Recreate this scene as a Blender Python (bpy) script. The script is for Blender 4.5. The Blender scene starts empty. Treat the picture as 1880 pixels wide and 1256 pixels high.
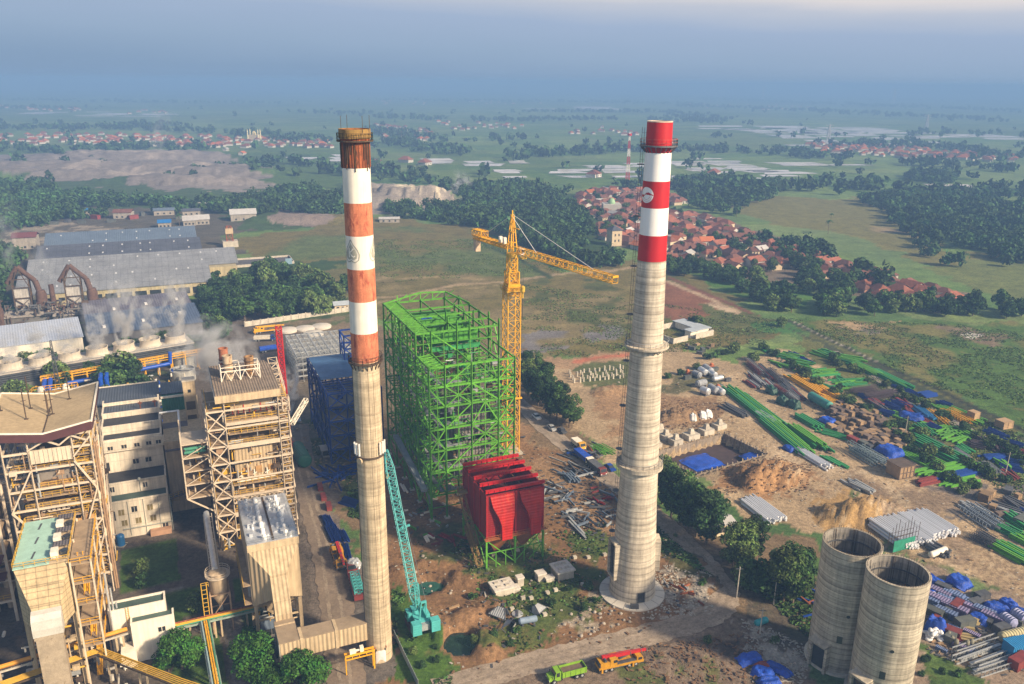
import bpy,bmesh,math,random
import numpy as np
from mathutils import Vector,Matrix
rad=math.radians
SC=bpy.context.scene
COL=SC.collection
random.seed(7);RNG=np.random.default_rng(7)

# ------------------------------------------------------------------ camera
PITCH,ROLL,CAMH,FPX=rad(17.52),rad(0.48),110.0,1513.0
cf=np.array([0,math.cos(PITCH),-math.sin(PITCH)])
cu0=np.array([0,math.sin(PITCH),math.cos(PITCH)])
cr=np.array([1.,0,0])*math.cos(ROLL)+cu0*math.sin(ROLL)
cu=cu0*math.cos(ROLL)-np.array([1.,0,0])*math.sin(ROLL)
cam=bpy.data.cameras.new('camera');cam_o=bpy.data.objects.new('camera',cam);COL.objects.link(cam_o)
cam.sensor_width=36;cam.lens=36*FPX/1880;cam.clip_start=1;cam.clip_end=60000
cam_o.matrix_world=Matrix(((cr[0],cu[0],-cf[0],0),(cr[1],cu[1],-cf[1],0),(cr[2],cu[2],-cf[2],CAMH),(0,0,0,1)))
SC.camera=cam_o

# ------------------------------------------------------------------ sky and sun
SUN_AZ=math.atan2(-0.50,0.86)      # the sun stands to the right and behind the camera
SUN_EL=rad(31)
sd=Vector((math.cos(SUN_AZ)*math.cos(SUN_EL),math.sin(SUN_AZ)*math.cos(SUN_EL),math.sin(SUN_EL)))
W=bpy.data.worlds.new('World');SC.world=W;W.use_nodes=True
nt=W.node_tree;N=nt.nodes;L=nt.links;N.clear()
out=N.new('ShaderNodeOutputWorld');bg=N.new('ShaderNodeBackground');bg.inputs[1].default_value=0.066
sky=N.new('ShaderNodeTexSky');sky.sky_type='NISHITA';sky.sun_disc=False
sky.sun_elevation=SUN_EL;sky.sun_rotation=math.pi/2-SUN_AZ
sky.air_density=1.3;sky.dust_density=4.0;sky.ozone_density=1.5;sky.altitude=100
tc=N.new('ShaderNodeTexCoord');sx=N.new('ShaderNodeSeparateXYZ');L.new(tc.outputs['Generated'],sx.inputs[0])
mp=N.new('ShaderNodeMapRange');mp.inputs[1].default_value=-0.02;mp.inputs[2].default_value=0.14
nz=N.new('ShaderNodeTexNoise');nz.inputs['Scale'].default_value=5;nz.inputs['Detail'].default_value=5
mpv=N.new('ShaderNodeMapping');mpv.inputs['Scale'].default_value=(1,1,7);L.new(tc.outputs['Generated'],mpv.inputs[0]);L.new(mpv.outputs[0],nz.inputs[0])
ma=N.new('ShaderNodeMath');ma.operation='MULTIPLY_ADD';ma.inputs[1].default_value=0.02;L.new(nz.outputs[0],ma.inputs[0])
mb_=N.new('ShaderNodeMath');mb_.operation='SUBTRACT';mb_.inputs[1].default_value=0.01;L.new(sx.outputs[2],mb_.inputs[0]);L.new(mb_.outputs[0],ma.inputs[2])
# thinner towards the right, where the evening sky is brighter and pinker
mr=N.new('ShaderNodeMath');mr.operation='MULTIPLY_ADD';mr.inputs[1].default_value=0.045;L.new(sx.outputs[0],mr.inputs[0]);L.new(ma.outputs[0],mr.inputs[2])
L.new(mr.outputs[0],mp.inputs[0])
rp=N.new('ShaderNodeValToRGB');L.new(mp.outputs[0],rp.inputs[0])
def stop(i,p,c):
    e=rp.color_ramp.elements[i]if i<2 else rp.color_ramp.elements.new(p)
    e.position=p;e.color=(*c,1)
stop(0,0.0,(2.22,3.23,4.66));stop(1,1.0,(8.91,8.26,7.92))
stop(2,0.13,(2.38,3.43,4.89));stop(3,0.33,(3.02,4.06,5.52));stop(4,0.54,(3.50,4.43,6.02));stop(5,.68,(5.10,5.48,6.37));stop(6,.76,(7.16,6.76,6.79))
fm=N.new('ShaderNodeMapRange');fm.interpolation_type='SMOOTHSTEP'
fm.inputs[1].default_value=0.10;fm.inputs[2].default_value=0.55;L.new(sx.outputs[2],fm.inputs[0])
mx=N.new('ShaderNodeMix');mx.data_type='RGBA';L.new(fm.outputs[0],mx.inputs[0]);L.new(rp.outputs[0],mx.inputs[6]);L.new(sky.outputs[0],mx.inputs[7])
L.new(mx.outputs[2],bg.inputs[0]);L.new(bg.outputs[0],out.inputs[0])
sl=bpy.data.lights.new('sun','SUN');sl.energy=5.0;sl.angle=rad(5);sl.color=(1.0,0.80,0.56)
so=bpy.data.objects.new('sun',sl);COL.objects.link(so);so.rotation_euler=sd.to_track_quat('Z','Y').to_euler()
SC.view_settings.view_transform='Standard';SC.view_settings.look='None'
SC.view_settings.exposure=0.67;SC.view_settings.gamma=1;SC.view_settings.use_curve_mapping=False
SC.cycles.max_bounces=5;SC.cycles.diffuse_bounces=2;SC.cycles.glossy_bounces=2;SC.cycles.transparent_max_bounces=8
SC.cycles.volume_bounces=1

# ------------------------------------------------------------------ coordinates
PA=rad(23)                                   # the plant's own grid is turned 23 degrees
E1=np.array([math.cos(PA),math.sin(PA),0]);E2=np.array([-math.sin(PA),math.cos(PA),0])
def px(x,y,z=0.0):
    d=cf+cr*((x-940)/FPX)-cu*((y-628)/FPX)
    t=(z-CAMH)/d[2]
    return np.array([d[0]*t,d[1]*t,z])
def uv(u,v,z=0.0):
    p=u*E1+v*E2;return np.array([p[0],p[1],z])
def ang(a,b):
    d=np.array(b)-np.array(a);return math.atan2(d[1],d[0])

# ------------------------------------------------------------------ object helpers
def tag(o,label=None,cat=None,group=None,kind=None):
    if label:o['label']=label
    if cat:o['category']=cat
    if group:o['group']=group
    if kind:o['kind']=kind
    return o
def thing(name,label,cat,loc=(0,0,0),rz=0.0,group=None,s=1.0):
    o=bpy.data.objects.new(name,None);o.empty_display_size=0.5;COL.objects.link(o)
    o.location=loc;o.rotation_euler=(0,0,rz);o.scale=(s,s,s)
    return tag(o,label,cat,group)
def plant(name,label,cat,u,v,group=None,z=0.0):
    return thing(name,label,cat,uv(u,v,z),PA,group)
def copy_tree(o,loc,rz,label=None,s=None,group=None):
    c=o.copy();COL.objects.link(c);c.location=loc;c.rotation_euler=(0,0,rz)
    if s:c.scale=s if hasattr(s,'__len__')else(s,s,s)
    if label:c['label']=label
    if group:c['group']=group
    for ch in KIDS.get(o.name,[]):
        d=ch.copy();COL.objects.link(d);d.parent=c
        for g in KIDS.get(ch.name,[]):
            e=g.copy();COL.objects.link(e);e.parent=d
    return c
KIDS={}
class MB:
    def __init__(s):s.v=[];s.f=[];s.n=0
    def add(s,vs,fs):
        n=s.n;s.v.extend([tuple(map(float,q))for q in vs]);s.f.extend([tuple(i+n for i in f)for f in fs]);s.n+=len(vs);return s
    def box(s,x0,x1,y0,y1,z0,z1):
        return s.add([(x0,y0,z0),(x1,y0,z0),(x1,y1,z0),(x0,y1,z0),(x0,y0,z1),(x1,y0,z1),(x1,y1,z1),(x0,y1,z1)],
                     [(0,3,2,1),(4,5,6,7),(0,1,5,4),(1,2,6,5),(2,3,7,6),(3,0,4,7)])
    def bar(s,p,q,w,h=None):
        h=h or w;p=Vector(p);q=Vector(q);d=(q-p)
        if d.length<1e-6:return s
        d.normalize();up=Vector((0,0,1))if abs(d.z)<0.95 else Vector((1,0,0))
        a=d.cross(up).normalized()*(w/2);b=a.cross(d).normalized()*(h/2)
        return s.add([p-a-b,p+a-b,p+a+b,p-a+b,q-a-b,q+a-b,q+a+b,q-a+b],
                     [(0,3,2,1),(4,5,6,7),(0,1,5,4),(1,2,6,5),(2,3,7,6),(3,0,4,7)])
    def ibar(s,p,q,w,h):      # an I section: two flanges and a web
        p=Vector(p);q=Vector(q);z=Vector((0,0,h/2-.04))
        s.bar(p+z,q+z,w,.08);s.bar(p-z,q-z,w,.08);return s.bar(p,q,.06,h-.16)
    def tube(s,p,q,r,n=8,r2=None,cap=True):
        r2=r if r2 is None else r2;p=Vector(p);q=Vector(q);d=(q-p).normalized()
        up=Vector((0,0,1))if abs(d.z)<0.95 else Vector((1,0,0));a=d.cross(up).normalized();b=a.cross(d)
        vs=[]
        for c,rr in((p,r),(q,r2)):
            for i in range(n):
                t=2*math.pi*i/n;vs.append(c+a*(rr*math.cos(t))+b*(rr*math.sin(t)))
        fs=[(i,(i+1)%n,n+(i+1)%n,n+i)for i in range(n)]
        if cap:fs+=[tuple(range(n-1,-1,-1)),tuple(range(n,2*n))]
        return s.add(vs,fs)
    def path(s,pts,r,n=8):
        for a,b in zip(pts,pts[1:]):s.tube(a,b,r,n)
        return s
    def lathe(s,prof,n=32,c=(0,0,0),close=False,cap=True):
        vs=[]
        for r,z in prof:
            for i in range(n):
                t=2*math.pi*i/n;vs.append((c[0]+r*math.cos(t),c[1]+r*math.sin(t),c[2]+z))
        m=len(prof);fs=[]
        for k in range(m-1 if not close else m):
            k2=(k+1)%m
            for i in range(n):
                j=(i+1)%n;fs.append((k*n+i,k*n+j,k2*n+j,k2*n+i))
        if not close and cap:
            if prof[0][0]>1e-4:fs.append(tuple(range(n-1,-1,-1)))
            if prof[-1][0]>1e-4:fs.append(tuple((m-1)*n+i for i in range(n)))
        return s.add(vs,fs)
    def prism(s,poly,z0,z1):
        n=len(poly);vs=[(x,y,z0)for x,y in poly]+[(x,y,z1)for x,y in poly]
        return s.add(vs,[tuple(range(n-1,-1,-1)),tuple(range(n,2*n))]+[(i,(i+1)%n,n+(i+1)%n,n+i)for i in range(n)])
    def xprism(s,poly,x0,x1):   # poly in (y, z), extruded along x
        n=len(poly);vs=[(x0,y,z)for y,z in poly]+[(x1,y,z)for y,z in poly]
        return s.add(vs,[tuple(range(n)),tuple(range(2*n-1,n-1,-1))]+[(i,n+i,n+(i+1)%n,(i+1)%n)for i in range(n)])
    def yprism(s,poly,y0,y1):   # poly in (x, z), extruded along y
        n=len(poly);vs=[(x,y0,z)for x,z in poly]+[(x,y1,z)for x,z in poly]
        return s.add(vs,[tuple(range(n)),tuple(range(2*n-1,n-1,-1))]+[(i,n+i,n+(i+1)%n,(i+1)%n)for i in range(n)])
    def loft(s,a,b):             # two closed rings of equal length, capped
        n=len(a);return s.add(list(a)+list(b),[tuple(range(n-1,-1,-1)),tuple(range(n,2*n))]+[(i,(i+1)%n,n+(i+1)%n,n+i)for i in range(n)])
    def frustum(s,x0,x1,y0,y1,z0,X0,X1,Y0,Y1,Z1):
        return s.loft([(x0,y0,z0),(x1,y0,z0),(x1,y1,z0),(x0,y1,z0)],[(X0,Y0,Z1),(X1,Y0,Z1),(X1,Y1,Z1),(X0,Y1,Z1)])
    def rail(s,pts,h=1.1,w=.07,step=2.0,loop=False):   # handrail with posts along a 3-D polyline
        if loop:pts=list(pts)+[pts[0]]
        for a,b in zip(pts,pts[1:]):
            a=Vector(a);b=Vector(b);k=max(1,int((b-a).length/step))
            for z in(h,h*.5):s.bar(a+Vector((0,0,z)),b+Vector((0,0,z)),w)
            for i in range(k+1):
                p=a.lerp(b,i/k);s.bar(p,p+Vector((0,0,h)),w)
        return s
    def build(s,name,m,parent=None,smooth=False,loc=None,fixn=True):
        me=bpy.data.meshes.new(name);me.from_pydata(s.v,[],s.f)
        if fixn:
            b=bmesh.new();b.from_mesh(me);bmesh.ops.recalc_face_normals(b,faces=b.faces);b.to_mesh(me);b.free()
        if smooth:me.shade_smooth()
        o=bpy.data.objects.new(name,me);COL.objects.link(o);me.materials.append(m)
        if parent:o.parent=parent;KIDS.setdefault(parent.name,[]).append(o)
        if loc is not None:o.location=loc
        return o
def soft(o,a=35):
    o.data.shade_smooth();o.data.set_sharp_from_angle(angle=rad(a));return o

# ------------------------------------------------------------------ materials
MATS={}
def M(name,col,var=.25,scale=.6,rough=.75,metal=0.,streak=0.,rust=None,ramt=.5,bands=0.,bump=0.,wave=None,rnd=0.,spec=.4,fine=0.,seams=()):
    """Weathered surface: mottling, vertical streaks, rust patches, pour bands or corrugation, all in object space."""
    if name in MATS:return MATS[name]
    m=bpy.data.materials.new(name);m.use_nodes=True;t=m.node_tree;n=t.nodes;l=t.links
    b=n['Principled BSDF'];b.inputs['Roughness'].default_value=rough;b.inputs['Metallic'].default_value=metal;b.inputs['Specular IOR Level'].default_value=spec
    co=n.new('ShaderNodeTexCoord').outputs['Object']
    def noise(sc,vec=(1,1,1),det=5,dist=0.):
        mpn=n.new('ShaderNodeMapping');mpn.inputs['Scale'].default_value=vec;l.new(co,mpn.inputs[0])
        q=n.new('ShaderNodeTexNoise');q.inputs['Scale'].default_value=sc;q.inputs['Detail'].default_value=det;q.inputs['Roughness'].default_value=.65;q.inputs['Distortion'].default_value=dist
        l.new(mpn.outputs[0],q.inputs[0]);return q.outputs[0]
    def rng(v,a,c,d,e):
        q=n.new('ShaderNodeMapRange');q.inputs[1].default_value=a;q.inputs[2].default_value=c;q.inputs[3].default_value=d;q.inputs[4].default_value=e;l.new(v,q.inputs[0]);return q.outputs[0]
    def math_(op,a,c):
        q=n.new('ShaderNodeMath');q.operation=op
        for i,v in enumerate((a,c)):
            if isinstance(v,(int,float)):q.inputs[i].default_value=v
            else:l.new(v,q.inputs[i])
        return q.outputs[0]
    f=rng(noise(scale),.3,.7,1-var,1+var)
    if fine:f=math_('MULTIPLY',f,rng(noise(scale*9,det=3),.3,.7,1-fine,1+fine))
    if streak:f=math_('MULTIPLY',f,rng(noise(1.6,(1,1,.06),6),.35,.65,1-streak,1+streak*.6))
    if bands:f=math_('MULTIPLY',f,rng(noise(.55,(.03,.03,1.6),6,.4),.35,.65,1-bands,1+bands*.6))
    if rnd:
        oi=n.new('ShaderNodeObjectInfo');f=math_('MULTIPLY',f,rng(oi.outputs['Random'],0,1,1-rnd,1+rnd))
    for ax,pit,wd,dk in seams:      # pour joints and panel seams
        sp=n.new('ShaderNodeSeparateXYZ');l.new(co,sp.inputs[0]);fr=math_('FRACT',math_('ADD',math_('DIVIDE',sp.outputs['XYZ'.index(ax)],pit),math_('MULTIPLY',noise(.4,det=2),.08)),0)
        f=math_('MULTIPLY',f,rng(fr,0,wd/pit,dk,1))
    rgb=n.new('ShaderNodeRGB');rgb.outputs[0].default_value=(*col,1)
    vm=n.new('ShaderNodeVectorMath');vm.operation='SCALE';l.new(rgb.outputs[0],vm.inputs[0]);l.new(f,vm.inputs[3])
    c=vm.outputs[0]
    if rust:
        mxn=n.new('ShaderNodeMix');mxn.data_type='RGBA'
        rn=math_('ADD',math_('MULTIPLY',noise(.9,(1,1,.35),8,.6),.7),math_('MULTIPLY',noise(5.,(1,1,.3),4),.3))
        l.new(rng(rn,.62-ramt*.22,.70-ramt*.18,0,1),mxn.inputs[0]);l.new(c,mxn.inputs[6]);mxn.inputs[7].default_value=(*rust,1);c=mxn.outputs[2]
    l.new(c,b.inputs['Base Color'])
    hgt=None
    if wave:       # corrugation or slats: (axis, pitch in m, depth)
        ax,pit,dep=wave
        sp=n.new('ShaderNodeSeparateXYZ');l.new(co,sp.inputs[0])
        hgt=math_('SINE',math_('MULTIPLY',sp.outputs['XYZ'.index(ax)],2*math.pi/pit),0);bd,bs=dep,1.
    elif bump:hgt=noise(scale*6);bd,bs=bump,.6
    if hgt is not None:
        bp=n.new('ShaderNodeBump');bp.inputs['Strength'].default_value=bs;bp.inputs['Distance'].default_value=bd;l.new(hgt,bp.inputs['Height']);l.new(bp.outputs[0],b.inputs['Normal'])
    MATS[name]=m;return m
RUST=(.16,.065,.03)
conc_old=M('old_concrete',(.53,.425,.285),.22,.25,.9,streak=.3,bands=.3,rust=(.16,.11,.07),ramt=-.15,fine=.12,bump=.03,seams=(('Z',1.6,.2,.75),))
conc_new=M('new_concrete',(.55,.485,.385),.16,.2,.9,streak=.22,bands=.36,rust=(.20,.17,.13),ramt=-.05,fine=.12,bump=.03,seams=(('Z',1.5,.3,.55),))
conc_silo=M('silo_concrete',(.47,.415,.325),.18,.2,.9,streak=.24,bands=.42,rust=(.17,.15,.12),ramt=.05,fine=.15,bump=.03,seams=(('Z',1.2,.3,.5),))
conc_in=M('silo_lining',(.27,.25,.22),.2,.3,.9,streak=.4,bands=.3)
conc_raw=M('raw_concrete',(.46,.42,.35),.25,.6,.9,rust=(.15,.12,.09),ramt=.1,fine=.15,rnd=.15)
conc_dark=M('dark_concrete',(.13,.12,.11),.3,.5,.9,fine=.2)
white_old=M('aged_white_paint',(.78,.72,.61),.08,.5,.8,streak=.12,rust=(.38,.30,.20),ramt=-.25)
orange_old=M('faded_orange_paint',(.56,.185,.09),.25,.6,.8,streak=.3,rust=(.30,.06,.035),ramt=.45,fine=.15)
rust_band=M('rusty_sheet',(.30,.09,.035),.3,.6,.85,streak=.4,rust=(.06,.03,.02),ramt=.5,fine=.2)
rust_dark=M('dark_rusty_steel',(.075,.052,.035),.4,1.,.85,rust=(.16,.09,.03),ramt=.4)
red_new=M('fresh_red_paint',(.46,.010,.014),.08,.4,.5,streak=.06)
white_new=M('fresh_white_paint',(.86,.84,.80),.04,.4,.55,streak=.04)
grey_mark=M('grey_marking',(.36,.35,.28),.15,2,.8)
steel=M('galvanised_steel',(.40,.42,.43),.2,.8,.5,.3,rnd=.12)
steel_dk=M('dark_steel',(.10,.105,.115),.3,.8,.6,.2,rnd=.2)
green_st=M('green_steel',(.105,.335,.03),.3,.5,.55,rust=(.13,.10,.03),ramt=-.12,rnd=.16)
green_dk=M('deep_green_steel',(.035,.25,.075),.25,.5,.55,rnd=.2,rust=(.06,.07,.03),ramt=-.2)
green_plate=M('green_plate_girder',(.075,.28,.03),.15,.4,.5,rnd=.12)
blue_st=M('blue_steel',(.010,.05,.27),.3,.6,.5,rnd=.2)
blue_deck=M('blue_decking',(.06,.15,.32),.2,.5,.5,wave=('Y',.9,.12))
yellow=M('yellow_paint',(.72,.37,.015),.15,.6,.5,rust=(.28,.13,.03),ramt=-.2)
yellow_dull=M('worn_yellow_paint',(.60,.36,.04),.2,.8,.6,rust=(.22,.12,.05),ramt=0)
cream_st=M('cream_steelwork',(.60,.50,.38),.15,.5,.7,rust=(.25,.14,.07),ramt=.05,rnd=.08)
tan_sheet=M('tan_cladding',(.47,.36,.225),.15,.3,.8,streak=.22,wave=('X',.8,.06),rust=(.22,.12,.06),ramt=-.1)
tan_flat=M('tan_plate',(.53,.41,.26),.15,.4,.8,streak=.25,rust=(.30,.18,.08),ramt=.0,fine=.1)
tan_tile=M('tan_insulation_panels',(.50,.385,.225),.18,.5,.8,streak=.2,seams=(('Z',1.0,.2,.4),('X',1.7,.2,.5),('Y',1.7,.2,.5)),rust=(.20,.14,.08),ramt=.05,fine=.1)
roof_sand=M('sandy_flat_roof',(.42,.32,.19),.12,.15,.9,rust=(.26,.15,.07),ramt=-.1,fine=.15)
maroon=M('maroon_fascia',(.085,.032,.032),.2,.5,.7)
offwhite=M('offwhite_render',(.70,.62,.50),.10,.25,.85,streak=.20,rust=(.35,.28,.20),ramt=-.25,fine=.06,seams=(('Z',3.3,.2,.7),('X',3.6,.18,.75)))
roof_black=M('tarred_roof',(.045,.047,.052),.3,.4,.85,rust=(.13,.12,.11),ramt=.1,fine=.3)
roof_green=M('green_roof',(.06,.10,.085),.25,.4,.7,fine=.15)
roof_grey=M('dark_grey_roof',(.075,.09,.115),.15,.2,.6,wave=('X',.7,.05))
glass=M('dark_glazing_and_void',(.03,.035,.04),.2,1,.15,spec=.8)
glass_y=M('dusty_glazing',(.25,.20,.09),.3,1,.3)
mint=M('mint_roof_sheet',(.36,.56,.47),.14,.5,.6,rust=(.30,.33,.22),ramt=0,fine=.1)
alu=M('aluminium_jacket',(.62,.64,.66),.18,.8,.4,.5,rust=(.3,.28,.25),ramt=-.15)
slate=M('blue_grey_sheet',(.12,.16,.22),.15,.1,.5,wave=('X',1.1,.05),fine=.1)
sheet_gr=M('grey_asbestos_sheet',(.215,.23,.255),.2,.12,.8,streak=.1,fine=.18,seams=(('X',3.4,.5,.72),('Y',5.2,.7,.7)))
sheet_dk=M('dark_asbestos_sheet',(.08,.09,.118),.22,.12,.75,fine=.18,seams=(('X',3.4,.5,.72),('Y',5.2,.7,.7)))
cyan=M('turquoise_paint',(.085,.42,.42),.15,.6,.45,rnd=.05,rust=(.13,.12,.08),ramt=-.1)
rubber=M('tyre_rubber',(.022,.022,.024),.3,2,.9)
red_box=M('crimson_casing',(.235,.008,.010),.2,.4,.55,streak=.25,rust=(.14,.015,.015),ramt=.35,wave=('Z',.55,.015))
red_duct=M('scarlet_duct',(.42,.014,.009),.2,.5,.5,streak=.2,rust=(.42,.10,.01),ramt=.15,wave=('Z',.7,.02))  # duct paint, a brighter red than the casing
rust_hop=M('rusty_hopper',(.34,.12,.035),.25,.6,.75,rust=(.20,.07,.02),ramt=.4)
tarp=M('blue_tarpaulin',(.012,.07,.44),.3,.7,.4,bump=.4,fine=.3,rnd=.25,rust=(.10,.12,.16),ramt=.1)
lime=M('lime_truck_paint',(.20,.38,.03),.2,.8,.5,rust=(.16,.12,.07),ramt=.1,fine=.12)
crane_red=M('crane_red_paint',(.46,.02,.022),.2,.8,.5,rust=(.14,.08,.05),ramt=-.05)
wood=M('crate_wood',(.31,.21,.12),.25,.6,.85,rnd=.35,wave=('Z',.35,.03))
wood_dk=M('dark_crate_wood',(.14,.105,.085),.3,.6,.85,rnd=.35)
drab=M('drab_container',(.10,.11,.10),.25,.6,.7,rnd=.25)
purple=M('striped_wrapping',(.20,.17,.30),.35,1.6,.5,rnd=.2,wave=('X',.5,.05))
brickred=M('dark_red_casing',(.20,.04,.035),.25,.6,.6,rnd=.2)
fabric_w=M('white_sacking',(.74,.74,.74),.15,1.5,.7,rnd=.06)

def clutter(root,name,b,n,mats,seed,r0=.08,r1=.22,l0=1.,l1=5.):
    q=random.Random(seed)
    for k,mm in enumerate(mats):
        m=MB()
        for i in range(n//len(mats)):
            p=[q.uniform(b[2*j],b[2*j+1])for j in range(3)];ax=q.choice((0,0,1,2,2));e=list(p);e[ax]=min(max(e[ax]+q.choice((-1,1))*q.uniform(l0,l1),b[2*ax]),b[2*ax+1]);r_=q.uniform(r0,r1)
            if q.random()<.16:s_=q.uniform(.3,.8);m.box(p[0]-s_,p[0]+s_,p[1]-s_*.6,p[1]+s_*.6,p[2],p[2]+s_*1.4)
            elif abs(e[ax]-p[ax])>.3:m.tube(p,e,r_,6)
        m.build(name,mm,root)['kind']='stuff'
# ================================================================== ground
def _h(ix,iy,s):
    n=(ix.astype(np.int64)*374761393+iy.astype(np.int64)*668265263+s*974711)&0xFFFFFFFF
    n=((n^(n>>13))*1274126177)&0xFFFFFFFF
    return((n^(n>>16))&0xFFFF)/65535.0
def vnoise(x,y,s=0):
    ix=np.floor(x);iy=np.floor(y);fx=x-ix;fy=y-iy
    fx=fx*fx*(3-2*fx);fy=fy*fy*(3-2*fy)
    a=_h(ix,iy,s);b=_h(ix+1,iy,s);c=_h(ix,iy+1,s);d=_h(ix+1,iy+1,s)
    return(a*(1-fx)+b*fx)*(1-fy)+(c*(1-fx)+d*fx)*fy
def fbm(x,y,s=0,o=4):
    t=0;a=.5
    for k in range(o):t=t+a*vnoise(x*2**k,y*2**k,s+k*17);a*=.5
    return t/(1-.5**o)
def inpoly(X,Y,P):
    r=np.zeros(X.shape,bool);n=len(P)
    for i in range(n):
        x0,y0=P[i];x1,y1=P[(i+1)%n]
        if y0==y1:continue
        c=((y0>Y)!=(y1>Y))&(X<(x1-x0)*(Y-y0)/(y1-y0)+x0);r^=c
    return r
def W2(pts):return[tuple(px(x,y)[:2])for x,y in pts]
def segdist(X,Y,pts):
    d=np.full(X.shape,1e9)
    for(x0,y0),(x1,y1)in zip(pts,pts[1:]):
        l2=(x1-x0)**2+(y1-y0)**2+1e-9
        t=np.clip(((X-x0)*(x1-x0)+(Y-y0)*(y1-y0))/l2,0,1)
        d=np.minimum(d,np.hypot(X-x0-t*(x1-x0),Y-y0-t*(y1-y0)))
    return d
# mounds and pits: px centre, semi axes in m, height, turn, roughness
MOUNDS=[((1408,880),13.5,5.2,4.6,38,.55),((1372,872),7,4.5,3.0,38,.6),((1445,880),8,5,3.6,30,.6),((1580,945),13.5,5.6,4.2,22,.55),((1530,945),6,5,2.6,22,.6),((1635,945),6,4.5,2.8,22,.6),
          ((1250,765),8,6,2.8,20,.7),((1120,718),9,5,1.6,20,.7),
          ((180,312),260,70,10,5,.5),((60,322),150,50,8,0,.5),((390,318),130,45,8,-5,.6),((250,292),200,60,11,5,.4),((330,335),120,30,8,0,.6),
          ((755,368),58,30,15,-10,.7),((690,375),50,30,8,0,.6),((580,405),70,22,5,0,.4),((700,352),60,26,8,0,.6),
          ((860,1130),6,3,1.3,20,.9),((805,1160),2.5,4,1.2,20,.9),((890,1185),4,6,1.4,20,.9),((735,1050),4,3,1.2,0,.9),((850,1065),4.5,4,1.2,0,.9),((790,1035),6,2.2,1.1,20,.9),
          ((900,1110),5,4,.7,0,.9),((1290,1070),5,5,.7,0,.9),((1260,1030),6,4,.6,0,.9),((1400,1165),9,4,.6,-40,.8),((1250,1210),10,6,.8,0,.8)]
PITS=[((784,1074),3.9,2.6,2.2,15),((846,1176),3.5,3.9,2.6,15)]
PITBOX=W2([(1196,832),(1330,796),(1408,834),(1278,872)])
ROADS={}
chim_road=[(948,735),(1000,785),(1060,835),(1120,880),(1200,945),(1260,1000),(1302,1045),(1330,1085),(1322,1115),(1275,1142),(1180,1168),(1050,1200),(930,1230),(800,1268)]
left_road=[(545,780),(556,860),(576,930),(596,1000),(612,1080),(622,1150),(630,1210),(640,1300)]
yard_road=[(1530,645),(1600,690),(1690,742),(1780,790),(1880,850),(1960,890)]
def height(X,Y):
    Z=np.zeros(X.shape)
    for(c,a,b,h,t,ro)in MOUNDS:
        p=px(*c);ca,sa=math.cos(rad(t)),math.sin(rad(t))
        u=((X-p[0])*ca+(Y-p[1])*sa)/a;v=(-(X-p[0])*sa+(Y-p[1])*ca)/b
        m=u*u+v*v<4
        if not m.any():continue
        k=6./min(a,b)if min(a,b)>15 else .55
        w=(fbm(X[m]*k,Y[m]*k,5,5)-.5)*ro
        q=1-np.sqrt(u[m]**2+v[m]**2)*(1+w)
        q=np.clip(q*1.6,0,1);q=q*q*(3-2*q)
        rg=fbm(X[m]*.9+40,Y[m]*.9,9,4)if min(a,b)<15 else fbm(X[m]*.06,Y[m]*.06,9,5)
        Z[m]=np.maximum(Z[m],h*q*(.62+.76*rg))
    for(c,a,b,h,t)in PITS:
        p=px(*c);ca,sa=math.cos(rad(t)),math.sin(rad(t))
        u=((X-p[0])*ca+(Y-p[1])*sa)/a;v=(-(X-p[0])*sa+(Y-p[1])*ca)/b
        q=np.clip((1.12-np.hypot(u,v))*5,0,1);Z=Z*(1-q)-h*q
    m=inpoly(X,Y,PITBOX);Z[m]=-3.0
    return Z
MAST_D={}
NA,NR=860,760
aa=np.linspace(rad(90+60),rad(90-60),NA);rr=62*np.exp(np.linspace(0,math.log(24000/62.),NR))
rr=np.concatenate(([1.0,25.0],rr));NR=len(rr)
AX,RX=np.meshgrid(aa,rr);GX=(RX*np.cos(AX)).ravel();GY=(RX*np.sin(AX)).ravel()
near=np.hypot(GX,GY)<2600
GZ=np.zeros(GX.shape);GZ[near]=height(GX[near],GY[near])
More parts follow.
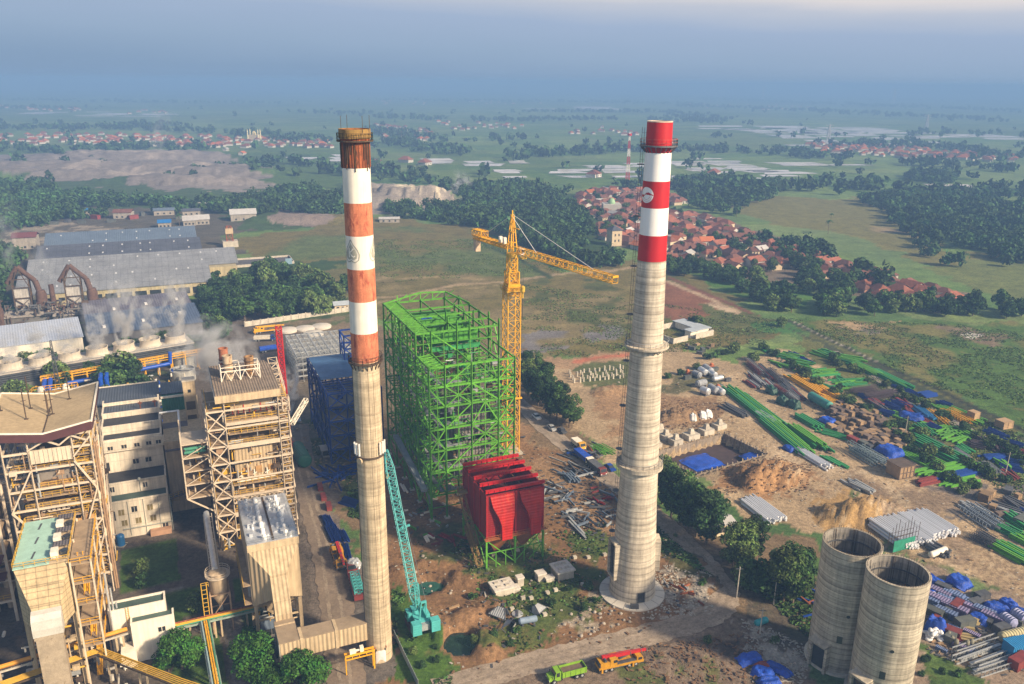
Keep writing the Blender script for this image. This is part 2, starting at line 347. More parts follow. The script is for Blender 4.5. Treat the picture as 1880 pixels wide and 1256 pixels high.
# colours of the ground itself, zone by zone; the alpha channel says how grassy it is
CO=np.zeros((GX.size,4));R0=np.hypot(GX,GY)
t=rad(14);fu=GX*math.cos(t)+GY*math.sin(t);fv=-GX*math.sin(t)+GY*math.cos(t)
wob=(fbm(GX/260,GY/260,3,3)-.5)*160
c1=_h(np.floor((fu+wob)/95),np.floor((fv+wob*.6)/58),3);c2=_h(np.floor((fu+wob)/31),np.floor((fv+wob*.6)/27),8)
fieldc=np.stack([.060+.075*c1+.03*c2,.125+.06*c1+.04*c2,.040+.03*c1],1)
big=fbm(GX/420,GY/420,31,4)[:,None]
fieldc=fieldc*(0.7+.6*big)
CO[:,:3]=fieldc;CO[:,3]=.5
def zone(pts,col,grass=0.,warp=4.,ws=9.,thr=None,ns=12.,seed=1,world=False,mix=1.0):
    P=pts if world else W2(pts)
    xs=[q[0]for q in P];ys=[q[1]for q in P]
    b=(GX>min(xs)-warp)&(GX<max(xs)+warp)&(GY>min(ys)-warp)&(GY<max(ys)+warp)
    I=np.nonzero(b)[0]
    if not len(I):return
    X=GX[I];Y=GY[I]
    k_=2.4 if warp>.6 else 1.
    wx=X+(fbm(X/ws,Y/ws,seed,5)-.5)*2*warp*k_;wy=Y+(fbm(X/ws+50,Y/ws,seed+3,5)-.5)*2*warp*k_
    wx+=(fbm(X/ws*.3,Y/ws*.3,seed+7,2)-.5)*warp*k_
    m=inpoly(wx,wy,P);a=np.ones(len(I))*mix
    if thr is not None:a=np.clip((fbm(X/ns,Y/ns,seed+11,5)-thr)*9,0,1)*mix
    I=I[m];a=a[m][:,None]
    CO[I]=CO[I]*(1-a)+np.array([*col,grass])*a
def line(pts,w,col,grass=0.,warp=1.,ws=6.,seed=2,soft_=.35,mix=1.):
    P=W2(pts);X,Y=GX,GY
    xs=[q[0]for q in P];ys=[q[1]for q in P]
    I=np.nonzero((X>min(xs)-w-warp)&(X<max(xs)+w+warp)&(Y>min(ys)-w-warp)&(Y<max(ys)+w+warp))[0]
    X=X[I];Y=Y[I]
    d=segdist(X+(fbm(X/ws,Y/ws,seed,3)-.5)*2*warp,Y+(fbm(X/ws+9,Y/ws,seed+1,3)-.5)*2*warp,P)
    a=(np.clip((w/2-d)/(w*soft_)+.5,0,1)*mix)[:,None]
    CO[I]=CO[I]*(1-a)+np.array([*col,grass])*a
OLIVE=(.155,.130,.046);GREEN=(.085,.145,.035);DKGREEN=(.040,.075,.025);STRAW=(.27,.21,.11);SOIL=(.23,.122,.06);SAND=(.365,.27,.165);MAUVE=(.205,.18,.165)
CONC=(.108,.09,.074);MUD=(.15,.095,.055);REDSOIL=(.22,.088,.055)
# middle distance
zone([(0,300),(560,285),(640,330),(640,420),(0,430)],(.055,.095,.035),.8,20,40)
zone([(-60,285),(140,282),(300,276),(420,296),(520,312),(505,335),(400,338),(300,352),(160,335),(0,330),(-60,330)],MAUVE,.05,18,40,seed=4)
zone([(20,300),(300,285),(420,305),(300,325),(60,322)],(.34,.29,.25),0,14,30,thr=.5,ns=35,seed=6)
zone([(330,335),(520,330),(530,345),(380,355)],(.24,.21,.19),0,12,25,seed=8)
zone([(505,385),(650,392),(650,425),(520,412)],(.23,.185,.16),.1,6,20,seed=9)
zone([(655,345),(740,340),(835,365),(830,388),(720,392),(650,392)],(.27,.235,.20),0,8,20,seed=10)
zone([(725,350),(790,348),(828,368),(790,380),(735,368)],(.58,.50,.36),0,6,14,seed=11,thr=.38,ns=16)
zone([(520,290),(650,300),(650,345),(480,335)],(.075,.13,.04),.8,12,30,seed=12)
zone([(560,420),(640,395),(870,415),(930,440),(1040,500),(1160,480),(1250,500),(1440,590),(1400,640),(1240,640),(1160,655),(950,665),(640,560),(500,540),(420,440)],OLIVE,.8,6,18,seed=13)
zone([(440,425),(860,415),(960,470),(1000,520),(600,560),(420,480)],(.105,.135,.045),.9,6,30,thr=.45,ns=45,seed=14)
zone([(700,500),(1200,500),(1240,640),(950,665),(690,590)],(.21,.17,.08),.6,6,20,thr=.5,ns=26,seed=15)
zone([(960,520),(1230,500),(1400,590),(1240,640),(1050,640)],(.085,.095,.03),.9,6,20,thr=.55,ns=16,seed=61)
line([(640,525),(700,512),(800,508),(880,512)],3.5,STRAW,.2,3,12)
line([(690,548),(760,540),(840,522),(930,517),(1040,502),(1130,496),(1170,490)],4.5,(.33,.25,.15),.1,3,12)
line([(690,560),(800,535),(930,522)],2.5,STRAW,.2,4,12)
line([(870,440),(940,470),(1010,510)],5,(.045,.07,.028),.6,2,12)
zone([(880,425),(950,460),(1040,500),(1100,490),(1000,470),(935,440)],(.075,.15,.04),.9,4,12)
zone([(1180,525),(1232,515),(1385,580),(1330,590),(1240,586),(1180,560)],REDSOIL,.1,4,14,seed=16,mix=.85)
zone([(1250,540),(1340,560),(1372,580),(1300,575)],(.46,.36,.25),0,4,9,thr=.52,ns=9,seed=17)
line([(1222,515),(1300,548),(1375,582)],4,(.40,.30,.20),0,1.5,5)
line([(1230,510),(1310,545),(1390,580)],3.5,(.17,.075,.055),0,1,5)
zone([(955,612),(1150,600),(1180,615),(1040,640),(962,650)],(.175,.165,.165),.1,4,14,thr=.36,ns=14,seed=18)
zone([(1280,560),(1450,590),(1440,615),(1380,620),(1300,600)],(.105,.115,.04),.8,5,12,seed=19)
zone([(1370,588),(1450,590),(1470,610),(1380,612)],(.055,.145,.04),1,3,8,seed=20)
zone([(1560,620),(1500,600),(1440,590),(1470,680),(1600,760),(1880,950),(1880,780)],(.125,.13,.045),.8,5,14,seed=21)
zone([(1290,495),(1400,505),(1490,540),(1480,570),(1380,545),(1290,520)],(.075,.165,.035),1,5,14,seed=22)
zone([(1450,582),(1700,590),(1960,592),(1960,830),(1880,790),(1700,705),(1560,640)],(.072,.135,.030),1,6,16,seed=23)
zone([(1500,590),(1960,595),(1960,800),(1600,660)],(.16,.15,.05),.8,5,20,thr=.53,ns=22,seed=24)
zone([(1520,592),(1640,588),(1620,600),(1540,602)],(.36,.26,.15),.2,4,10,seed=25,thr=.4,ns=10)
zone([(1540,600),(1620,604),(1600,618),(1545,612)],(.21,.18,.155),.2,3,10,seed=26,thr=.4,ns=8)
zone([(1710,598),(1830,605),(1880,640),(1800,630)],(.20,.15,.10),.3,5,14,seed=27,thr=.4,ns=14)
zone([(1765,610),(1800,614),(1795,622),(1768,617)],(.56,.53,.50),0,2,6,seed=28)
zone([(1370,380),(1440,362),(1620,365),(1700,420),(1800,470),(1960,480),(1960,560),(1800,530),(1700,470),(1560,430),(1400,412)],(.165,.155,.05),.9,14,40,seed=29)
zone([(1400,385),(1600,400),(1700,440),(1500,420)],(.26,.20,.11),.3,8,20,thr=.6,ns=30,seed=30)
zone([(1800,470),(1960,480),(1960,580),(1850,545),(1720,490)],(.14,.165,.05),.9,10,30,seed=31)
zone([(1100,400),(1300,390),(1500,470),(1800,545),(1760,575),(1500,530),(1250,490),(1100,440)],(.16,.125,.09),.4,8,20,seed=32)
zone([(840,340),(1250,370),(1120,430),(1130,480),(1040,490),(930,440),(850,400)],DKGREEN,.8,8,20,seed=33)
zone([(0,380),(420,385),(440,470),(0,560)],(.10,.09,.07),.3,8,14,seed=34)
zone([(0,390),(230,420),(230,432),(0,470)],(.28,.24,.19),.1,6,10,thr=.45,ns=12,seed=35)
zone([(370,480),(640,480),(640,590),(360,590)],DKGREEN,.8,5,10,seed=36)
zone([(560,500),(640,490),(640,520),(570,515)],(.14,.13,.05),.7,4,10,seed=37)
zone([(460,600),(640,580),(720,600),(720,640),(500,640)],(.20,.155,.10),.2,4,9,seed=38)
zone([(470,600),(640,572),(640,590),(520,610)],(.10,.12,.05),.7,3,9,seed=39,thr=.45,ns=7)
zone([(660,600),(960,640),(1100,840),(1240,960),(1500,1000),(1500,1200),(700,1260),(640,900)],(.19,.135,.08),.3,4,9,seed=90)
zone([(700,640),(960,660),(960,780),(700,860)],(.16,.125,.085),.2,4,9,seed=91)
# the works yard behind the new chimney
zone([(950,690),(1130,655),(1240,640),(1345,665),(1460,640),(1600,760),(1700,800),(1880,930),(1960,980),(1960,1200),(1880,1120),(1740,1050),(1640,1010),(1500,985),(1390,955),(1320,900),(1230,850),(1100,850)],SAND,.05,3,8,seed=40)
zone([(1030,670),(1180,660),(1200,700),(1080,715)],(.115,.13,.05),.8,3,7,seed=41)
zone([(1070,710),(1200,700),(1200,830),(1130,800)],(.30,.19,.105),.2,3,6,seed=42,thr=.35,ns=7)
zone([(1200,690),(1300,680),(1330,700),(1280,720),(1210,720)],(.13,.12,.06),.5,3,6,seed=43,thr=.42,ns=6)
zone([(1195,720),(1310,735),(1340,770),(1260,790),(1200,790)],(.25,.155,.085),.1,3,7,seed=44,mix=.8)
zone([(1010,660),(1150,645),(1160,655),(1020,680)],(.33,.22,.13),.2,3,6,seed=45)
line([(1055,664),(1100,657),(1150,651)],4,(.42,.15,.085),0,1.5,4)
zone([(1330,850),(1390,842),(1480,850),(1495,900),(1420,912),(1320,900)],(.30,.175,.085),.05,3,5,seed=46)
zone([(1480,935),(1550,895),(1640,905),(1690,950),(1660,985),(1540,985)],(.34,.22,.095),.05,3,5,seed=47)
zone([(1545,905),(1600,898),(1620,905),(1570,915)],(.085,.115,.035),.9,2,4,seed=48)
zone([(1690,890),(1790,880),(1830,905),(1800,935),(1740,945)],(.14,.125,.115),0,3,7,seed=49)
zone([(1830,890),(1960,900),(1960,915),(1840,912)],(.17,.15,.135),0,2,6,seed=50)
zone([(1600,850),(1960,940),(1960,1100),(1700,1040),(1500,900)],(.25,.185,.125),0,4,9,thr=.50,ns=12,seed=51)
zone([(1320,690),(1500,820),(1700,960),(1880,1090),(1600,970),(1400,900)],(.44,.34,.225),0,4,9,thr=.48,ns=14,seed=62)
for q in range(5):
    o_=q*7
    line([(1350+o_*2,672),(1450+o_*2,775+o_),(1560+o_,862+o_),(1690,930+o_*2),(1900,1085+o_*2)],.7,(.24,.17,.11),0,1.0,14,seed=70+q,mix=.7)
rt_=random.Random(77)
for q in range(34):
    x,y=rt_.uniform(1330,1820),0;t_=(x-1330)/490;y=690+330*t_+rt_.uniform(-25,150);dx=rt_.uniform(60,170);k=rt_.uniform(.55,.85);c_=rt_.choice(((.21,.15,.095),(.24,.17,.105),(.43,.335,.22)))
    for o2 in(0,1):line([(x+o2*9,y),(x+dx*.5+o2*9,y+dx*k*.5+rt_.uniform(-9,9)),(x+dx+o2*9,y+dx*k)],.5,c_,0,.8,12,seed=100+q,mix=.75)
zone([(1640,1010),(1720,1040),(1960,1150),(1960,1300),(1640,1300)],(.27,.205,.15),.1,3,7,seed=52)
zone([(1700,1200),(1790,1215),(1840,1300),(1640,1300)],(.075,.125,.03),.9,3,6,seed=53)
zone([(1430,590),(1880,795),(1880,812),(1560,660)],(.055,.065,.035),.6,2,8,seed=54)
line([(1448,588),(1560,642),(1700,705),(1890,796)],3.2,(.030,.034,.024),.2,1.2,7)
line([(1452,588),(1520,622),(1620,668)],.9,(.36,.33,.29),0,.8,7,mix=.8)
# building site between the chimneys and the road
zone([(700,830),(960,790),(1100,860),(1200,960),(1310,1060),(1320,1120),(1100,1190),(830,1250),(720,1256),(690,1100)],(.215,.125,.064),.25,3,6,seed=55)
zone([(960,770),(1130,880),(1150,1000),(1000,900)],(.27,.17,.095),.1,3,6,seed=56,thr=.40,ns=7)
zone([(860,1000),(1110,960),(1120,1110),(950,1200),(850,1040)],(.085,.115,.032),.9,3,6,seed=57,thr=.36,ns=6)
zone([(720,1080),(780,1110),(830,1200),(830,1256),(725,1256)],(.065,.125,.022),1,2,5,seed=58)
zone([(760,960),(880,950),(900,1040),(760,1030)],(.085,.095,.035),.7,3,5,seed=59,thr=.5,ns=5)
zone([(560,850),(700,830),(700,1000),(620,950)],(.20,.14,.085),.3,3,5,seed=60)
zone([(600,870),(680,860),(690,960),(640,950)],(.085,.11,.035),.8,3,5,seed=63,thr=.42,ns=5)
zone([(1090,1100),(1190,1120),(1130,1160),(1000,1180)],(.34,.28,.21),.1,3,4,seed=64,thr=.48,ns=4)
zone([(1200,1035),(1300,1060),(1310,1110),(1210,1125)],(.36,.32,.27),0,3,4,seed=65,thr=.42,ns=3.5)
zone([(1200,960),(1310,1060),(1290,1075),(1200,1010)],(.105,.10,.04),.6,2,4,seed=66)
zone([(900,1130),(1100,1130),(960,1200),(860,1200)],(.11,.125,.035),.9,3,4,seed=67,thr=.47,ns=4)
zone([(830,1260),(1180,1175),(1340,1120),(1400,1130),(1490,1200),(1500,1320),(800,1320)],(.20,.15,.11),.2,3,6,seed=68)
zone([(1180,1190),(1360,1170),(1400,1260),(1180,1300)],(.085,.065,.055),.1,3,5,seed=69,thr=.45,ns=5)
zone([(1360,1140),(1500,1190),(1480,1256),(1390,1200)],(.40,.36,.31),.1,3,4,seed=75,thr=.42,ns=4.5)
zone([(1150,1225),(1330,1225),(1320,1300),(1140,1300)],(.10,.115,.04),.8,3,5,seed=76,thr=.45,ns=4)
zone([(1200,960),(1300,1010),(1400,1060),(1500,1180),(1440,1190),(1340,1090)],(.115,.095,.07),.3,3,5,seed=77)
zone([(1370,1070),(1500,1090),(1500,1190),(1420,1150)],(.085,.085,.055),.4,3,5,seed=78,thr=.4,ns=4)
# inside the power station
zone([(-300,640),(470,560),(560,620),(640,1300),(-300,1400)],CONC,.05,2,8,seed=79)
zone([(-60,640),(0,628),(160,600),(380,545),(410,600),(372,640),(300,640),(0,700),(-60,700)],DKGREEN,.7,3,8,seed=92)
zone([(-100,690),(330,640),(330,760),(-100,800)],(.06,.08,.04),.6,3,7,seed=80,thr=.42,ns=8)
zone([(540,760),(580,760),(690,1180),(640,1300),(590,1300),(560,980)],(.15,.125,.105),0,1.5,6,seed=81)
zone([(600,1100),(700,1100),(720,1250),(640,1300)],(.13,.115,.10),.05,1.5,5,seed=82)
zone([(520,640),(650,640),(650,860),(560,860)],(.15,.125,.095),.25,3,6,seed=83)
zone([(525,760),(600,750),(610,850),(560,860)],(.07,.095,.035),.7,3,5,seed=84,thr=.45,ns=5)
for pts in([(222,1010),(322,988),(332,1066),(222,1092)],[(302,1092),(372,1074),(390,1120),(318,1142)],[(425,1062),(462,1052),(470,1100),(432,1106)],[(330,1180),(400,1150),(425,1290),(300,1300)],[(440,1115),(500,1110),(510,1290),(470,1290)]):
    zone(pts,(.055,.105,.022),1,.3,3,seed=85)
line([(425,1130),(435,1180),(445,1290)],3.6,(.21,.195,.18),0,.2,4)
line([(330,1080),(250,1098),(200,1112)],1.6,(.21,.19,.165),0,.2,4)
GZ+=np.where(near,(fbm(GX*.6,GY*.6,44,3)-.5)*.12*(R0<700),0)
gv=np.stack([GX,GY,GZ],1)
i0=(np.arange(NR-1)[:,None]*NA+np.arange(NA-1)[None,:]).ravel()
quads=np.stack([i0,i0+NA,i0+NA+1,i0+1],1)
def np_mesh(name,v,q,m,smooth=False,mi=None):
    me=bpy.data.meshes.new(name);nv,nf,k=len(v),len(q),q.shape[1]
    me.vertices.add(nv);me.vertices.foreach_set('co',np.ascontiguousarray(v,np.float32).ravel())
    me.loops.add(nf*k);me.loops.foreach_set('vertex_index',np.ascontiguousarray(q,np.int32).ravel())
    me.polygons.add(nf);me.polygons.foreach_set('loop_start',np.arange(0,nf*k,k,dtype=np.int32))
    me.polygons.foreach_set('use_smooth',np.full(nf,smooth))
    for mm in(m if isinstance(m,(list,tuple))else[m]):me.materials.append(mm)
    if mi is not None:me.polygons.foreach_set('material_index',np.asarray(mi,np.int32))
    me.update(calc_edges=True);return me
def ground_mat():
    m=bpy.data.materials.new('ground');m.use_nodes=True;t=m.node_tree;n=t.nodes;l=t.links;b=n['Principled BSDF']
    b.inputs['Roughness'].default_value=.95;b.inputs['Specular IOR Level'].default_value=.15
    at=n.new('ShaderNodeAttribute');at.attribute_name='soil';co=n.new('ShaderNodeTexCoord').outputs['Object']
    def noise(s,d=6,r=.6):
        q=n.new('ShaderNodeTexNoise');q.inputs['Scale'].default_value=s;q.inputs['Detail'].default_value=d;q.inputs['Roughness'].default_value=r;l.new(co,q.inputs[0]);return q.outputs[0]
    def rng(v,a,c,d,e):
        q=n.new('ShaderNodeMapRange');q.inputs[1].default_value=a;q.inputs[2].default_value=c;q.inputs[3].default_value=d;q.inputs[4].default_value=e;l.new(v,q.inputs[0]);return q.outputs[0]
    def mul(a,c):
        q=n.new('ShaderNodeMath');q.operation='MULTIPLY';l.new(a,q.inputs[0]);l.new(c,q.inputs[1]);return q.outputs[0]
    n1=noise(.09,8,.7);n2=noise(.9,6,.75);n3=noise(.35,6,.7)
    f=mul(mul(rng(n1,.3,.7,.66,1.34),rng(n2,.3,.7,.5,1.5)),rng(noise(3.2,4,.8),.3,.7,.72,1.28))
    vm=n.new('ShaderNodeVectorMath');vm.operation='SCALE';l.new(at.outputs['Color'],vm.inputs[0]);l.new(f,vm.inputs[3])
    # tufts and bare spots where the ground is grassy
    mx=n.new('ShaderNodeMix');mx.data_type='RGBA';l.new(mul(rng(n3,.52,.66,0,.75),at.outputs['Alpha']),mx.inputs[0]);l.new(vm.outputs[0],mx.inputs[6]);mx.inputs[7].default_value=(.028,.06,.016,1)
    n4=noise(.14,7,.75)
    mx2=n.new('ShaderNodeMix');mx2.data_type='RGBA';l.new(mul(rng(n4,.56,.70,0,.55),at.outputs['Alpha']),mx2.inputs[0]);l.new(mx.outputs[2],mx2.inputs[6]);mx2.inputs[7].default_value=(.24,.175,.08,1)
    l.new(mx2.outputs[2],b.inputs['Base Color'])
    bp=n.new('ShaderNodeBump');bp.inputs['Strength'].default_value=.7;bp.inputs['Distance'].default_value=.5;l.new(n2,bp.inputs['Height']);l.new(bp.outputs[0],b.inputs['Normal'])
    return m
gme=np_mesh('ground',gv,quads,ground_mat(),True)
ca=gme.color_attributes.new('soil','FLOAT_COLOR','POINT');ca.data.foreach_set('color',np.ascontiguousarray(np.clip(CO,0,1),np.float32).ravel())
ground=bpy.data.objects.new('ground',gme);COL.objects.link(ground);tag(ground,'broad plain of grass, sandy yards and brown soil','ground',kind='structure')
del GX,GY,AX,RX,fieldc

# roads: ribbons a few centimetres above the ground
road_m=M('dirt_road',(.31,.25,.19),.28,.25,.95,rust=(.17,.125,.09),ramt=.45,fine=.22,bump=.12)
road_d=M('worn_asphalt',(.20,.155,.115),.28,.22,.9,rust=(.26,.20,.145),ramt=.25,fine=.2,bump=.05)
road_g=M('gravel_track',(.24,.215,.185),.25,.3,.95,rust=(.12,.12,.06),ramt=.4,fine=.2)
def smoothline(pts,k=6):
    P=[np.array(p[:2],float)for p in pts];P=[2*P[0]-P[1]]+P+[2*P[-1]-P[-2]];o=[]
    for i in range(1,len(P)-2):
        for j in range(k):
            t=j/k;a,b,c,d=P[i-1:i+3]
            o.append(.5*((2*b)+(-a+c)*t+(2*a-5*b+4*c-d)*t*t+(-a+3*b-3*c+d)*t**3))
    o.append(P[-2]);return o
def ribbon(name,pts,w,m,z,label,wob=.12,cols=6):
    c=smoothline(W2(pts),10);v=[];q=[]
    for i,p in enumerate(c):
        d=c[min(i+1,len(c)-1)]-c[max(i-1,0)];d/=np.hypot(*d)+1e-9;nn=np.array([-d[1],d[0]])
        for j in range(cols+1):
            s=(j/cols-.5)*w*(1+(random.uniform(-wob,wob)if j in(0,cols)else 0));v.append((p[0]+nn[0]*s,p[1]+nn[1]*s,z))
    k=cols+1
    for i in range(len(c)-1):
        for j in range(cols):q.append((i*k+j,i*k+j+1,(i+1)*k+j+1,(i+1)*k+j))
    o=bpy.data.objects.new(name,np_mesh(name,np.array(v),np.array(q),m));COL.objects.link(o)
    return tag(o,label,'road',kind='structure')
ribbon('road',chim_road,6.4,road_m,.10,'dirt road curving past the new red and white chimney')
ribbon('road',left_road,7.2,road_d,.11,'worn road beside the old chimney inside the power station')
ribbon('track',yard_road,4.0,road_g,.10,'gravel track along the far side of the steel yard')
rut_m=M('wheel_rut',(.245,.195,.145),.4,.5,.95,rust=(.30,.245,.185),ramt=.6,fine=.3)
for o_ in(-1.3,.9):
    for rd_,nm in((chim_road,'the curving dirt road'),(left_road,'the old station road')):
        W_=smoothline(W2(rd_),3);q_=[]
        for i,p in enumerate(W_):
            d=W_[min(i+1,len(W_)-1)]-W_[max(i-1,0)];d/=np.hypot(*d)+1e-9;k=o_+math.sin(i*.45+o_)*.25;q_.append((p[0]-d[1]*k,p[1]+d[0]*k))
        WP=W2;W2=lambda z:z;ribbon('wheel_rut',q_,.7,rut_m,.135,'dark wheel rut along '+nm,.5,2);W2=WP
def sheet(name,poly,z,m,label,cat='water',kind='structure'):
    me=bpy.data.meshes.new(name);me.from_pydata([(x,y,z)for x,y in poly],[],[tuple(range(len(poly)))]);me.materials.append(m)
    o=bpy.data.objects.new(name,me);COL.objects.link(o);return tag(o,label,cat,kind=kind)
pond_m=M('pond_water',(.03,.10,.08),.3,.5,.08,spec=.6,fine=.2)
pond_dk=M('murky_water',(.014,.03,.026),.4,.6,.1,spec=.6,rust=(.05,.065,.03),ramt=.2)
for(c,a,b,h,t),m,lb in zip(PITS,(pond_m,pond_dk),('green water standing in the dug pit behind the turquoise crane','dark water standing in the round pit nearest the road')):
    p=px(*c);ca,sa=math.cos(rad(t)),math.sin(rad(t));P=[]
    for k in range(28):
        x,y=a*1.05*math.cos(k*math.pi/14),b*1.05*math.sin(k*math.pi/14);P.append((p[0]+x*ca-y*sa,p[1]+x*sa+y*ca))
    sheet('water',P,-1.0,m,lb)
# flooded rice paddies in the distance
paddy_m=M('paddy_painted_sheen',(.58,.56,.54),.45,.02,.25,spec=.6,fine=.1)  # pale base colour stands in for the sky reflected in the water
def paddies(poly,w,d,prob,turn,seed):
    P=W2(poly);r=random.Random(seed);xs=[p[0]for p in P];ys=[p[1]for p in P];v=[];q=[]
    ca,sa=math.cos(rad(turn)),math.sin(rad(turn));cx,cy=sum(xs)/len(xs),sum(ys)/len(ys);S=max(max(xs)-min(xs),max(ys)-min(ys))
    for i in range(int(-S/w),int(S/w)+1):
        for j in range(int(-S/d),int(S/d)+1):
            if r.random()>prob:continue
            x0,y0=i*w+r.uniform(-4,4),j*d;x1,y1=x0+w*r.uniform(.7,.97),y0+d*r.uniform(.75,.95)
            mx_,my_=(x0+x1)/2,(y0+y1)/2;mx2,my2=cx+mx_*ca-my_*sa,cy+mx_*sa+my_*ca
            if not inpoly(np.array([mx2]),np.array([my2]),P)[0]:continue
            n=len(v)
            for x,y in((x0,y0),(x1,y0),(x1,y1),(x0,y1)):
                x+=r.uniform(-.16,.16)*w;y+=r.uniform(-.13,.13)*d;v.append((cx+x*ca-y*sa,cy+x*sa+y*ca,.35))
            q.append((n,n+1,n+2,n+3))
    if not v:return
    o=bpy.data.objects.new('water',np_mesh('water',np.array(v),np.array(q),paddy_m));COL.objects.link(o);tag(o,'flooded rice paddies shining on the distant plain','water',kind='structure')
for a in[([(790,291),(900,292),(905,304),(850,312),(800,305)],55,42,.8,8,1),([(925,291),(966,291),(966,328),(930,328)],34,26,.75,8,2),([(835,314),(862,314),(850,327),(832,326)],40,60,1,8,3),
          ([(995,303),(1190,300),(1190,332),(1010,326)],60,26,.62,8,4),([(1240,292),(1390,290),(1440,326),(1250,330)],62,24,.62,8,5),([(1300,236),(1420,232),(1700,252),(1690,268),(1480,268),(1440,254)],90,44,.6,5,6),
          ([(1240,232),(1420,228),(1880,250),(1880,258),(1600,250)],170,70,.6,5,7),([(1738,332),(1870,334),(1870,345),(1745,342)],70,34,.7,0,8),([(545,286),(640,283),(660,300),(570,302)],60,40,.7,8,9),
          ([(686,277),(722,277),(722,288),(690,288)],60,40,.9,5,10),([(1400,300),(1560,300),(1560,335),(1440,335)],70,26,.45,8,11),([(980,196),(1120,194),(1120,202),(980,202)],220,120,.35,0,12),([(50,205),(320,206),(320,214),(40,213)],130,60,.35,0,14)]:
    paddies(*a)
# ================================================================== trees
def leafmat(name,col,var=.5,scale=.35,far=False):
    m=bpy.data.materials.new(name);m.use_nodes=True;t=m.node_tree;n=t.nodes;l=t.links;b=n['Principled BSDF']
    b.inputs['Roughness'].default_value=.8;b.inputs['Specular IOR Level'].default_value=.12
    g=n.new('ShaderNodeNewGeometry');oi=n.new('ShaderNodeObjectInfo');co=n.new('ShaderNodeTexCoord').outputs['Object']
    q=n.new('ShaderNodeTexNoise');q.inputs['Scale'].default_value=scale;q.inputs['Detail'].default_value=4;l.new(co,q.inputs[0])
    def rng(v,a,c,d,e):
        k=n.new('ShaderNodeMapRange');k.inputs[1].default_value=a;k.inputs[2].default_value=c;k.inputs[3].default_value=d;k.inputs[4].default_value=e;l.new(v,k.inputs[0]);return k.outputs[0]
    def mul(a,c):
        k=n.new('ShaderNodeMath');k.operation='MULTIPLY';l.new(a,k.inputs[0]);l.new(c,k.inputs[1]);return k.outputs[0]
    f=mul(mul(rng(q.outputs[0],.3,.7,1-var,1+var),rng(g.outputs['Random Per Island'],0,1,.4,1.75)),rng(oi.outputs['Random'],0,1,.72,1.3))
    hs=n.new('ShaderNodeHueSaturation');hs.inputs['Color'].default_value=(*col,1)
    l.new(rng(q.outputs[0],.3,.7,.475,.525),hs.inputs['Hue']);l.new(f,hs.inputs['Value'])
    l.new(hs.outputs[0],b.inputs['Base Color']);return m
leaf_dk=leafmat('dark_foliage',(.030,.062,.020));leaf_md=leafmat('mid_foliage',(.045,.088,.022));leaf_br=leafmat('bright_foliage',(.034,.092,.014));leaf_pl=leafmat('pale_foliage',(.085,.125,.035))
leaf_far=leafmat('distant_foliage',(.036,.072,.024),.55,.05)
bark=M('bark',(.16,.12,.085),.3,2,.95)
def crown(nl,nq,rx,rz,z0,leaf,seed,lobe=(.34,.55),fill=.25,cone=0.):
    """Leaf clumps spread through a crown made of nl lobes; rx radius, rz half height, z0 the crown's centre."""
    r=np.random.default_rng(seed);C=[]
    for i in range(nl):
        while True:
            p=r.uniform(-1,1,3)
            if p@p<1 and p@p>.12:break
        w=1-cone*(p[2]*.5+.5)
        C.append((p[0]*rx*.68*w,p[1]*rx*.68*w,z0+p[2]*rz*.72,r.uniform(*lobe)*rx*w**.5))
    C=np.array(C);k=r.choice(nl,nq,p=C[:,3]**2/(C[:,3]**2).sum());d=r.normal(size=(nq,3));d/=np.linalg.norm(d,axis=1)[:,None]
    rad_=np.where(r.random(nq)<fill,r.random(nq)**.5,r.uniform(.86,1.12,nq))
    p=C[k,:3]+d*(C[k,3]*rad_)[:,None]*np.array([1,1,.85])
    keep=(d[:,2]>-.75);p=p[keep];d=d[keep];nq=len(p)
    nrm=d+r.normal(size=(nq,3))*.55+np.array([0,0,.35]);nrm/=np.linalg.norm(nrm,axis=1)[:,None]
    a=np.cross(nrm,r.normal(size=(nq,3)));a/=np.linalg.norm(a,axis=1)[:,None];b=np.cross(nrm,a)
    s=(leaf*r.uniform(.55,1.25,nq))[:,None];tw=r.uniform(.6,1.,nq)[:,None]
    v=np.stack([p-a*s,p-b*s*tw*.7,p+a*s,p+b*s*tw*.7],1).reshape(-1,3)
    return v,np.arange(nq*4).reshape(-1,4)
def trunk(h,r,seed,limbs=5,spread=3.):
    q=random.Random(seed);m=MB();m.tube((0,0,-.3),(0,0,h*.6),r,7,r*.7);m.tube((0,0,h*.6),(q.uniform(-.5,.5),q.uniform(-.5,.5),h),r*.7,6,r*.35)
    for i in range(limbs):
        t=q.uniform(0,6.28);z=h*q.uniform(.4,.8);m.tube((0,0,z),(math.cos(t)*spread,math.sin(t)*spread,z+spread*.8),r*.4,5,r*.14)
    return m
def make_tree(name,cr_,tr,leafm,label,cat='tree',group=None):
    root=thing(name,label,cat,(0,0,-500),0,group)
    o=bpy.data.objects.new('crown',np_mesh('crown',*cr_,leafm));COL.objects.link(o);o.parent=root;KIDS.setdefault(root.name,[]).append(o)
    tr.build('trunk',bark,root);return root
PROTO={}
used=set()
def put_tree(kind,x,y,s=1.,label=None,group=None,z=0.,world=None,sz=1.):
    p=px(x,y,z)if world is None else world
    t=PROTO[kind][random.randrange(len(PROTO[kind]))];rz=random.uniform(0,6.28);s3=(s*random.uniform(.93,1.07),s*random.uniform(.93,1.07),s*sz*random.uniform(.93,1.07))
    if t.name not in used:
        used.add(t.name);t.location=p;t.rotation_euler=(0,0,rz);t.scale=s3;tag(t,label,'tree',group);return t
    return copy_tree(t,p,rz,label,s3,group)
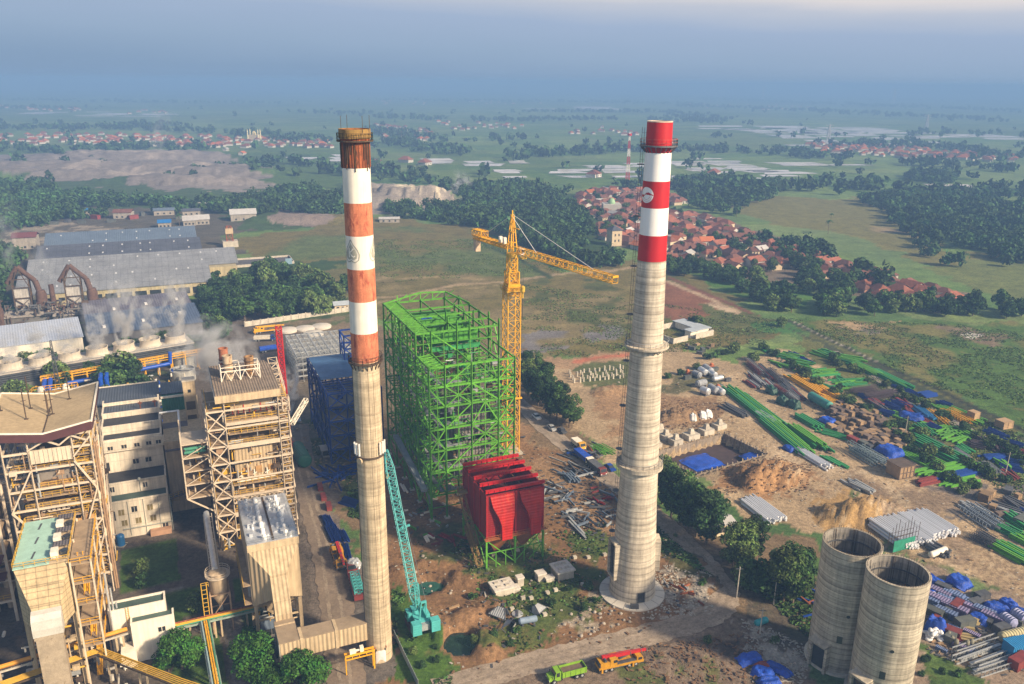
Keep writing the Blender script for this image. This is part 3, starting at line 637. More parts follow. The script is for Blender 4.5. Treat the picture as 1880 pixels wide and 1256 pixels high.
for i in range(4):
    PROTO.setdefault('tall',[]).append(make_tree('tall_tree',crown(26,4300,5.2,8.4,8.8,.44,10+i,(.16,.46),.30,.30),trunk(10,.35,i,6,3),(leaf_md,leaf_dk,leaf_pl,leaf_dk)[i],'x'))
for i in range(4):
    PROTO.setdefault('round',[]).append(make_tree('broadleaf_tree',crown(22,6400,5.5,4.5,5.0,.34,30+i,(.18,.46),.24),trunk(5,.35,i,6,2.5),leaf_br,'x'))
for i in range(5):
    PROTO.setdefault('grove',[]).append(make_tree('broadleaf_tree',crown(17,1800,5.3,5.2,5.4,.68,50+i,(.18,.5),.26),trunk(6,.3,i,5,2.5),(leaf_dk,leaf_md,leaf_dk,leaf_pl,leaf_md)[i],'x'))
for i in range(3):
    PROTO.setdefault('bush',[]).append(make_tree('shrub',crown(8,900,2.2,1.4,1.5,.34,80+i,(.36,.55),.2),trunk(1.2,.1,i,5,.9),(leaf_dk,leaf_md,leaf_pl)[i],'x'))
def palm(seed):
    q=random.Random(seed);v=[];f=[]
    for k in range(15):
        t=k*2.4+q.uniform(-.3,.3);el=q.uniform(-.1,.9);L_=q.uniform(2.6,3.4);pr=None
        for j in range(5):
            s=j/4;r_=L_*s*math.cos(el*(1-s));z=9+L_*(math.sin(el)*s-.75*s*s);w=.55*(1-s)**.5*(1 if j else .3)+.05
            a=(math.cos(t),math.sin(t));n=len(v);v+=[(a[0]*r_-a[1]*w,a[1]*r_+a[0]*w,z-.25*w),(a[0]*r_+a[1]*w,a[1]*r_-a[0]*w,z-.25*w)]
            if pr is not None:f.append((pr,pr+1,n+1,n))
            pr=n
    return np.array(v),np.array(f)
for i in range(2):PROTO.setdefault('palm',[]).append(make_tree('palm_tree',palm(i),MB().tube((0,0,0),(.3,.1,9),.2,6,.13),leaf_md,'x'))

# rows beside the dirt road, the trees at the silos
G1='tall trees along the dirt road behind the green frame'
for x,y,s in[(968,712,.9),(978,735,.95),(988,745,.95),(998,752,.9),(1010,768,.95),(1022,772,.95),(1035,775,.9),(985,700,.85),(1003,722,.9),(1045,785,.85),(1030,750,.8),(968,690,.8),(1053,778,.8),(1012,740,.9)]:
    put_tree('tall',x,y,s*.92,'tall dark tree in the row behind the green frame',G1)
G2='tall trees between the dirt road and the works yard'
for x,y,s in[(1215,925,.95),(1232,950,.95),(1248,960,1.),(1262,975,1.),(1278,985,1.08),(1296,1000,1.08),(1310,985,.9),(1225,935,.9)]:
    put_tree('tall',x,y,s*.95,'tall dark tree in the row right beside the red and white chimney',G2)
for x,y,s in[(1345,1040,.9),(1365,1035,.95),(1385,1030,.9),(1362,1060,.7)]:put_tree('tall',x,y,s*.85,'bushy tree between the dirt road and the stacked silver pipes','trees beside the silver pipes')
for x,y,s in[(1390,1085,.8),(1408,1095,.8),(1372,1078,.7)]:put_tree('grove',x,y,s,'low spreading tree at the dirt road junction','low trees at the junction')
for x,y,s in[(1438,1105,1.0),(1455,1108,1.02),(1470,1090,.9),(1425,1095,.9),(1448,1090,.95)]:put_tree('tall',x,y,s*.86,'tall tree just left of the twin concrete silos','trees left of the silos')
for x,y,s,lb in[(335,1228,.92,'bright green round tree in front of the small white building'),(470,1245,.96,'bright green round tree beside the concrete path'),(558,1262,.92,'bright green round tree under the clad flue duct'),(461,1180,.42,'small bright tree standing behind the round one by the path'),(500,1262,.62,'bright green tree squeezed between the two round ones by the duct'),(310,1232,.55,'smaller bright tree touching the white building yellow pipe bridge')]:put_tree('round',x,y,s,lb)
for x,y,s,lb in[(263,1055,.62,'dark shrub on the lawn below the terraced white building'),(262,1078,.6,'dark shrub at the near end of the lawn'),(362,1120,.7,'dark shrub on the lawn by the steel hopper')]:put_tree('grove',x,y,s*.62,lb)
G3='trees among the blue pipes and cooling towers'
for x,y,s in[(108,712,.8),(200,715,.8),(225,705,1.),(240,712,.95),(175,705,.7),(215,725,.75),(255,722,.7),(120,720,.7),(30,738,.6),(55,742,.55),(195,742,.55)]:put_tree('grove',x,y,s*1.3,'dark tree among the blue pipes behind the power station',G3)
G4='trees of the dark grove behind the old chimney'
r4=random.Random(4)
def scatter(poly,n,r,dmin=4.):
    P=W2(poly);xs=[p[0]for p in P];ys=[p[1]for p in P];o=[];k=0
    while len(o)<n and k<n*60:
        k+=1;x,y=r.uniform(min(xs),max(xs)),r.uniform(min(ys),max(ys))
        if inpoly(np.array([x]),np.array([y]),P)[0]and all((x-a)**2+(y-b)**2>dmin**2 for a,b in o):o.append((x,y))
    return o
for x,y in scatter([(392,520),(450,500),(560,515),(640,530),(640,572),(540,590),(470,592),(400,600),(370,585)],52,r4,6):put_tree('grove',0,0,r4.uniform(.85,1.25),'dark tree in the dense grove behind the old chimney',G4,world=(x,y,0))
for k in range(34):
    a_=r4.uniform(0,82);b_=r4.uniform(17,25);c_,d_=math.cos(rad(13.2)),math.sin(rad(13.2));put_tree('grove',0,0,r4.uniform(.55,.9),'small green tree behind the steaming cooling towers','trees behind the cooling towers',world=uv(-71+a_*c_-b_*d_,326+a_*d_+b_*c_))
for x,y in scatter([(370,560),(420,560),(430,610),(380,640)],14,r4,5):put_tree('grove',0,0,r4.uniform(.6,.95),'green tree between the cooling towers and the dark grove','trees by the steam cloud',world=(x,y,0))
G5='trees along the near edge of the village'
for pl,n in[([(1225,488),(1300,495),(1400,525),(1480,560),(1475,585),(1430,580),(1370,550),(1290,512),(1225,502)],34),([(1440,475),(1500,495),(1560,520),(1600,560),(1570,580),(1500,570),(1460,520)],24),([(1480,560),(1700,562),(1880,572),(1880,585),(1700,584),(1480,582)],26)]:
    for x,y in scatter(pl,n,r4,5):put_tree('grove',0,0,r4.uniform(.7,1.05),'dark tree on the near edge of the red-roofed village',G5,world=(x,y,0))
for x,y,s in[(1345,462,1),(1520,430,1.2),(1352,398,.9),(1525,410,.9),(1270,600,.6),(1283,603,.6),(1605,580,.9),(330,415,1),(560,350,1),(1435,600,.5)]:put_tree('palm' if y<450 else 'grove',x,y,s,'lone tree standing clear of the woods beyond the yard','lone trees on the plain')
for k in range(56):
    t_=r4.random();o_=r4.choice((0,1));put_tree('bush',1432+430*t_+o_*70+r4.uniform(-10,10),668+232*t_-o_*22+r4.uniform(-6,6),r4.uniform(.6,1.2),'low hedge bush in the strips through the steel yard','hedge bushes in the yard')
for x,y in[(1300,660),(1315,655),(1330,652),(1345,648),(1350,640),(1385,662),(1200,700),(1225,695),(1250,688),(1280,678),(1420,655),(1450,670),(1470,685),(1500,708),(1530,725),(1560,742),(1585,755),(1610,770),(1630,790),(1650,805),(1675,830),(1700,850),(1720,865),(1745,885),(1765,905),(1785,895),(1700,835),(1668,812),(1480,690),(1545,735),(1400,642),(1730,880)]:
    put_tree('bush',x,y,r4.uniform(.8,1.35),'leafy shrub growing in the strip through the steel yard','shrubs in the steel yard')
for x,y in[(870,1180),(905,1170),(935,1185),(950,1160),(760,1200),(775,1225),(800,1215),(800,1190),(870,1100),(1045,1085),(1070,1120),(1095,1105),(1080,1080),(1010,1110),(990,1080),(1290,1075),(1240,985),(1420,1180),(1300,1180),(1700,1215),(1730,1235),(1760,1240),(1690,1240),(640,900),(660,940),(655,915),(560,830),(585,835)]:
    put_tree('bush',x,y,r4.uniform(.3,.62),'low scrubby bush on the churned soil','scrub on the building site')

# woods and belts far away: one mass of trees
def mass(name,pts,label,tq=90,leaf=1.5,seed=0,smin=.75,smax=1.25,m=None):
    tem=[crown(9,tq,4.8,4.3,4.6,leaf,seed*10+i,(.25,.58),.15)for i in range(6)];r=np.random.default_rng(seed);V=[];Q=[];n=0
    for(x,y)in pts:
        v,q=tem[r.integers(6)];t=r.uniform(0,6.28);s=r.uniform(smin,smax);c,d=math.cos(t)*s,math.sin(t)*s
        V.append(np.stack([x+v[:,0]*c-v[:,1]*d,y+v[:,0]*d+v[:,1]*c,v[:,2]*s*r.uniform(.85,1.2)],1));Q.append(q+n);n+=len(v)
    o=bpy.data.objects.new(name,np_mesh(name,np.concatenate(V),np.concatenate(Q),m or leaf_far));COL.objects.link(o);return tag(o,label,'woods',kind='stuff')
rm=random.Random(12)
def fill(poly,spacing,r=rm,gap=.38,ns=60.):
    P=W2(poly);a=np.array(P);x0,y0=a.min(0);x1,y1=a.max(0);n=int((x1-x0)*(y1-y0)/spacing**2*1.4);g=np.random.default_rng(len(poly)+abs(int(x1)))
    n=min(n,12000);X=g.uniform(x0,x1,n);Y=g.uniform(y0,y1,n);k=inpoly(X+(fbm(X/40,Y/40,2,3)-.5)*30,Y+(fbm(X/40,Y/40,7,3)-.5)*30,P)&(fbm(X/ns,Y/ns,21,3)>gap)
    return list(zip(X[k],Y[k]))
def belt(pts,w,spacing,gap=.35):
    c=smoothline(W2(pts),12);o=[]
    for a,b in zip(c,c[1:]):
        d=b-a;L_=np.hypot(*d);k=L_*w/spacing**2
        for _ in range(int(k)+(rm.random()<k%1)):
            p=a+d*rm.random();p=p+np.array([rm.gauss(0,w/2.6),rm.gauss(0,w/2.6)])
            if fbm(np.array([p[0]/90]),np.array([p[1]/90]),77,3)[0]>gap:o.append((p[0],p[1]))
    return o
pts=fill([(850,352),(930,340),(1040,360),(1035,385),(1085,415),(1105,445),(1140,480),(1130,492),(1050,492),(985,462),(930,438),(860,412),(838,385)],8,gap=.30)
pts+=fill([(1590,372),(1700,352),(1900,358),(1900,480),(1830,500),(1730,488),(1650,425)],9,gap=.34)+fill([(1250,330),(1420,335),(1440,352),(1340,400),(1250,375)],10,gap=.30)
pts+=fill([(1400,440),(1500,462),(1600,505),(1720,545),(1680,560),(1560,520),(1460,480),(1380,455)],9,gap=.42)+fill([(1660,320),(1742,318),(1748,340),(1668,338)],10,gap=.2)
pts+=fill([(-60,345),(60,340),(140,362),(300,375),(420,370),(560,350),(640,360),(640,400),(500,392),(420,405),(380,402),(200,400),(-60,420)],9,gap=.40)+fill([(-60,350),(110,345),(140,400),(-60,440)],8,gap=.25)
pts+=fill([(-60,480),(40,470),(60,430),(30,500),(10,600),(-60,640)],7,gap=.25)+fill([(700,378),(860,385),(860,415),(800,415),(720,400)],9,gap=.46)
woods=mass('woods',pts,'dense woods behind the yellow crane and round the plain',120,1.45,3)
far=[]
for b in[([(700,330),(850,352),(1000,350),(1250,345),(1420,352),(1560,345),(1720,362),(1890,350)],40,14),([(690,262),(800,275),(900,288),(1000,287),(1100,278),(1250,278),(1400,282),(1500,290),(1700,305),(1890,318)],60,16),
          ([(470,300),(560,305),(640,320),(760,322)],50,14),([(-20,272),(120,280),(250,272),(400,275)],60,16),([(0,238),(180,236),(300,240),(420,246),(600,262)],70,18),([(180,232),(330,232)],50,14),([(670,213),(760,218),(900,222),(1050,220),(1260,222)],110,24),([(960,205),(1080,206),(1240,208),(1310,226)],130,26),
          ([(-20,198),(150,200)],160,34),([(560,207),(700,210)],110,28),([(1250,195),(1400,200),(1560,208),(1700,215),(1890,226)],200,34),([(700,184),(900,186),(1100,188),(1300,192)],300,46),([(1300,182),(1500,190),(1700,198),(1890,206)],300,46),([(20,184),(300,188),(520,190)],250,48),([(400,172),(800,174),(1200,178),(1890,188)],600,80),([(0,170),(400,170)],600,80),
          ([(1290,252),(1440,254)],60,18),([(1560,270),(1660,268),(1780,278),(1890,292)],90,18),([(690,240),(760,252),(800,262)],80,20),([(850,262),(960,258)],40,24),([(1660,250),(1720,244),(1890,252)],60,30)]:
    far+=belt(*b)
r5=np.random.default_rng(5)
far+=[tuple(px(r5.uniform(0,1880),y)[:2])for y in r5.uniform(200,335,170)]
farwoods=mass('treeline',far,'hazy tree belts crossing the distant plain',34,2.6,5,.9,1.7)

# ================================================================== houses
roofs=[M('terracotta_roof',(.25,.088,.052),.3,.5,.85,rust=(.13,.055,.035),ramt=.3,rnd=.3,fine=.2),M('brown_tile_roof',(.16,.068,.048),.3,.5,.85,rust=(.10,.055,.04),ramt=.3,rnd=.25,fine=.2),M('orange_tile_roof',(.42,.125,.04),.15,.5,.8,rnd=.2,fine=.12),M('pale_sheet_roof',(.45,.44,.43),.15,.5,.7,rnd=.2)]
walls=[M('whitewash',(.50,.48,.44),.12,.5,.85,rnd=.15),M('cream_wash',(.58,.47,.32),.12,.5,.85,rnd=.2),M('bare_brick',(.30,.16,.11),.2,1,.9,rnd=.2)]
def make_house(kind,w,d,h,roof,wall,label,group):
    root=thing('house',label,'house',(0,0,-500),0,group)
    m=MB().box(-w/2,w/2,-d/2,d/2,0,h)
    if kind=='gable':m.add([(-w/2,-d/2,h),(-w/2,d/2,h),(-w/2,0,h+d*.26),(w/2,-d/2,h),(w/2,d/2,h),(w/2,0,h+d*.26)],[(0,1,2),(3,5,4)])
    m.build('wall',wall,root)
    e=.7;k=MB();a,b,z=w/2+e,d/2+e,h-.1;r_=d*.32
    if kind=='gable':k.xprism([(-b,z-.12),(0,z+r_),(b,z-.12),(b,z+.12),(0,z+r_+.25),(-b,z+.12)],-a,a)
    else:k.add([(-a,-b,z),(a,-b,z),(a,b,z),(-a,b,z),(-(a-b*.85),0,z+r_*1.15),((a-b*.85),0,z+r_*1.15)],[(0,1,5,4),(1,2,5),(2,3,4,5),(3,0,4),(3,2,1,0)])
    if kind=='wing':k.xprism([(-b*.55-d*.6,z-.1),(-d*.6,z+r_*.75),(b*.55-d*.6,z-.1)],-a*.2,a*.85);
    k.build('roof',roof,root)
    g=MB()
    for x in(-w*.3,w*.3):g.box(x-.6,x+.6,-d/2-.03,-d/2+.05,1,2.3)
    g.build('window',glass,root);g2=MB().box(-.5,.5,-d/2-.04,-d/2+.05,0,2.2);g2.build('door',dark_door,root);return root
dark_door=M('dark_door',(.06,.045,.035),.2,2,.7)
HL=['house with a faded terracotta roof in the crowded village','house with a dull brown tiled roof in the crowded village','house with a bright orange tiled roof in the crowded village','house with a pale sheet roof in the crowded village']
HP=[]
for i,(kd,w,d,h,ro,wa)in enumerate([('gable',11,8,3.4,0,0),('hip',12,9,3.2,0,1),('wing',12,8,3.4,1,2),('hip',10,8,3.2,1,0),('gable',9,7,3.2,1,1),('gable',10,8,3.6,2,0),('gable',9,6,3.4,3,0),('hip',14,10,3.4,0,0)]):
    HP.append((make_house(kd,w,d,h,roofs[ro],walls[wa],HL[ro],'houses of the crowded village'),ro))
rh=random.Random(3);hu=set();hpos=[]
vil=[(1045,378),(1075,352),(1180,350),(1260,370),(1200,392),(1290,400),(1400,440),(1470,468),(1500,485),(1500,500),(1440,492),(1380,500),(1250,488),(1205,470),(1110,440),(1090,410)]
vil2=[(1495,474),(1600,505),(1700,532),(1770,556),(1640,562),(1540,518),(1490,502)]
for pl,n in((vil,248),(vil2,36)):
    for x,y in scatter(pl,n,rh,8.2):hpos.append((x,y))
def put_house(p,rz,s=1.,k=None,label=None,group=None):
    k=rh.choices(range(8),(18,18,24,24,18,2,4,5))[0]if k is None else k;o=HP[k][0]
    if o.name not in hu:
        hu.add(o.name);o.location=p;o.rotation_euler=(0,0,rz);o.scale=(s,s,s);tag(o,label,None,group);return o
    c=copy_tree(o,p,rz,label,s,group or 'houses of the crowded village');return c
for x,y in hpos:put_house((x,y,0),rad(30)+rh.choice((0,1.57))+rh.gauss(0,.2),rh.uniform(.72,1.02))
LD={0:'house with a terracotta roof among the distant trees',1:'house with a brown roof among the distant trees',2:'orange-roofed house among the distant trees',3:'house with a pale roof among the distant trees'}
for x,y,k in[(912,358,1),(985,362,5),(745,298,7),(780,303,7),(690,300,2),(1310,322,7),(1090,325,7),(1395,465,6),(1230,262,5),(445,285,5),(415,277,6),(345,262,5),(900,232,6),(745,240,6),(1105,235,5),(1720,285,5)]:
    put_house(px(x,y),rh.uniform(0,3),1.25 if k==7 else 1,k,LD[HP[k][1]],'scattered houses beyond the woods')
vt=[]
for x,y in scatter([(1035,375),(1090,355),(1290,400),(1500,480),(1745,550),(1640,562),(1480,505),(1250,495),(1205,475),(1090,420)],210,rh,6):
    if min((x-a)**2+(y-b)**2 for a,b in hpos)>26:vt.append((x,y))
for x,y in vt[:64]:put_tree('grove',0,0,rh.uniform(.5,.85),'dark tree standing among the red-roofed village houses','trees between the village houses',world=(x,y,0))
# far villages, too many and too small to single out
def far_village(areas):
    V=MB();R=[MB(),MB()]
    for pl,n in areas:
        for x,y in scatter(pl,n,rh,13):
            w,d,h,t=rh.uniform(8,15),rh.uniform(7,10),3.4,rh.uniform(0,3.14);c,s=math.cos(t),math.sin(t)
            def T(q):return[(x+a*c-b*s,y+a*s+b*c,z)for a,b,z in q]
            V.add(T([(-w/2,-d/2,0),(w/2,-d/2,0),(w/2,d/2,0),(-w/2,d/2,0),(-w/2,-d/2,h),(w/2,-d/2,h),(w/2,d/2,h),(-w/2,d/2,h)]),[(0,1,5,4),(1,2,6,5),(2,3,7,6),(3,0,4,7)])
            rh.choice((R[0],R[0],R[1])).add(T([(-w/2-.6,-d/2-.6,h),(w/2+.6,-d/2-.6,h),(w/2+.6,d/2+.6,h),(-w/2-.6,d/2+.6,h),(-w/4,0,h+d*.35),(w/4,0,h+d*.35)]),[(0,1,5,4),(1,2,5),(2,3,4,5),(3,0,4)])
    n0,n1=len(V.f),len(R[0].f);a=MB();a.add(V.v,V.f);a.add(R[0].v,R[0].f);a.add(R[1].v,R[1].f)
    o=a.build('distant_village',walls[0]);o.data.materials.append(roofs[0]);o.data.materials.append(roofs[2])
    o.data.polygons.foreach_set('material_index',np.array([0]*n0+[1]*n1+[2]*(len(a.f)-n0-n1),np.int32));tag(o,'tiny red-roofed villages strung across the hazy plain','village',kind='stuff')
far_village([([(0,248),(180,246),(330,250),(420,252),(620,262),(610,272),(400,272),(200,266),(0,268)],170),([(690,230),(790,238),(800,262),(700,256)],40),([(800,222),(960,228),(960,238),(830,240)],22),([(1480,265),(1640,270),(1880,290),(1880,300),(1660,292),(1500,280)],110),([(1040,240),(1180,240),(1180,250),(1050,250)],14),([(1250,190),(1500,195),(1500,204),(1250,200)],30),([(0,195),(150,198),(150,206),(0,204)],26),([(230,202),(320,204),(320,210),(230,210)],10),([(700,185),(1000,185),(1000,192),(700,192)],24)])
# ================================================================== tall structures
def lattice(m,p,q,w,h,n,ch=.14,web=.08,x=False,w2=None,h2=None):
    """Four-chord lattice girder from p to q with n panels."""
    p,q=Vector(p),Vector(q);d=(q-p).normalized();up=Vector((0,0,1))if abs(d.z)<.95 else Vector((0,1,0))
    a=d.cross(up).normalized();b=a.cross(d).normalized();w2=w if w2 is None else w2;h2=h if h2 is None else h2
    def ring(t):
        c=p.lerp(q,t);ww=(w+(w2-w)*t)/2;hh=(h+(h2-h)*t)/2
        return[c-a*ww-b*hh,c+a*ww-b*hh,c+a*ww+b*hh,c-a*ww+b*hh]
    R=[ring(i/n)for i in range(n+1)]
    for k in range(4):m.bar(R[0][k],R[n][k],ch)
    for i in range(n+1):
        for k in range(4):m.bar(R[i][k],R[i][(k+1)%4],web)
    for i in range(n):
        for k in range(4):
            j=(k+1)%4;s,t=(k,j)if(i+k)%2 else(j,k)
            m.bar(R[i][s],R[i+1][t],web)
            if x:m.bar(R[i][t],R[i+1][s],web)
    return m
def decal(m,pts,w,R,zc,th0,off=.05,fill=False):
    """Flat marking on a round shaft: stroke or filled shape given in metres (sideways, up)."""
    def P(s,z,o=off):
        r=R(zc+z)+o;t=th0+s/R(zc+z);return(r*math.cos(t),r*math.sin(t),zc+z)
    if fill:
        c=np.mean(pts,0);n=len(pts)
        for ring in range(6):
            f0,f1=ring/6,(ring+1)/6;v=[P(*(c+(np.array(q)-c)*f))for f in(f0,f1)for q in pts]
            m.add(v,[(i,(i+1)%n,n+(i+1)%n,n+i)for i in range(n)])
        return
    pts=[np.array(q,float)for q in pts]
    v=[]
    for i,q in enumerate(pts):
        d=pts[min(i+1,len(pts)-1)]-pts[max(i-1,0)];d/=np.hypot(*d)+1e-9;nn=np.array([-d[1],d[0]])*w/2
        v+=[P(*(q-nn)),P(*(q+nn))]
    m.add(v,[(2*i,2*i+1,2*i+3,2*i+2)for i in range(len(pts)-1)])
def ring_platform(root,mat_,z,r0,r1,th=.25,brk=True,railm=None):
    m=MB().lathe([(r0,z),(r1,z),(r1,z+th),(r0,z+th)],40,close=True)
    if brk:
        for k in range(20):
            t=k*math.pi/10;m.bar((r0*math.cos(t),r0*math.sin(t),z-1.1),((r1-.2)*math.cos(t),(r1-.2)*math.sin(t),z),.14)
    o=m.build('gallery',mat_,root)
    MB().rail([((r1-.08)*math.cos(k*math.pi/12),(r1-.08)*math.sin(k*math.pi/12),z+th)for k in range(24)],1.15,.06,1.2,True).build('railing',railm or steel_dk,o)
def shaft(root,name,prof,m,n=48):return soft(MB().lathe(prof,n).build(name,m,root),50)
# ---- the old chimney
OC=px(697,1203);t_=thing('old_chimney','weathered chimney with faded orange and dirty white bands above bare concrete','chimney',OC)
Ro=lambda z:2.56-.0026*z
shaft(t_,'shaft',[(Ro(0),-.5),(Ro(30),30),(Ro(62.7),62.7)],conc_old)
zz=[62.7,68.0,73.7,79.4,85.1,90.6,96.3]
for i,(a,b)in enumerate(zip(zz,zz[1:])):shaft(t_,'painted_band',[(Ro(a),a),(Ro(b),b)],white_old if i%2 else orange_old)
b_=MB()
b_.lathe([(Ro(96),96.3),(Ro(100),100.3),(Ro(100)+.15,100.6),(Ro(100)+.15,102.4),(Ro(100)-.2,102.4),(Ro(100)-.4,97),(0.01,97)],48)
for k in range(28):
    t=k*2*math.pi/28;b_.bar((2.34*math.cos(t),2.34*math.sin(t),96.4),(2.34*math.cos(t),2.34*math.sin(t),100.4),.16)
soft(b_.build('crown_band',rust_band,t_),40)
b_=MB()
for k in range(48):
    if RNG.random()<.55:
        t=k*2*math.pi/48;L_=RNG.uniform(1.2,4.6);r_=2.42;b_.bar((r_*math.cos(t),r_*math.sin(t),100.3),((r_-.02)*math.cos(t),(r_-.02)*math.sin(t),100.3-L_),.12)
b_.build('soot_streak',rust_dark,t_)['kind']='stuff'
ring_platform(t_,rust_dark,100.5,2.5,3.0,.2,False,rust_dark)
b_=MB().lathe([(2.47,101),(2.6,101),(2.6,102.5),(2.47,102.5)],40,close=True);b_.build('top_collar',M('mossy_rusty_collar',(.28,.17,.05),.3,1.,.9,rust=(.07,.04,.02),ramt=.4),t_)
for th in(.6,2.2,4.0,5.4):MB().tube((2.7*math.cos(th),2.7*math.sin(th),102),(2.7*math.cos(th),2.7*math.sin(th),104.6),.04,5).build('lightning_rod',rust_dark,t_)
ring_platform(t_,rust_dark,62.4,2.42,3.05,.2,True,rust_dark)
b_=MB().lathe([(2.50,44.2),(2.62,44.2),(2.62,44.6),(2.50,44.6)],40,close=True);b_.build('steel_band',rust_dark,t_)
for z in(14,24,34,53):MB().lathe([(Ro(z),z),(Ro(z)+.025,z),(Ro(z)+.025,z+.12),(Ro(z),z+.12)],40,close=True).build('pour_joint',M('joint_concrete',(.36,.28,.19),.25,.8,.9),t_)
tv=math.atan2(-OC[1],-OC[0])      # towards where the photo was taken
for k,dth in enumerate((-.70,1.36,3.43)):
    m=MB();sh=[(0,2.15),(-.45,1.35),(-1.15,.45),(-1.5,-.4),(-1.35,-1.25),(-.75,-1.7),(-.2,-1.55),(0,-1.35),(.2,-1.55),(.75,-1.7),(1.35,-1.25),(1.5,-.4),(1.15,.45),(.45,1.35)]
    decal(m,sh+[sh[0]],.17,Ro,82.4,tv+dth)
    decal(m,[np.array(q)*.76 for q in sh],0,Ro,82.4,tv+dth,.05,True)
    m.build('emblem',grey_mark,t_,fixn=False)
    m=MB();decal(m,[(-.35,.75),(-.35,-.85)],.22,Ro,82.4,tv+dth,.08);decal(m,[(.55,.7),(-.25,-.05),(.2,-.6),(.5,-.75),(.75,-.55)],.22,Ro,82.4,tv+dth,.08)
    m.build('emblem_letter',white_old,t_,fixn=False)
for dth in(-.95,.95):
    c,s=math.cos(tv+dth),math.sin(tv+dth);g_=MB()
    for a in(-.22,0.02,.26):
        cc,ss=math.cos(tv+dth+a),math.sin(tv+dth+a);g_.box(2.9*cc-.13,2.9*cc+.13,2.9*ss-.12,2.9*ss+.12,45,47.4)
    g_.build('panel_antenna',white_new,t_)
    g_=MB();[g_.bar((2.5*math.cos(tv+dth+a),2.5*math.sin(tv+dth+a),z),(3.0*math.cos(tv+dth+a),3.0*math.sin(tv+dth+a),z),.08)for a in(-.22,.02,.26)for z in(45.2,47)]
    g_.bar((3.0*c-.6*s,3.0*s+.6*c,45),(3*c+.6*s,3*s-.6*c,45),.08);g_.build('antenna_bracket',steel_dk,t_)
c,s=math.cos(tv-.75),math.sin(tv-.75);MB().tube((2.5*c,2.5*s,43.9),(2.95*c,2.95*s,43.9),.5,16,.62).build('dish_antenna',tan_flat,t_)
m=MB()
for z in range(0,62,1):m.bar((Ro(z)*math.cos(tv-1.35)+.1,Ro(z)*math.sin(tv-1.35),z),(Ro(z)*math.cos(tv-1.55)+.1,Ro(z)*math.sin(tv-1.55),z),.05)
for dt in(-1.35,-1.55):m.bar((2.6*math.cos(tv+dt),2.6*math.sin(tv+dt),0),(2.44*math.cos(tv+dt),2.44*math.sin(tv+dt),62),.06)
m.build('ladder',steel_dk,t_)
for dt in(-.45,.12,.5):m=MB();decal(m,[(0,-29),(.03,-10),(0,10),(0,30)],.05,Ro,31,tv+dt,.03);m.build('crack',M('dark_crack',(.14,.10,.07),.3,1,.9),t_,fixn=False)
m=MB();decal(m,[(-1.0,-1.5),(1.0,-1.5),(1.0,1.3),(.5,1.5),(-.5,1.5),(-1.0,1.3)],0,Ro,1.55,tv+.1,.06,True);m.build('door',M('door_white',(.66,.66,.64),.1,1,.6,rust=(.3,.15,.08),ramt=-.1),t_,fixn=False)
m=MB();decal(m,[(-1.2,2.05),(1.2,2.05)],.5,Ro,1.55,tv+.1,.1);m.build('door_lintel',rust_band,t_,fixn=False)
m=MB();decal(m,[(-1.0,1.45),(1.0,1.45)],.75,Ro,1.55,tv+.1,.08);m.build('door_louver',glass,t_,fixn=False)
# ---- the new chimney
NC=px(1160,1087);t_=thing('new_chimney','new tapered concrete chimney with fresh red and white bands and a round emblem','chimney',NC)
ZR=[(-.5,5.25),(0,5.2),(12.3,4.62),(24,4.18),(34.2,3.92),(45,3.62),(59.2,3.30),(67,3.08),(76.6,2.84),(81.7,2.74),(87,2.66),(92.1,2.58),(97.4,2.5),(103,2.42)]
Rn=lambda z:float(np.interp(z,[a for a,_ in ZR],[b for _,b in ZR]))
shaft(t_,'shaft',[(b,a)for a,b in ZR if a<=76.6],conc_new,64)
zz=[76.6,81.7,87,92.1,97.4]
for i,(a,b)in enumerate(zip(zz,zz[1:])):shaft(t_,'painted_band',[(Rn(a),a),(Rn(b),b)],white_new if i%2 else red_new,64)
shaft(t_,'top_band',[(Rn(97.4),97.4),(2.42,103),(2.1,103),(2.1,99),(.01,99)],red_new,64)
shaft(t_,'rim',[(2.43,103.0),(2.43,103.2),(2.1,103.2),(2.1,103.0)],M('pale_rim',(.6,.5,.4),.2,2),48)
ring_platform(t_,steel_dk,98.5,2.5,3.6,.25,True,M('red_rail',(.42,.10,.07),.2,2,.6))
ring_platform(t_,conc_new,58.6,3.3,4.55,.45,True,steel);ring_platform(t_,conc_new,31.6,3.95,5.0,.9,False,steel)
for k in range(16):
    t=k*math.pi/8
    if k<1:pass
tvn=math.atan2(-NC[1],-NC[0])
m=MB();circ=[(1.5*math.cos(a),1.5*math.sin(a))for a in np.linspace(0,2*math.pi,33)[:-1]];decal(m,circ,0,Rn,89.5,tvn-.72,.05,True);m.build('emblem',white_new,t_,fixn=False)
m=MB();decal(m,[(-1.5,-.15),(-1.0,-.30),(-.5,-.1),(0,.35),(.5,.45),(1.0,.2),(1.45,0)],.16,Rn,89.5,tvn-.72,.08)
decal(m,[(-.05,.05),(.1,.42),(.5,.55),(.9,.25),(1.0,0)],0,Rn,89.5,tvn-.72,.09,True);decal(m,[(-1.3,-.05),(-.95,.05),(-.6,-.1),(-.7,-.45),(-1.1,-.5)],0,Rn,89.5,tvn-.72,.09,True)
for rr_ in(.75,1.1):decal(m,[(rr_*math.cos(a)+.05,rr_*math.sin(a)-.1)for a in np.linspace(3.5,6.1,14)],.05,Rn,89.5,tvn-.72,.09)
m.build('emblem_swoosh',red_new,t_,fixn=False)
m=MB();th=tvn-1.62
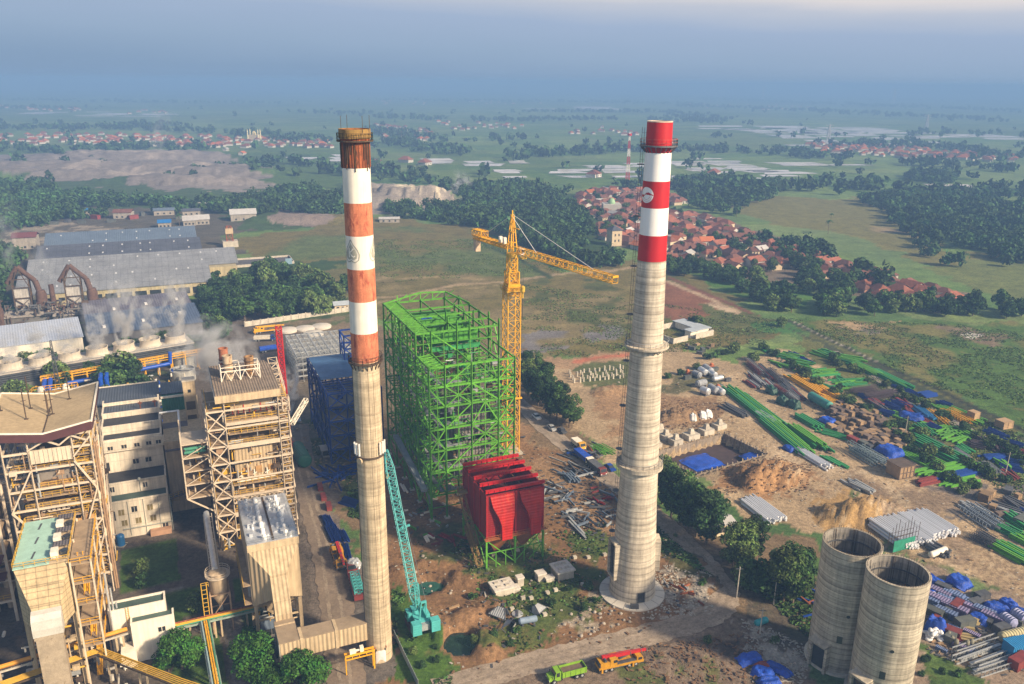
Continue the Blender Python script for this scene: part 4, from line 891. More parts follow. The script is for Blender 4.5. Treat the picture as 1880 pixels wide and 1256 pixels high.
for i,z in enumerate(np.arange(10,102,1.0)):
    r_=Rn(z);m.bar((r_*math.cos(th)+0,r_*math.sin(th),z),((r_+.75)*math.cos(th),(r_+.75)*math.sin(th),z),.05)
    if i%10==5:m.lathe([(.1,0),(.75,0),(.75,.15),(.1,.15)],8,((r_+.6)*math.cos(th),(r_+.6)*math.sin(th),z),close=True)
for a,b in((10,34),(34,59),(59,102)):
    for dr in(.35,.8):m.bar(((Rn(a)+dr)*math.cos(th),(Rn(a)+dr)*math.sin(th),a),((Rn(b)+dr)*math.cos(th),(Rn(b)+dr)*math.sin(th),b),.07)
m.build('caged_ladder',steel_dk,t_)
soft(MB().lathe([(5.0,-.4),(7.3,-.4),(7.3,.35),(5.1,.55)],48,close=True).build('apron_ring',M('apron_concrete',(.58,.54,.47),.12,.5,.9,fine=.1),t_),30)
m=MB()
for k in range(16):t=k*math.pi/8;m.bar((5.3*math.cos(t),5.3*math.sin(t),.555),(7.28*math.cos(t),7.28*math.sin(t),.375),.06,.03)
m.build('apron_joint',conc_dark,t_)['kind']='stuff'
for dth,w,h,z in((-1.12,3.4,8.6,5.2),(1.75,3.0,7.4,6.6)):      # flue openings with thick frames
    c,s=math.cos(tvn+dth),math.sin(tvn+dth);g_=MB()
    def PP(a,r_,zz):return(r_*c-a*s,r_*s+a*c,zz)
    for a0 in(-w/2,w/2):
        g_.loft([PP(a0-.3,3.6,z),PP(a0+.3,3.6,z),PP(a0+.3,5.5,z),PP(a0-.3,5.5,z)],[PP(a0-.3,3.6,z+h),PP(a0+.3,3.6,z+h),PP(a0+.3,5.5,z+h),PP(a0-.3,5.5,z+h)])
    for z0 in(z-.3,z+h-.3):g_.loft([PP(-w/2+.3,3.6,z0),PP(w/2-.3,3.6,z0),PP(w/2-.3,5.49,z0),PP(-w/2+.3,5.49,z0)],[PP(-w/2+.3,3.6,z0+.6),PP(w/2-.3,3.6,z0+.6),PP(w/2-.3,5.49,z0+.6),PP(-w/2+.3,5.49,z0+.6)])
    o=g_.build('flue_opening',conc_new,t_)
    MB().loft([PP(-w/2+.3,3.7,z+.3),PP(w/2-.3,3.7,z+.3),PP(w/2-.3,5.05,z+.3),PP(-w/2+.3,5.05,z+.3)],[PP(-w/2+.3,3.7,z+h-.3),PP(w/2-.3,3.7,z+h-.3),PP(w/2-.3,5.05,z+h-.3),PP(-w/2+.3,5.05,z+h-.3)]).build('opening_shade',glass,o)  # dark solid block stands in for the shade inside the opening
m=MB();decal(m,[(-.8,-1.2),(.8,-1.2),(.8,1.2),(-.8,1.2)],0,Rn,1.9,tvn+.42,.07,True);m.build('doorway',glass,t_,fixn=False)
m=MB();decal(m,[(-.9,-1.2),(-.9,1.3),(.9,1.3),(.9,-1.2)],.16,Rn,1.9,tvn+.42,.10);m.build('door_frame',conc_dark,t_,fixn=False)
MB().box(-.9,.9,-7.0,-6.0,.5,1.2).build('step_grating',steel_dk,t_).rotation_euler=(0,0,tvn+math.pi/2+.12)

# ---- steel frame of the new boiler
def steel_frame(name,label,cat,u,v,U,V,Zl,ztop,cm,w=.5,seed=1,dense=.75,group=None,plates=None):
    r=random.Random(seed);t=plant(name,label,cat,u,v,group)
    for i,a in enumerate(U):
        for j,b in enumerate(V):
            if 0<i<len(U)-1 and 0<j<len(V)-1 and r.random()>.6:continue
            MB().ibar((a,b,-.2),(a,b,ztop(i,j)),w,w).build('column',cm,t)
    for j,b in enumerate(V):
        for z in Zl:
            zt=[ztop(i,j)for i in range(len(U))]
            if z>max(zt):continue
            if j in(0,len(V)-1)or r.random()<dense:MB().ibar((U[0],b,z),(U[-1],b,z),.3,.46).build('cross_beam',cm,t)
    for i,a in enumerate(U):
        for z in Zl:
            v0=V[0]if z<=ztop(i,0)else V[1]
            if i in(0,len(U)-1)or r.random()<dense:MB().ibar((a,v0,z),(a,V[-1],z),.3,.44).build('long_beam',cm,t)
    return t,r
GU,GV=56.1,184.9
U_=[0,4.2,11.3,18.7,23.2];V_=[0,11,18.5,26,34,43.5];Z_=[7,13.5,19.5,25.5,31.5,37,42.3,48]
gz=lambda i,j:42.5 if j==0 else(48.2 if not(i in(2,3,4)and j in(1,2))else 49.6)
gf,r=steel_frame('boiler_steel_frame','tall open green steel frame of the unfinished boiler house','steel frame',GU,GV,U_,V_,Z_,gz,green_st,.7,4,.8)
Zs=[0]+Z_
def braces(t,cm,P0,P1,z0,z1,kind,w=.32):
    a0,b0=P0;a1,b1=P1;m=MB()
    if kind=='x':m.bar((a0,b0,z0),(a1,b1,z1),w);m.bar((a1,b1,z0),(a0,b0,z1),w)
    elif kind=='/':m.bar((a0,b0,z0),(a1,b1,z1),w)
    elif kind=='\\':m.bar((a1,b1,z0),(a0,b0,z1),w)
    else:c=((a0+a1)/2,(b0+b1)/2,z1);m.bar((a0,b0,z0),c,w);m.bar((a1,b1,z0),c,w)
    m.build('brace',cm,t)
nb=0
for j in(0,1,5):
    for i,(a,b)in enumerate(zip(U_,U_[1:])):
        for k,(z0,z1)in enumerate(zip(Zs,Zs[1:])):
            if j==0 and z1>43:continue
            if r.random()<(.72 if j==0 else .45):braces(gf,green_st,(a,V_[j]),(b,V_[j]),z0,z1,r.choice('x/\\^/\\'))
for i in(0,1,4):
    for j,(a,b)in enumerate(zip(V_,V_[1:])):
        for k,(z0,z1)in enumerate(zip(Zs,Zs[1:])):
            if j==0 and z1>43:continue
            if r.random()<(.66 if i!=1 else .3):braces(gf,green_st,(U_[i],a),(U_[i],b),z0,z1,r.choice('/\\/\\^'))
m=MB()
for y in np.arange(.8,43.4,1.5):
    z=42.2 if y<10.5 else 48.0
    m.bar((0,y,z),(4.2,y,z),.22,.3)
m.build('roof_lattice',green_st,gf)
m=MB()
for k in range(5):m.bar((0,11+k*6.5,48),(4.2,11+(k+1)*6.5,48),.16);m.bar((0,k*2.2,42.3),(4.2,(k+1)*2.2,42.3),.16)
m.build('roof_bracing',green_st,gf)['kind']='stuff'
for y,z,h in((15,45.2,2.4),(20.5,45.4,2.8),(26.5,45.6,2.8),(32.5,45.4,2.6),(37.5,45.2,2.0)):
    m=MB().ibar((4.3,y,z),(18.6,y,z),1.0,h)
    for q in np.arange(5,18,1.4):m.bar((q,y-.45,z-h/2),(q,y-.45,z+h/2),.1);m.bar((q,y+.45,z-h/2),(q,y+.45,z+h/2),.1)
    m.build('plate_girder',green_plate,gf)
for y in(13,17.5,24,29.5,35):MB().ibar((4.3,y,42.6),(18.6,y,42.6),.5,1.2).build('hanger_beam',green_dk,gf)
m=MB();m.bar((0,43.5,48),(11,43.5,50.4),.4);m.bar((11,43.5,50.4),(19,43.5,50.0),.4);m.bar((19,43.5,50),(23.2,34,48.4),.4)
for q in(4.2,8,11.3,15,18.7):m.bar((q,43.5,48),(q,43.5,50.2),.28);m.bar((q,43.5,48),(q+3,43.5,50.2),.2)
m.build('roof_truss',green_st,gf)
for(x,y,z)in((11.3,11,50.5),(11.3,20,51),(18.7,18.5,50.5),(14.8,11,50.2)):MB().ibar((x,y,45),(x,y,z),.6,.6).build('roof_post',green_plate,gf)
MB().box(7.6,10.6,28,31,44.9,46.2).build('tarpaulin',tarp,gf)
gw=M('boiler_tube_wall',(.20,.185,.17),.25,.5,.75,wave=('X',.9,.12),rust=(.16,.09,.05),ramt=.2)
gwy=M('boiler_side_wall',(.17,.16,.15),.25,.5,.75,wave=('Y',.9,.12),rust=(.16,.09,.05),ramt=.2)
for n_,(x0,x1,y0,y1,z0,z1),mm in(('tube_wall',(8,17.8,4.2,4.8,20.5,26.5),gw),('tube_wall',(8.4,17.6,3.4,3.9,15.2,19.4),gw),('tube_wall',(8,17.8,4.2,4.8,9,14),gw),('tube_wall',(7.4,7.9,5,19,11,27),gwy),('tube_wall',(18,18.5,5,22,10,27),gwy),('tube_wall',(8,17.8,21,21.5,12,30),gw),('header_box',(8.2,17.4,24,30,30,36),M('rusty_header',(.22,.12,.08),.3,.6,.85))):
    m=MB().box(x0,x1,y0,y1,z0,z1)
    for z in np.arange(z0+1,z1,1.9):m.bar((x0,y0-.1,z),(x1,y0-.1,z),.16)
    m.build(n_,mm,gf)
m=MB().box(8,17.8,4.9,20.9,26.0,26.4)
for q in np.arange(8.4,17.6,1.1):m.bar((q,4.9,26.5),(q,12,27.6),.14)
m.build('furnace_top',steel_dk,gf)
for x in(7.2,18.8):MB().box(x-.5,x+.5,2.6,4.2,24.2,27.5).build('hanger_box',green_plate,gf)
grat=M('grey_grating',(.22,.24,.25),.2,1,.7)
for z in(7.3,13.8,19.8,25.8,31.8,37.3):
    m=MB().box(2.7,3.8,1,42,z,z+.12);jm=MB();[jm.bar((.2,y,z-.1),(4.1,y,z-.1),.14,.25)for y in np.arange(1,43,2.1)];[jm.bar((18.8,y,z-.1),(23.1,y,z-.1),.14,.25)for y in np.arange(1 if z<42 else 12,43,2.4)];[jm.bar((4.3,y,z-.15),(18.6,y,z-.15),.2,.35)for y in(1.2,13,22.5,30,39)];jm.build('floor_joist',green_st,gf)
    o=m.build('walkway',grat,gf);m=MB().rail([(.45,1,z+.1),(.45,42,z+.1)],1.1,.07,2.6);m.rail([(3.8,1,z+.1),(3.8,30,z+.1)],1.1,.07,2.6);m.build('railing',green_dk,o)
    m=MB().box(4.8,6.6,1,4,z,z+.12).box(6.61,9,1,2.2,z,z+.12);o=m.build('landing',grat,gf)
for k,z in enumerate((.4,7.4,13.9,19.9,25.9)):
    a,b=((2.2,30),(2.2,20))if k%2 else((2.2,8),(2.2,18));m=MB().bar((a[0],a[1],z),(b[0],b[1],z+6.2),1.0,.18);m.build('stair_flight',grat,gf)
m=MB().bar((-1.2,30,12),(-1.2,2,8),1.5,.9);m.build('cable_tray',M('tray_steel',(.24,.28,.30),.2,.6,.6),gf)
for a in U_:
    for b in V_:MB().box(a-.7,a+.7,b-.7,b+.7,-.1,.35).build('footing',conc_raw,gf)

clutter(gf,'small_steelwork',(.5,22.8,.5,43,7.5,42),900,[green_st,green_dk,green_dk,rust_dark,steel],5,.05,.14,1.5,6)
m=MB()
for z in(3.5,10.2,16.5,22.5,28.5,34.2,39.6,45):
    if z<43:m.bar((0,0,z),(23.2,0,z),.2);m.bar((0,0,z),(0,11,z),.18)
    m.bar((0,11,z),(0,43.5,z),.18);m.bar((0,11,z),(23.2,11,z),.18);m.bar((23.2,11,z),(23.2,43.5,z),.18);m.bar((4.2,11,z),(4.2,43.5,z),.16)
for x in(2.1,7.7,15,21):m.bar((x,0,7),(x,0,42.3),.2);m.bar((x,11,7),(x,11,48),.18)
for y in(5.5,14.7,22.2,30,38.7):m.bar((0,y,7),(0,y,42.3 if y<11 else 48),.18);m.bar((4.2,y,7),(4.2,y,42),.16)
m.build('secondary_framing',green_st,gf)
# ---- blue steel frame
bU=[0,5.5,11,16];bV=[0,7,14,21,28,35];bZ=[4.5,9,13.5,18,22.4]
bf,r=steel_frame('blue_steel_frame','dark blue steel frame with slatted blue roof deck','steel frame',38.4,228,bU,bV,bZ,lambda i,j:22.6 if not(i>=2 and j in(4,5))else 31,blue_st,.6,9,.9)
for z in(26.5,31):
    for a,b in(((11,28),(16,28)),((11,35),(16,35)),((11,28),(11,35)),((16,28),(16,35))):MB().ibar((*a,z),(*b,z),.4,.5).build('long_beam',blue_st,bf)
for q in(0,1,2):braces(bf,blue_st,(bU[q],0),(bU[q+1],0),18,22.4,'x');[braces(bf,blue_st,(bU[q],0),(bU[q+1],0),a,b,'x',.26)for a,b in((0,4.5),(4.5,9),(9,13.5),(13.5,18))]
for j in range(5):
    for z0,z1 in((0,4.5),(4.5,9),(9,13.5),(13.5,18),(18,22.4)):
        if r.random()<.8:braces(bf,blue_st,(0,bV[j]),(0,bV[j+1]),z0,z1,r.choice('x/\\x'),.3)
for z0,z1 in((22.4,26.5),(26.5,31)):braces(bf,blue_st,(11,28),(16,28),z0,z1,'x');braces(bf,blue_st,(11,28),(11,35),z0,z1,'/')
MB().box(.3,15.7,12,34.8,22.75,22.9).build('roof_deck',blue_deck,bf)
for z in(4.7,9.2,13.7,18.2):MB().box(.3,15.7,.3,20,z+.15,z+.3).build('floor_slab',M('dim_floor_slab',(.20,.19,.185),.2,.6,.8),bf)
m=MB()
for y in range(1,12,2):m.bar((0,y,22.5),(16,y,22.5),.22)
m.build('roof_lattice',blue_st,bf)

clutter(bf,'small_steelwork',(.5,15.5,.5,34,.5,21),160,[blue_st,steel_dk],6,.06,.15,1.5,5)
# ---- tower crane
tc_=plant('tower_crane','yellow hammerhead tower crane with its jib over the field','crane',91.5,216)
m=MB();lattice(m,(0,0,0),(0,0,53),4.0,4.0,16,.26,.11,True);m.build('mast',yellow,tc_)
m=MB();lattice(m,(0,0,52),(0,0,62),2.4,2.4,5,.26,.13,True);m.build('inner_mast',yellow,tc_)
m=MB();lattice(m,(0,0,50.5),(0,0,57.5),3.2,3.2,2,.3,.15);m.box(-1.9,1.9,-1.9,1.9,53.2,53.9);m.build('climbing_cage',yellow,tc_)
m=MB().rail([(-2.6,-2.6,52.2),(2.6,-2.6,52.2),(2.6,2.6,52.2),(-2.6,2.6,52.2)],1.1,.08,2,True);m.box(-2.6,2.6,-2.6,2.6,51.9,52.1);m.build('cage_deck',yellow_dull,tc_)
MB().lathe([(1.3,61.6),(1.7,61.8),(1.7,62.8),(1.2,63)],20).build('slewing_ring',yellow_dull,tc_)
jd=Vector((.187,-.982,0));jn=Vector((.982,.187,0))
m=MB();top=Vector((0,0,74))
for s in(-1,1):
    for f_ in(-1,1):m.bar(jn*s*1.1+jd*f_*1.0+Vector((0,0,63)),top+jn*s*.3+jd*f_*.2,.28)
for z in(66,69,71.5):
    k=1-(z-63)/11;P=[jn*a*(1.1*k+.3*(1-k))+jd*b*(1*k+.2*(1-k))+Vector((0,0,z))for a,b in((-1,-1),(1,-1),(1,1),(-1,1))]
    for i in range(4):m.bar(P[i],P[(i+1)%4],.16)
m.bar(top-Vector((0,0,1)),top+Vector((0,0,1.2)),.3);m.bar(jd*.5+Vector((0,0,70.2)),jd*3+jn*.3+Vector((0,0,70.2)),.3);m.build('tower_head',yellow,tc_)
m=MB();lattice(m,jd*1.5+Vector((0,0,64.2)),jd*45.5+Vector((0,0,64)),1.7,1.7,22,.17,.085);m.bar(jd*45.4+jn*.9+Vector((0,0,64.8)),jd*45.4-jn*.9+Vector((0,0,64.8)),.5);m.build('jib',yellow,tc_)
m=MB();lattice(m,jd*-1.5+Vector((0,0,64.4)),jd*-20+Vector((0,0,64.6)),2.2,1.0,8,.26,.13,True);m.box(-.1,.1,-.1,.1,64,64.2);m.build('counter_jib',yellow,tc_)
m=MB();lattice(m,jd*-15+Vector((0,0,66)),jd*-20.5+Vector((0,0,66)),2.4,1.8,3,.22,.12,True);m.build('winch_frame',yellow,tc_)
o=MB().box(-.8,.8,-1.0,1.0,60.2,64.0).build('counterweight',M('counterweight_concrete',(.55,.42,.30),.2,1,.9),tc_);o.location=jd*-19.5
for k in(4,6.2):o=MB().box(-.45,.45,-.5,.5,65,66.8).build('machinery_box',white_old,tc_);o.location=jd*-k
o=MB().box(-.7,.7,-.8,.8,62.4,64.4).build('cab',M('cab_white',(.65,.66,.66),.1,2,.4),tc_);o.location=jd*1.8+jn*1.9;MB().box(-.72,.72,-.82,-.5,63.2,64.1).build('window',glass,o)
m=MB().bar(top,jd*37+Vector((0,0,65)),.12);m.bar(top-Vector((0,0,.6)),jd*12+Vector((0,0,65)),.12);m.bar(top,jd*-15+Vector((0,0,66)),.12);m.build('tie_bar',M('pale_tie',(.62,.62,.60),.1,2,.5),tc_)
MB().box(-.8,.8,-.8,.8,62.2,62.7).build('trolley',yellow_dull,tc_).location=jd*5.6
m=MB();c_=jd*5.6+Vector((0,0,62.3));[m.bar(c_+jn*s*.35,c_+jn*s*.25+Vector((0,0,-8)),.06)for s in(-1,1)];m.build('hoist_rope',steel_dk,tc_)
m=MB();e_=c_+Vector((0,0,-9.2));m.lathe([(.1,1.3),(.65,.9),(.65,-.4),(.25,-1.1)],12,tuple(e_));m.tube(e_+Vector((0,0,-1)),e_+Vector((0,0,-2.4)),.28,8);m.build('hook_block',yellow_dull,tc_)
m=MB().tube(e_+Vector((0,0,-2.4)),e_+Vector((0,0,-8.5)),.1,6);m.build('lifting_chain',rust_dark,tc_)
MB().box(-3,3,-3,3,-.2,.6).build('footing',conc_raw,tc_)
MB().box(-.4,2.6,-2.6,-2.0,18.4,18.8).build('mast_tie',yellow,tc_)

# ---- crimson precipitator casing on green legs
rb=plant('precipitator','crimson box casing with two scarlet ducts on green lattice legs','dust filter',61.2,158.5)
m=MB().box(0,.2,0,16,8,19.2).box(14.4,14.6,0,16,8,19.2).box(.2,14.4,15.8,16,8,19.2).box(.2,14.4,.02,.2,8,19.2)
m.build('casing',red_box,rb)
MB().box(.22,14.38,.22,15.78,14.2,14.4).build('gap_shade_sheet',M('painted_gap_shade',(.05,.012,.012),.3,1,.8),rb)  # dark sheet paints in the shade seen between the roof girders
m=MB()
for y in(3.2,6.4,9.6,12.8):
    for x in(4,7.3,10.6):m.bar((x,y-3,18),(x,y,18),.25)
m.build('cross_tie',rust_dark,rb)
for y in(0.1,3.9,7.8,11.7,15.6):
    m=MB().box(-.15,14.75,y-.12,y+.12,19.7,20.4);m.box(-.15,14.75,y-.35,y+.35,20.4,20.5)
    for q in np.arange(.6,14.5,1.4):m.box(q,q+.12,y-.3,y-.13,19.7,20.38)
    m.build('roof_girder',red_new,rb)
m=MB()
for y in(3.9,7.8,11.7,15.5):m.box(-.25,0,y-.2,y+.2,8,19.2)
for x in(0.0,7.3,14.4):m.box(x-.12,x+.2,-.25,0.0,8,19.2)
m.build('stiffener',M('red_stiffener',(.32,.012,.014),.2,1,.6),rb)
for x in(0.7,8.0):
    m=MB();prev=None
    for z,a,b,o_ in((18.9,.2,6.2,-.3),(16.2,.7,6.1,-.9),(13.8,1.9,5.9,-1.3),(11.6,2.6,5.5,-1.5),(9.4,2.7,5.3,-1.5),(7.6,2.7,5.3,-1.5)):
        ring=[(x+a,-.02,z),(x+b,-.02,z),(x+b,o_,z),(x+a,o_,z)]
        if prev:m.loft(ring,prev)
        prev=ring
    m.build('duct',red_duct,rb)
for x in(.9,7.9):
    for y in(.6,8.4):MB().frustum(x+2.3,x+3.5,y+2.6,y+3.8,2.4,x-.6,x+6.2,y-.4,y+7,7.98).build('hopper',rust_hop,rb)
for x in(0,7.3,14.6):
    for y in(0,8,16):
        MB().bar((x,y,0),(x,y,7.95),.42).build('leg',green_st,rb)
m=MB()
for y in(0,8,16):
    for a,b in((0,7.3),(7.3,14.6)):m.bar((a,y,.4),(b,y,7.6),.2)if(a+y)%3 else m.bar((b,y,.4),(a,y,7.6),.2);m.bar((a,y,4),(b,y,4),.2);m.bar((a,y,7.7),(b,y,7.7),.3)
    m.bar((0,y,4),(3.6,y,.2),.18);m.bar((14.6,y,4),(11,y,.2),.18)
for x in(0,7.3,14.6):
    for a,b in((0,8),(8,16)):m.bar((x,a,.4),(x,b,7.6),.2);m.bar((x,b,.4),(x,a,7.6),.2);m.bar((x,a,7.7),(x,b,7.7),.3)
for x in(2.4,4.9,9.7,12.2):m.bar((x,0,0),(x,0,4),.18)
m.build('leg_bracing',green_st,rb)
m=MB().box(-.6,15.2,-1.2,0,7.98,8.08);m.rail([(-.6,-1.2,8.05),(15.2,-1.2,8.05)],1.1,.06,1.5);m.build('gallery',rust_hop,rb)
rp=M('rusty_ramp',(.26,.17,.06),.3,.8,.85,rust=(.12,.08,.05),ramt=.3)
m=MB();lattice(m,(-1.6,14,15),(-1.2,4,4.5),1.3,1.1,7,.16,.1);m.box(-2.2,-.3,11.5,13.5,14.4,14.6);m.build('inclined_walkway',rp,rb)
m=MB();lattice(m,(-1.6,9,7),(-1.6,0,1.2),1.2,1.0,6,.16,.1);m.build('inclined_walkway',rp,rb)

# ---- twin silos
for(x,y),lb,h in(((65.6,139.2),'rear open-topped bare concrete silo of the pair with a square porch',26.0),((69.9,129.2),'nearer open-topped bare concrete silo of the touching pair',26.2)):
    t_=thing('silo',lb,'silo',(x,y,0));R_=5.42;tvs=math.atan2(-y,-x)
    soft(MB().lathe([(R_,-.5),(R_,h)],64,cap=False).build('wall',conc_silo,t_),50)
    soft(MB().lathe([(R_,h),(R_+.03,h+.02),(R_+.03,h+.5),(R_-.42,h+.5),(R_-.42,h+.05)],64,cap=False).build('rim',conc_silo,t_,fixn=False),50)
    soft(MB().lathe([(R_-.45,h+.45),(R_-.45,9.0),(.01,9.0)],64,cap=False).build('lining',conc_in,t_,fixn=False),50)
    m=MB();rs=random.Random(int(x))
    for k in range(70):
        a=k*2*math.pi/70;m.bar(((R_-.2)*math.cos(a),(R_-.2)*math.sin(a),h+.4),((R_-.2)*math.cos(a),(R_-.2)*math.sin(a),h+.5+rs.uniform(.1,.7)),.05)
    for k in range(12):a=rs.uniform(0,6.28);m.bar(((R_-.55)*math.cos(a),(R_-.55)*math.sin(a),h-rs.uniform(3,9)),((R_-.55)*math.cos(a),(R_-.55)*math.sin(a),h+.6),.07)
    m.build('rebar',rust_dark,t_)['kind']='stuff'
    m=MB()
    for z in(h-2,h-4.5,h-7):m.lathe([(R_-.5,z),(R_-.75,z),(R_-.75,z+.15),(R_-.5,z+.15)],40,close=True)
    for k in range(18):a=k*math.pi/9;m.bar(((R_-.7)*math.cos(a),(R_-.7)*math.sin(a),h-9),((R_-.7)*math.cos(a),(R_-.7)*math.sin(a),h-.5),.07)
    m.build('scaffold',steel_dk,t_)
    c,s=math.cos(tvs-.55),math.sin(tvs-.55)
    def Q(a,r_,z):return(r_*c-a*s,r_*s+a*c,z)
    m=MB().loft([Q(-1.9,4.4,6.2),Q(1.9,4.4,6.2),Q(1.9,7.0,5.9),Q(-1.9,7.0,5.9)],[Q(-1.9,4.4,6.65),Q(1.9,4.4,6.65),Q(1.9,7.0,6.35),Q(-1.9,7.0,6.35)])
    for a in(-1.75,1.75):m.loft([Q(a-.25,5.0,0),Q(a+.25,5.0,0),Q(a+.25,6.4,0),Q(a-.25,6.4,0)],[Q(a-.25,5.0,6.1),Q(a+.25,5.0,6.1),Q(a+.25,6.4,5.95),Q(a-.25,6.4,5.95)])
    o=m.build('porch',conc_silo,t_)
    MB().loft([Q(-1.5,5,0),Q(1.5,5,0),Q(1.5,5.75,0),Q(-1.5,5.75,0)],[Q(-1.5,5,5.8),Q(1.5,5,5.8),Q(1.5,5.75,5.8),Q(-1.5,5.75,5.8)]).build('doorway',glass,o)
    m=MB();decal(m,[(-.5,-.8),(.5,-.8),(.5,.8),(-.5,.8)],0,lambda z:R_,8.0,tvs+.05,.04,True);m.build('window',glass,t_,fixn=False)
    m=MB();decal(m,[(.35*math.cos(a),.35*math.sin(a))for a in np.linspace(0,6.28,13)[:-1]],0,lambda z:R_,13.4,tvs+.22,.04,True);m.build('vent',glass,t_,fixn=False)
    soft(MB().lathe([(R_,-.4),(R_+.6,-.4),(R_+.6,.5),(R_,.6)],48,close=True).build('plinth',conc_raw,t_),30)
SB=thing('scaffold','rebar cage with green netting rising behind the nearer silo','scaffold',px(1660,1010),PA)
m=MB()
for x in np.arange(-4,4.1,1):m.bar((x,0,0),(x,0,6+(x*37%3)),.07);m.bar((x,1.6,0),(x,1.6,5+(x*53%4)),.07)
for z in(1.5,3,4.5):m.bar((-4,0,z),(4,0,z),.07);m.bar((-4,1.6,z),(4,1.6,z),.07)
m.build('rebar_cage',rust_dark,SB);MB().box(-4,3,-.15,-.08,.3,3.4).build('netting',M('green_netting',(.02,.22,.14),.35,.8,.8),SB)

# ---- turquoise crawler crane
cc=plant('crawler_crane','turquoise crawler crane with a long lattice boom','crane',40.6,143.6)
for s in(-1,1):
    m=MB().xprism([(-3.2,.4),(-2.7,0),(2.7,0),(3.2,.4),(3.2,.8),(2.7,1.2),(-2.7,1.2),(-3.2,.8)],s*2.3-.45,s*2.3+.45);m.build('track',M('rusty_track',(.08,.045,.04),.3,2,.85),cc)
MB().box(-1.9,1.9,-2,2,.5,1.3).build('undercarriage',steel_dk,cc)
m=MB().box(-1.7,1.7,-2.6,2.4,1.4,3.0).box(-1.6,-.5,.5,2.6,3.0,3.9).box(.6,1.6,-1.5,1.5,3.0,3.7);m.build('house',cyan,cc)
for s in(-1,1):
    m=MB()
    for k in range(5):m.box(s*2.0-.95,s*2.0+.95,-4.4,-2.7,1.3+k*.52,1.3+k*.52+.46)
    m.build('counterweight',cyan,cc)
MB().box(-.9,.9,-3.6,-2.62,1.5,2.9).build('engine_cover',steel,cc)
m=MB().box(-2.7,-1.72,.6,2.6,1.5,3.4);o=m.build('cab',cyan,cc);MB().box(-2.74,-1.9,.9,2.64,2.4,3.2).build('window',glass,o)
m=MB();
for s in(-.8,.8):m.bar((s,-1.8,3),(s*.6,-2.4,7.6),.25);m.bar((s,1.2,3),(s*.6,-2.4,7.6),.2)
m.bar((-.6,-2.4,7.6),(.6,-2.4,7.6),.4);lattice(m,(0,1.6,3),(-.2,2.2,9.2),.9,.6,4,.12,.08);m.build('mast',cyan,cc)
m=MB();B0=Vector((0,2.3,2.2));B1=Vector((0,24.5,30.2));lattice(m,B0,B0.lerp(B1,.1),.5,.4,2,.15,.09,False,1.75,1.5);lattice(m,B0.lerp(B1,.1),B0.lerp(B1,.88),1.75,1.5,24,.15,.10,False);lattice(m,B0.lerp(B1,.88),B1,1.75,1.5,4,.15,.09,False,.6,.5);m.build('boom',cyan,cc)
m=MB();
for s in(-.5,.5):m.bar((s,-2.4,7.6),(s*.6,23.5,30),.06)
m.build('pendant_rope',steel_dk,cc)
m=MB().bar((0,13.3,16.4),(1.9,13.3,16.7),.4);m.build('boom_bracket',cyan,cc)
m=MB().tube((0.1,25,30),(0.1,25,24),.05,5);m.lathe([(.05,.8),(.4,.5),(.4,-.3),(.1,-.8)],10,(.1,25,23.4));m.build('hook_block',yellow_dull,cc)

# ---- red lattice boom beyond boiler house two, grey frame, radio mast
lr=plant('red_lattice_crane','tall slim red lattice boom standing upright behind the steam','crane',27.5,238)
m=MB();lattice(m,(0,0,1.5),(-.3,.4,41.5),1.5,1.5,24,.3,.15,True);m.build('boom',crane_red,lr);MB().box(-2.4,2.4,-1.5,4.5,.6,3).build('house',crane_red,lr);m=MB().box(-2.8,-1.6,-2.5,4,0,1).box(1.6,2.8,-2.5,4,0,1);m.build('track',rubber,lr)
gf2,r=steel_frame('grey_steel_frame','low grey skeletal steel frame of an unfinished hall','steel frame',40.5,303,[0,4.5,9,13.5,18,22],[0,6,12,18,24,30],[2.5,5,7.5,10],lambda i,j:10.2,steel,.3,21,1.)
m=MB()
for y in np.arange(1.5,30,1.5):m.bar((0,y,10.2),(22,y,10.2),.16)
for x in np.arange(2,22,2.2):m.bar((x,0,0),(x,0,10),.18);m.bar((x,0,10.3),(x,30,10.3),.16)
for y in np.arange(2,30,2.4):m.bar((0,y,0),(0,y,10),.16)
m.build('purlin',steel,gf2)
rmast=thing('radio_mast','slim red and white lattice radio mast above the far trees','mast',px(1152,330))
for k in range(6):
    m=MB();lattice(m,(0,0,k*9),(0,0,k*9+9),4.2-k*.5,4.2-k*.5,3,.45,.25,True,3.7-k*.5,3.7-k*.5);m.build('mast_section',white_new if k%2 else crane_red,rmast)
MB().lathe([(.8,0),(2.6,0),(2.6,2.5),(.8,2.5)],12,(0,0,51)).build('antenna_head',crane_red,rmast)
for x,y,s in((1400,182,2.),(1075,176,2.),(1640,190,2.),(948,176,2.),(1520,262,.8),(1700,240,.9)):
    py=thing('pylon','grey lattice power pylon faint in the haze','pylon',px(x,y),0,'power pylons in the haze',s);m=MB();lattice(m,(0,0,0),(0,0,44),9,9,6,1.0,.6,False,1.5,1.5)
    for z in(30,36,42):m.bar((-10,0,z),(10,0,z),1.)
    m.build('lattice_tower',steel,py)
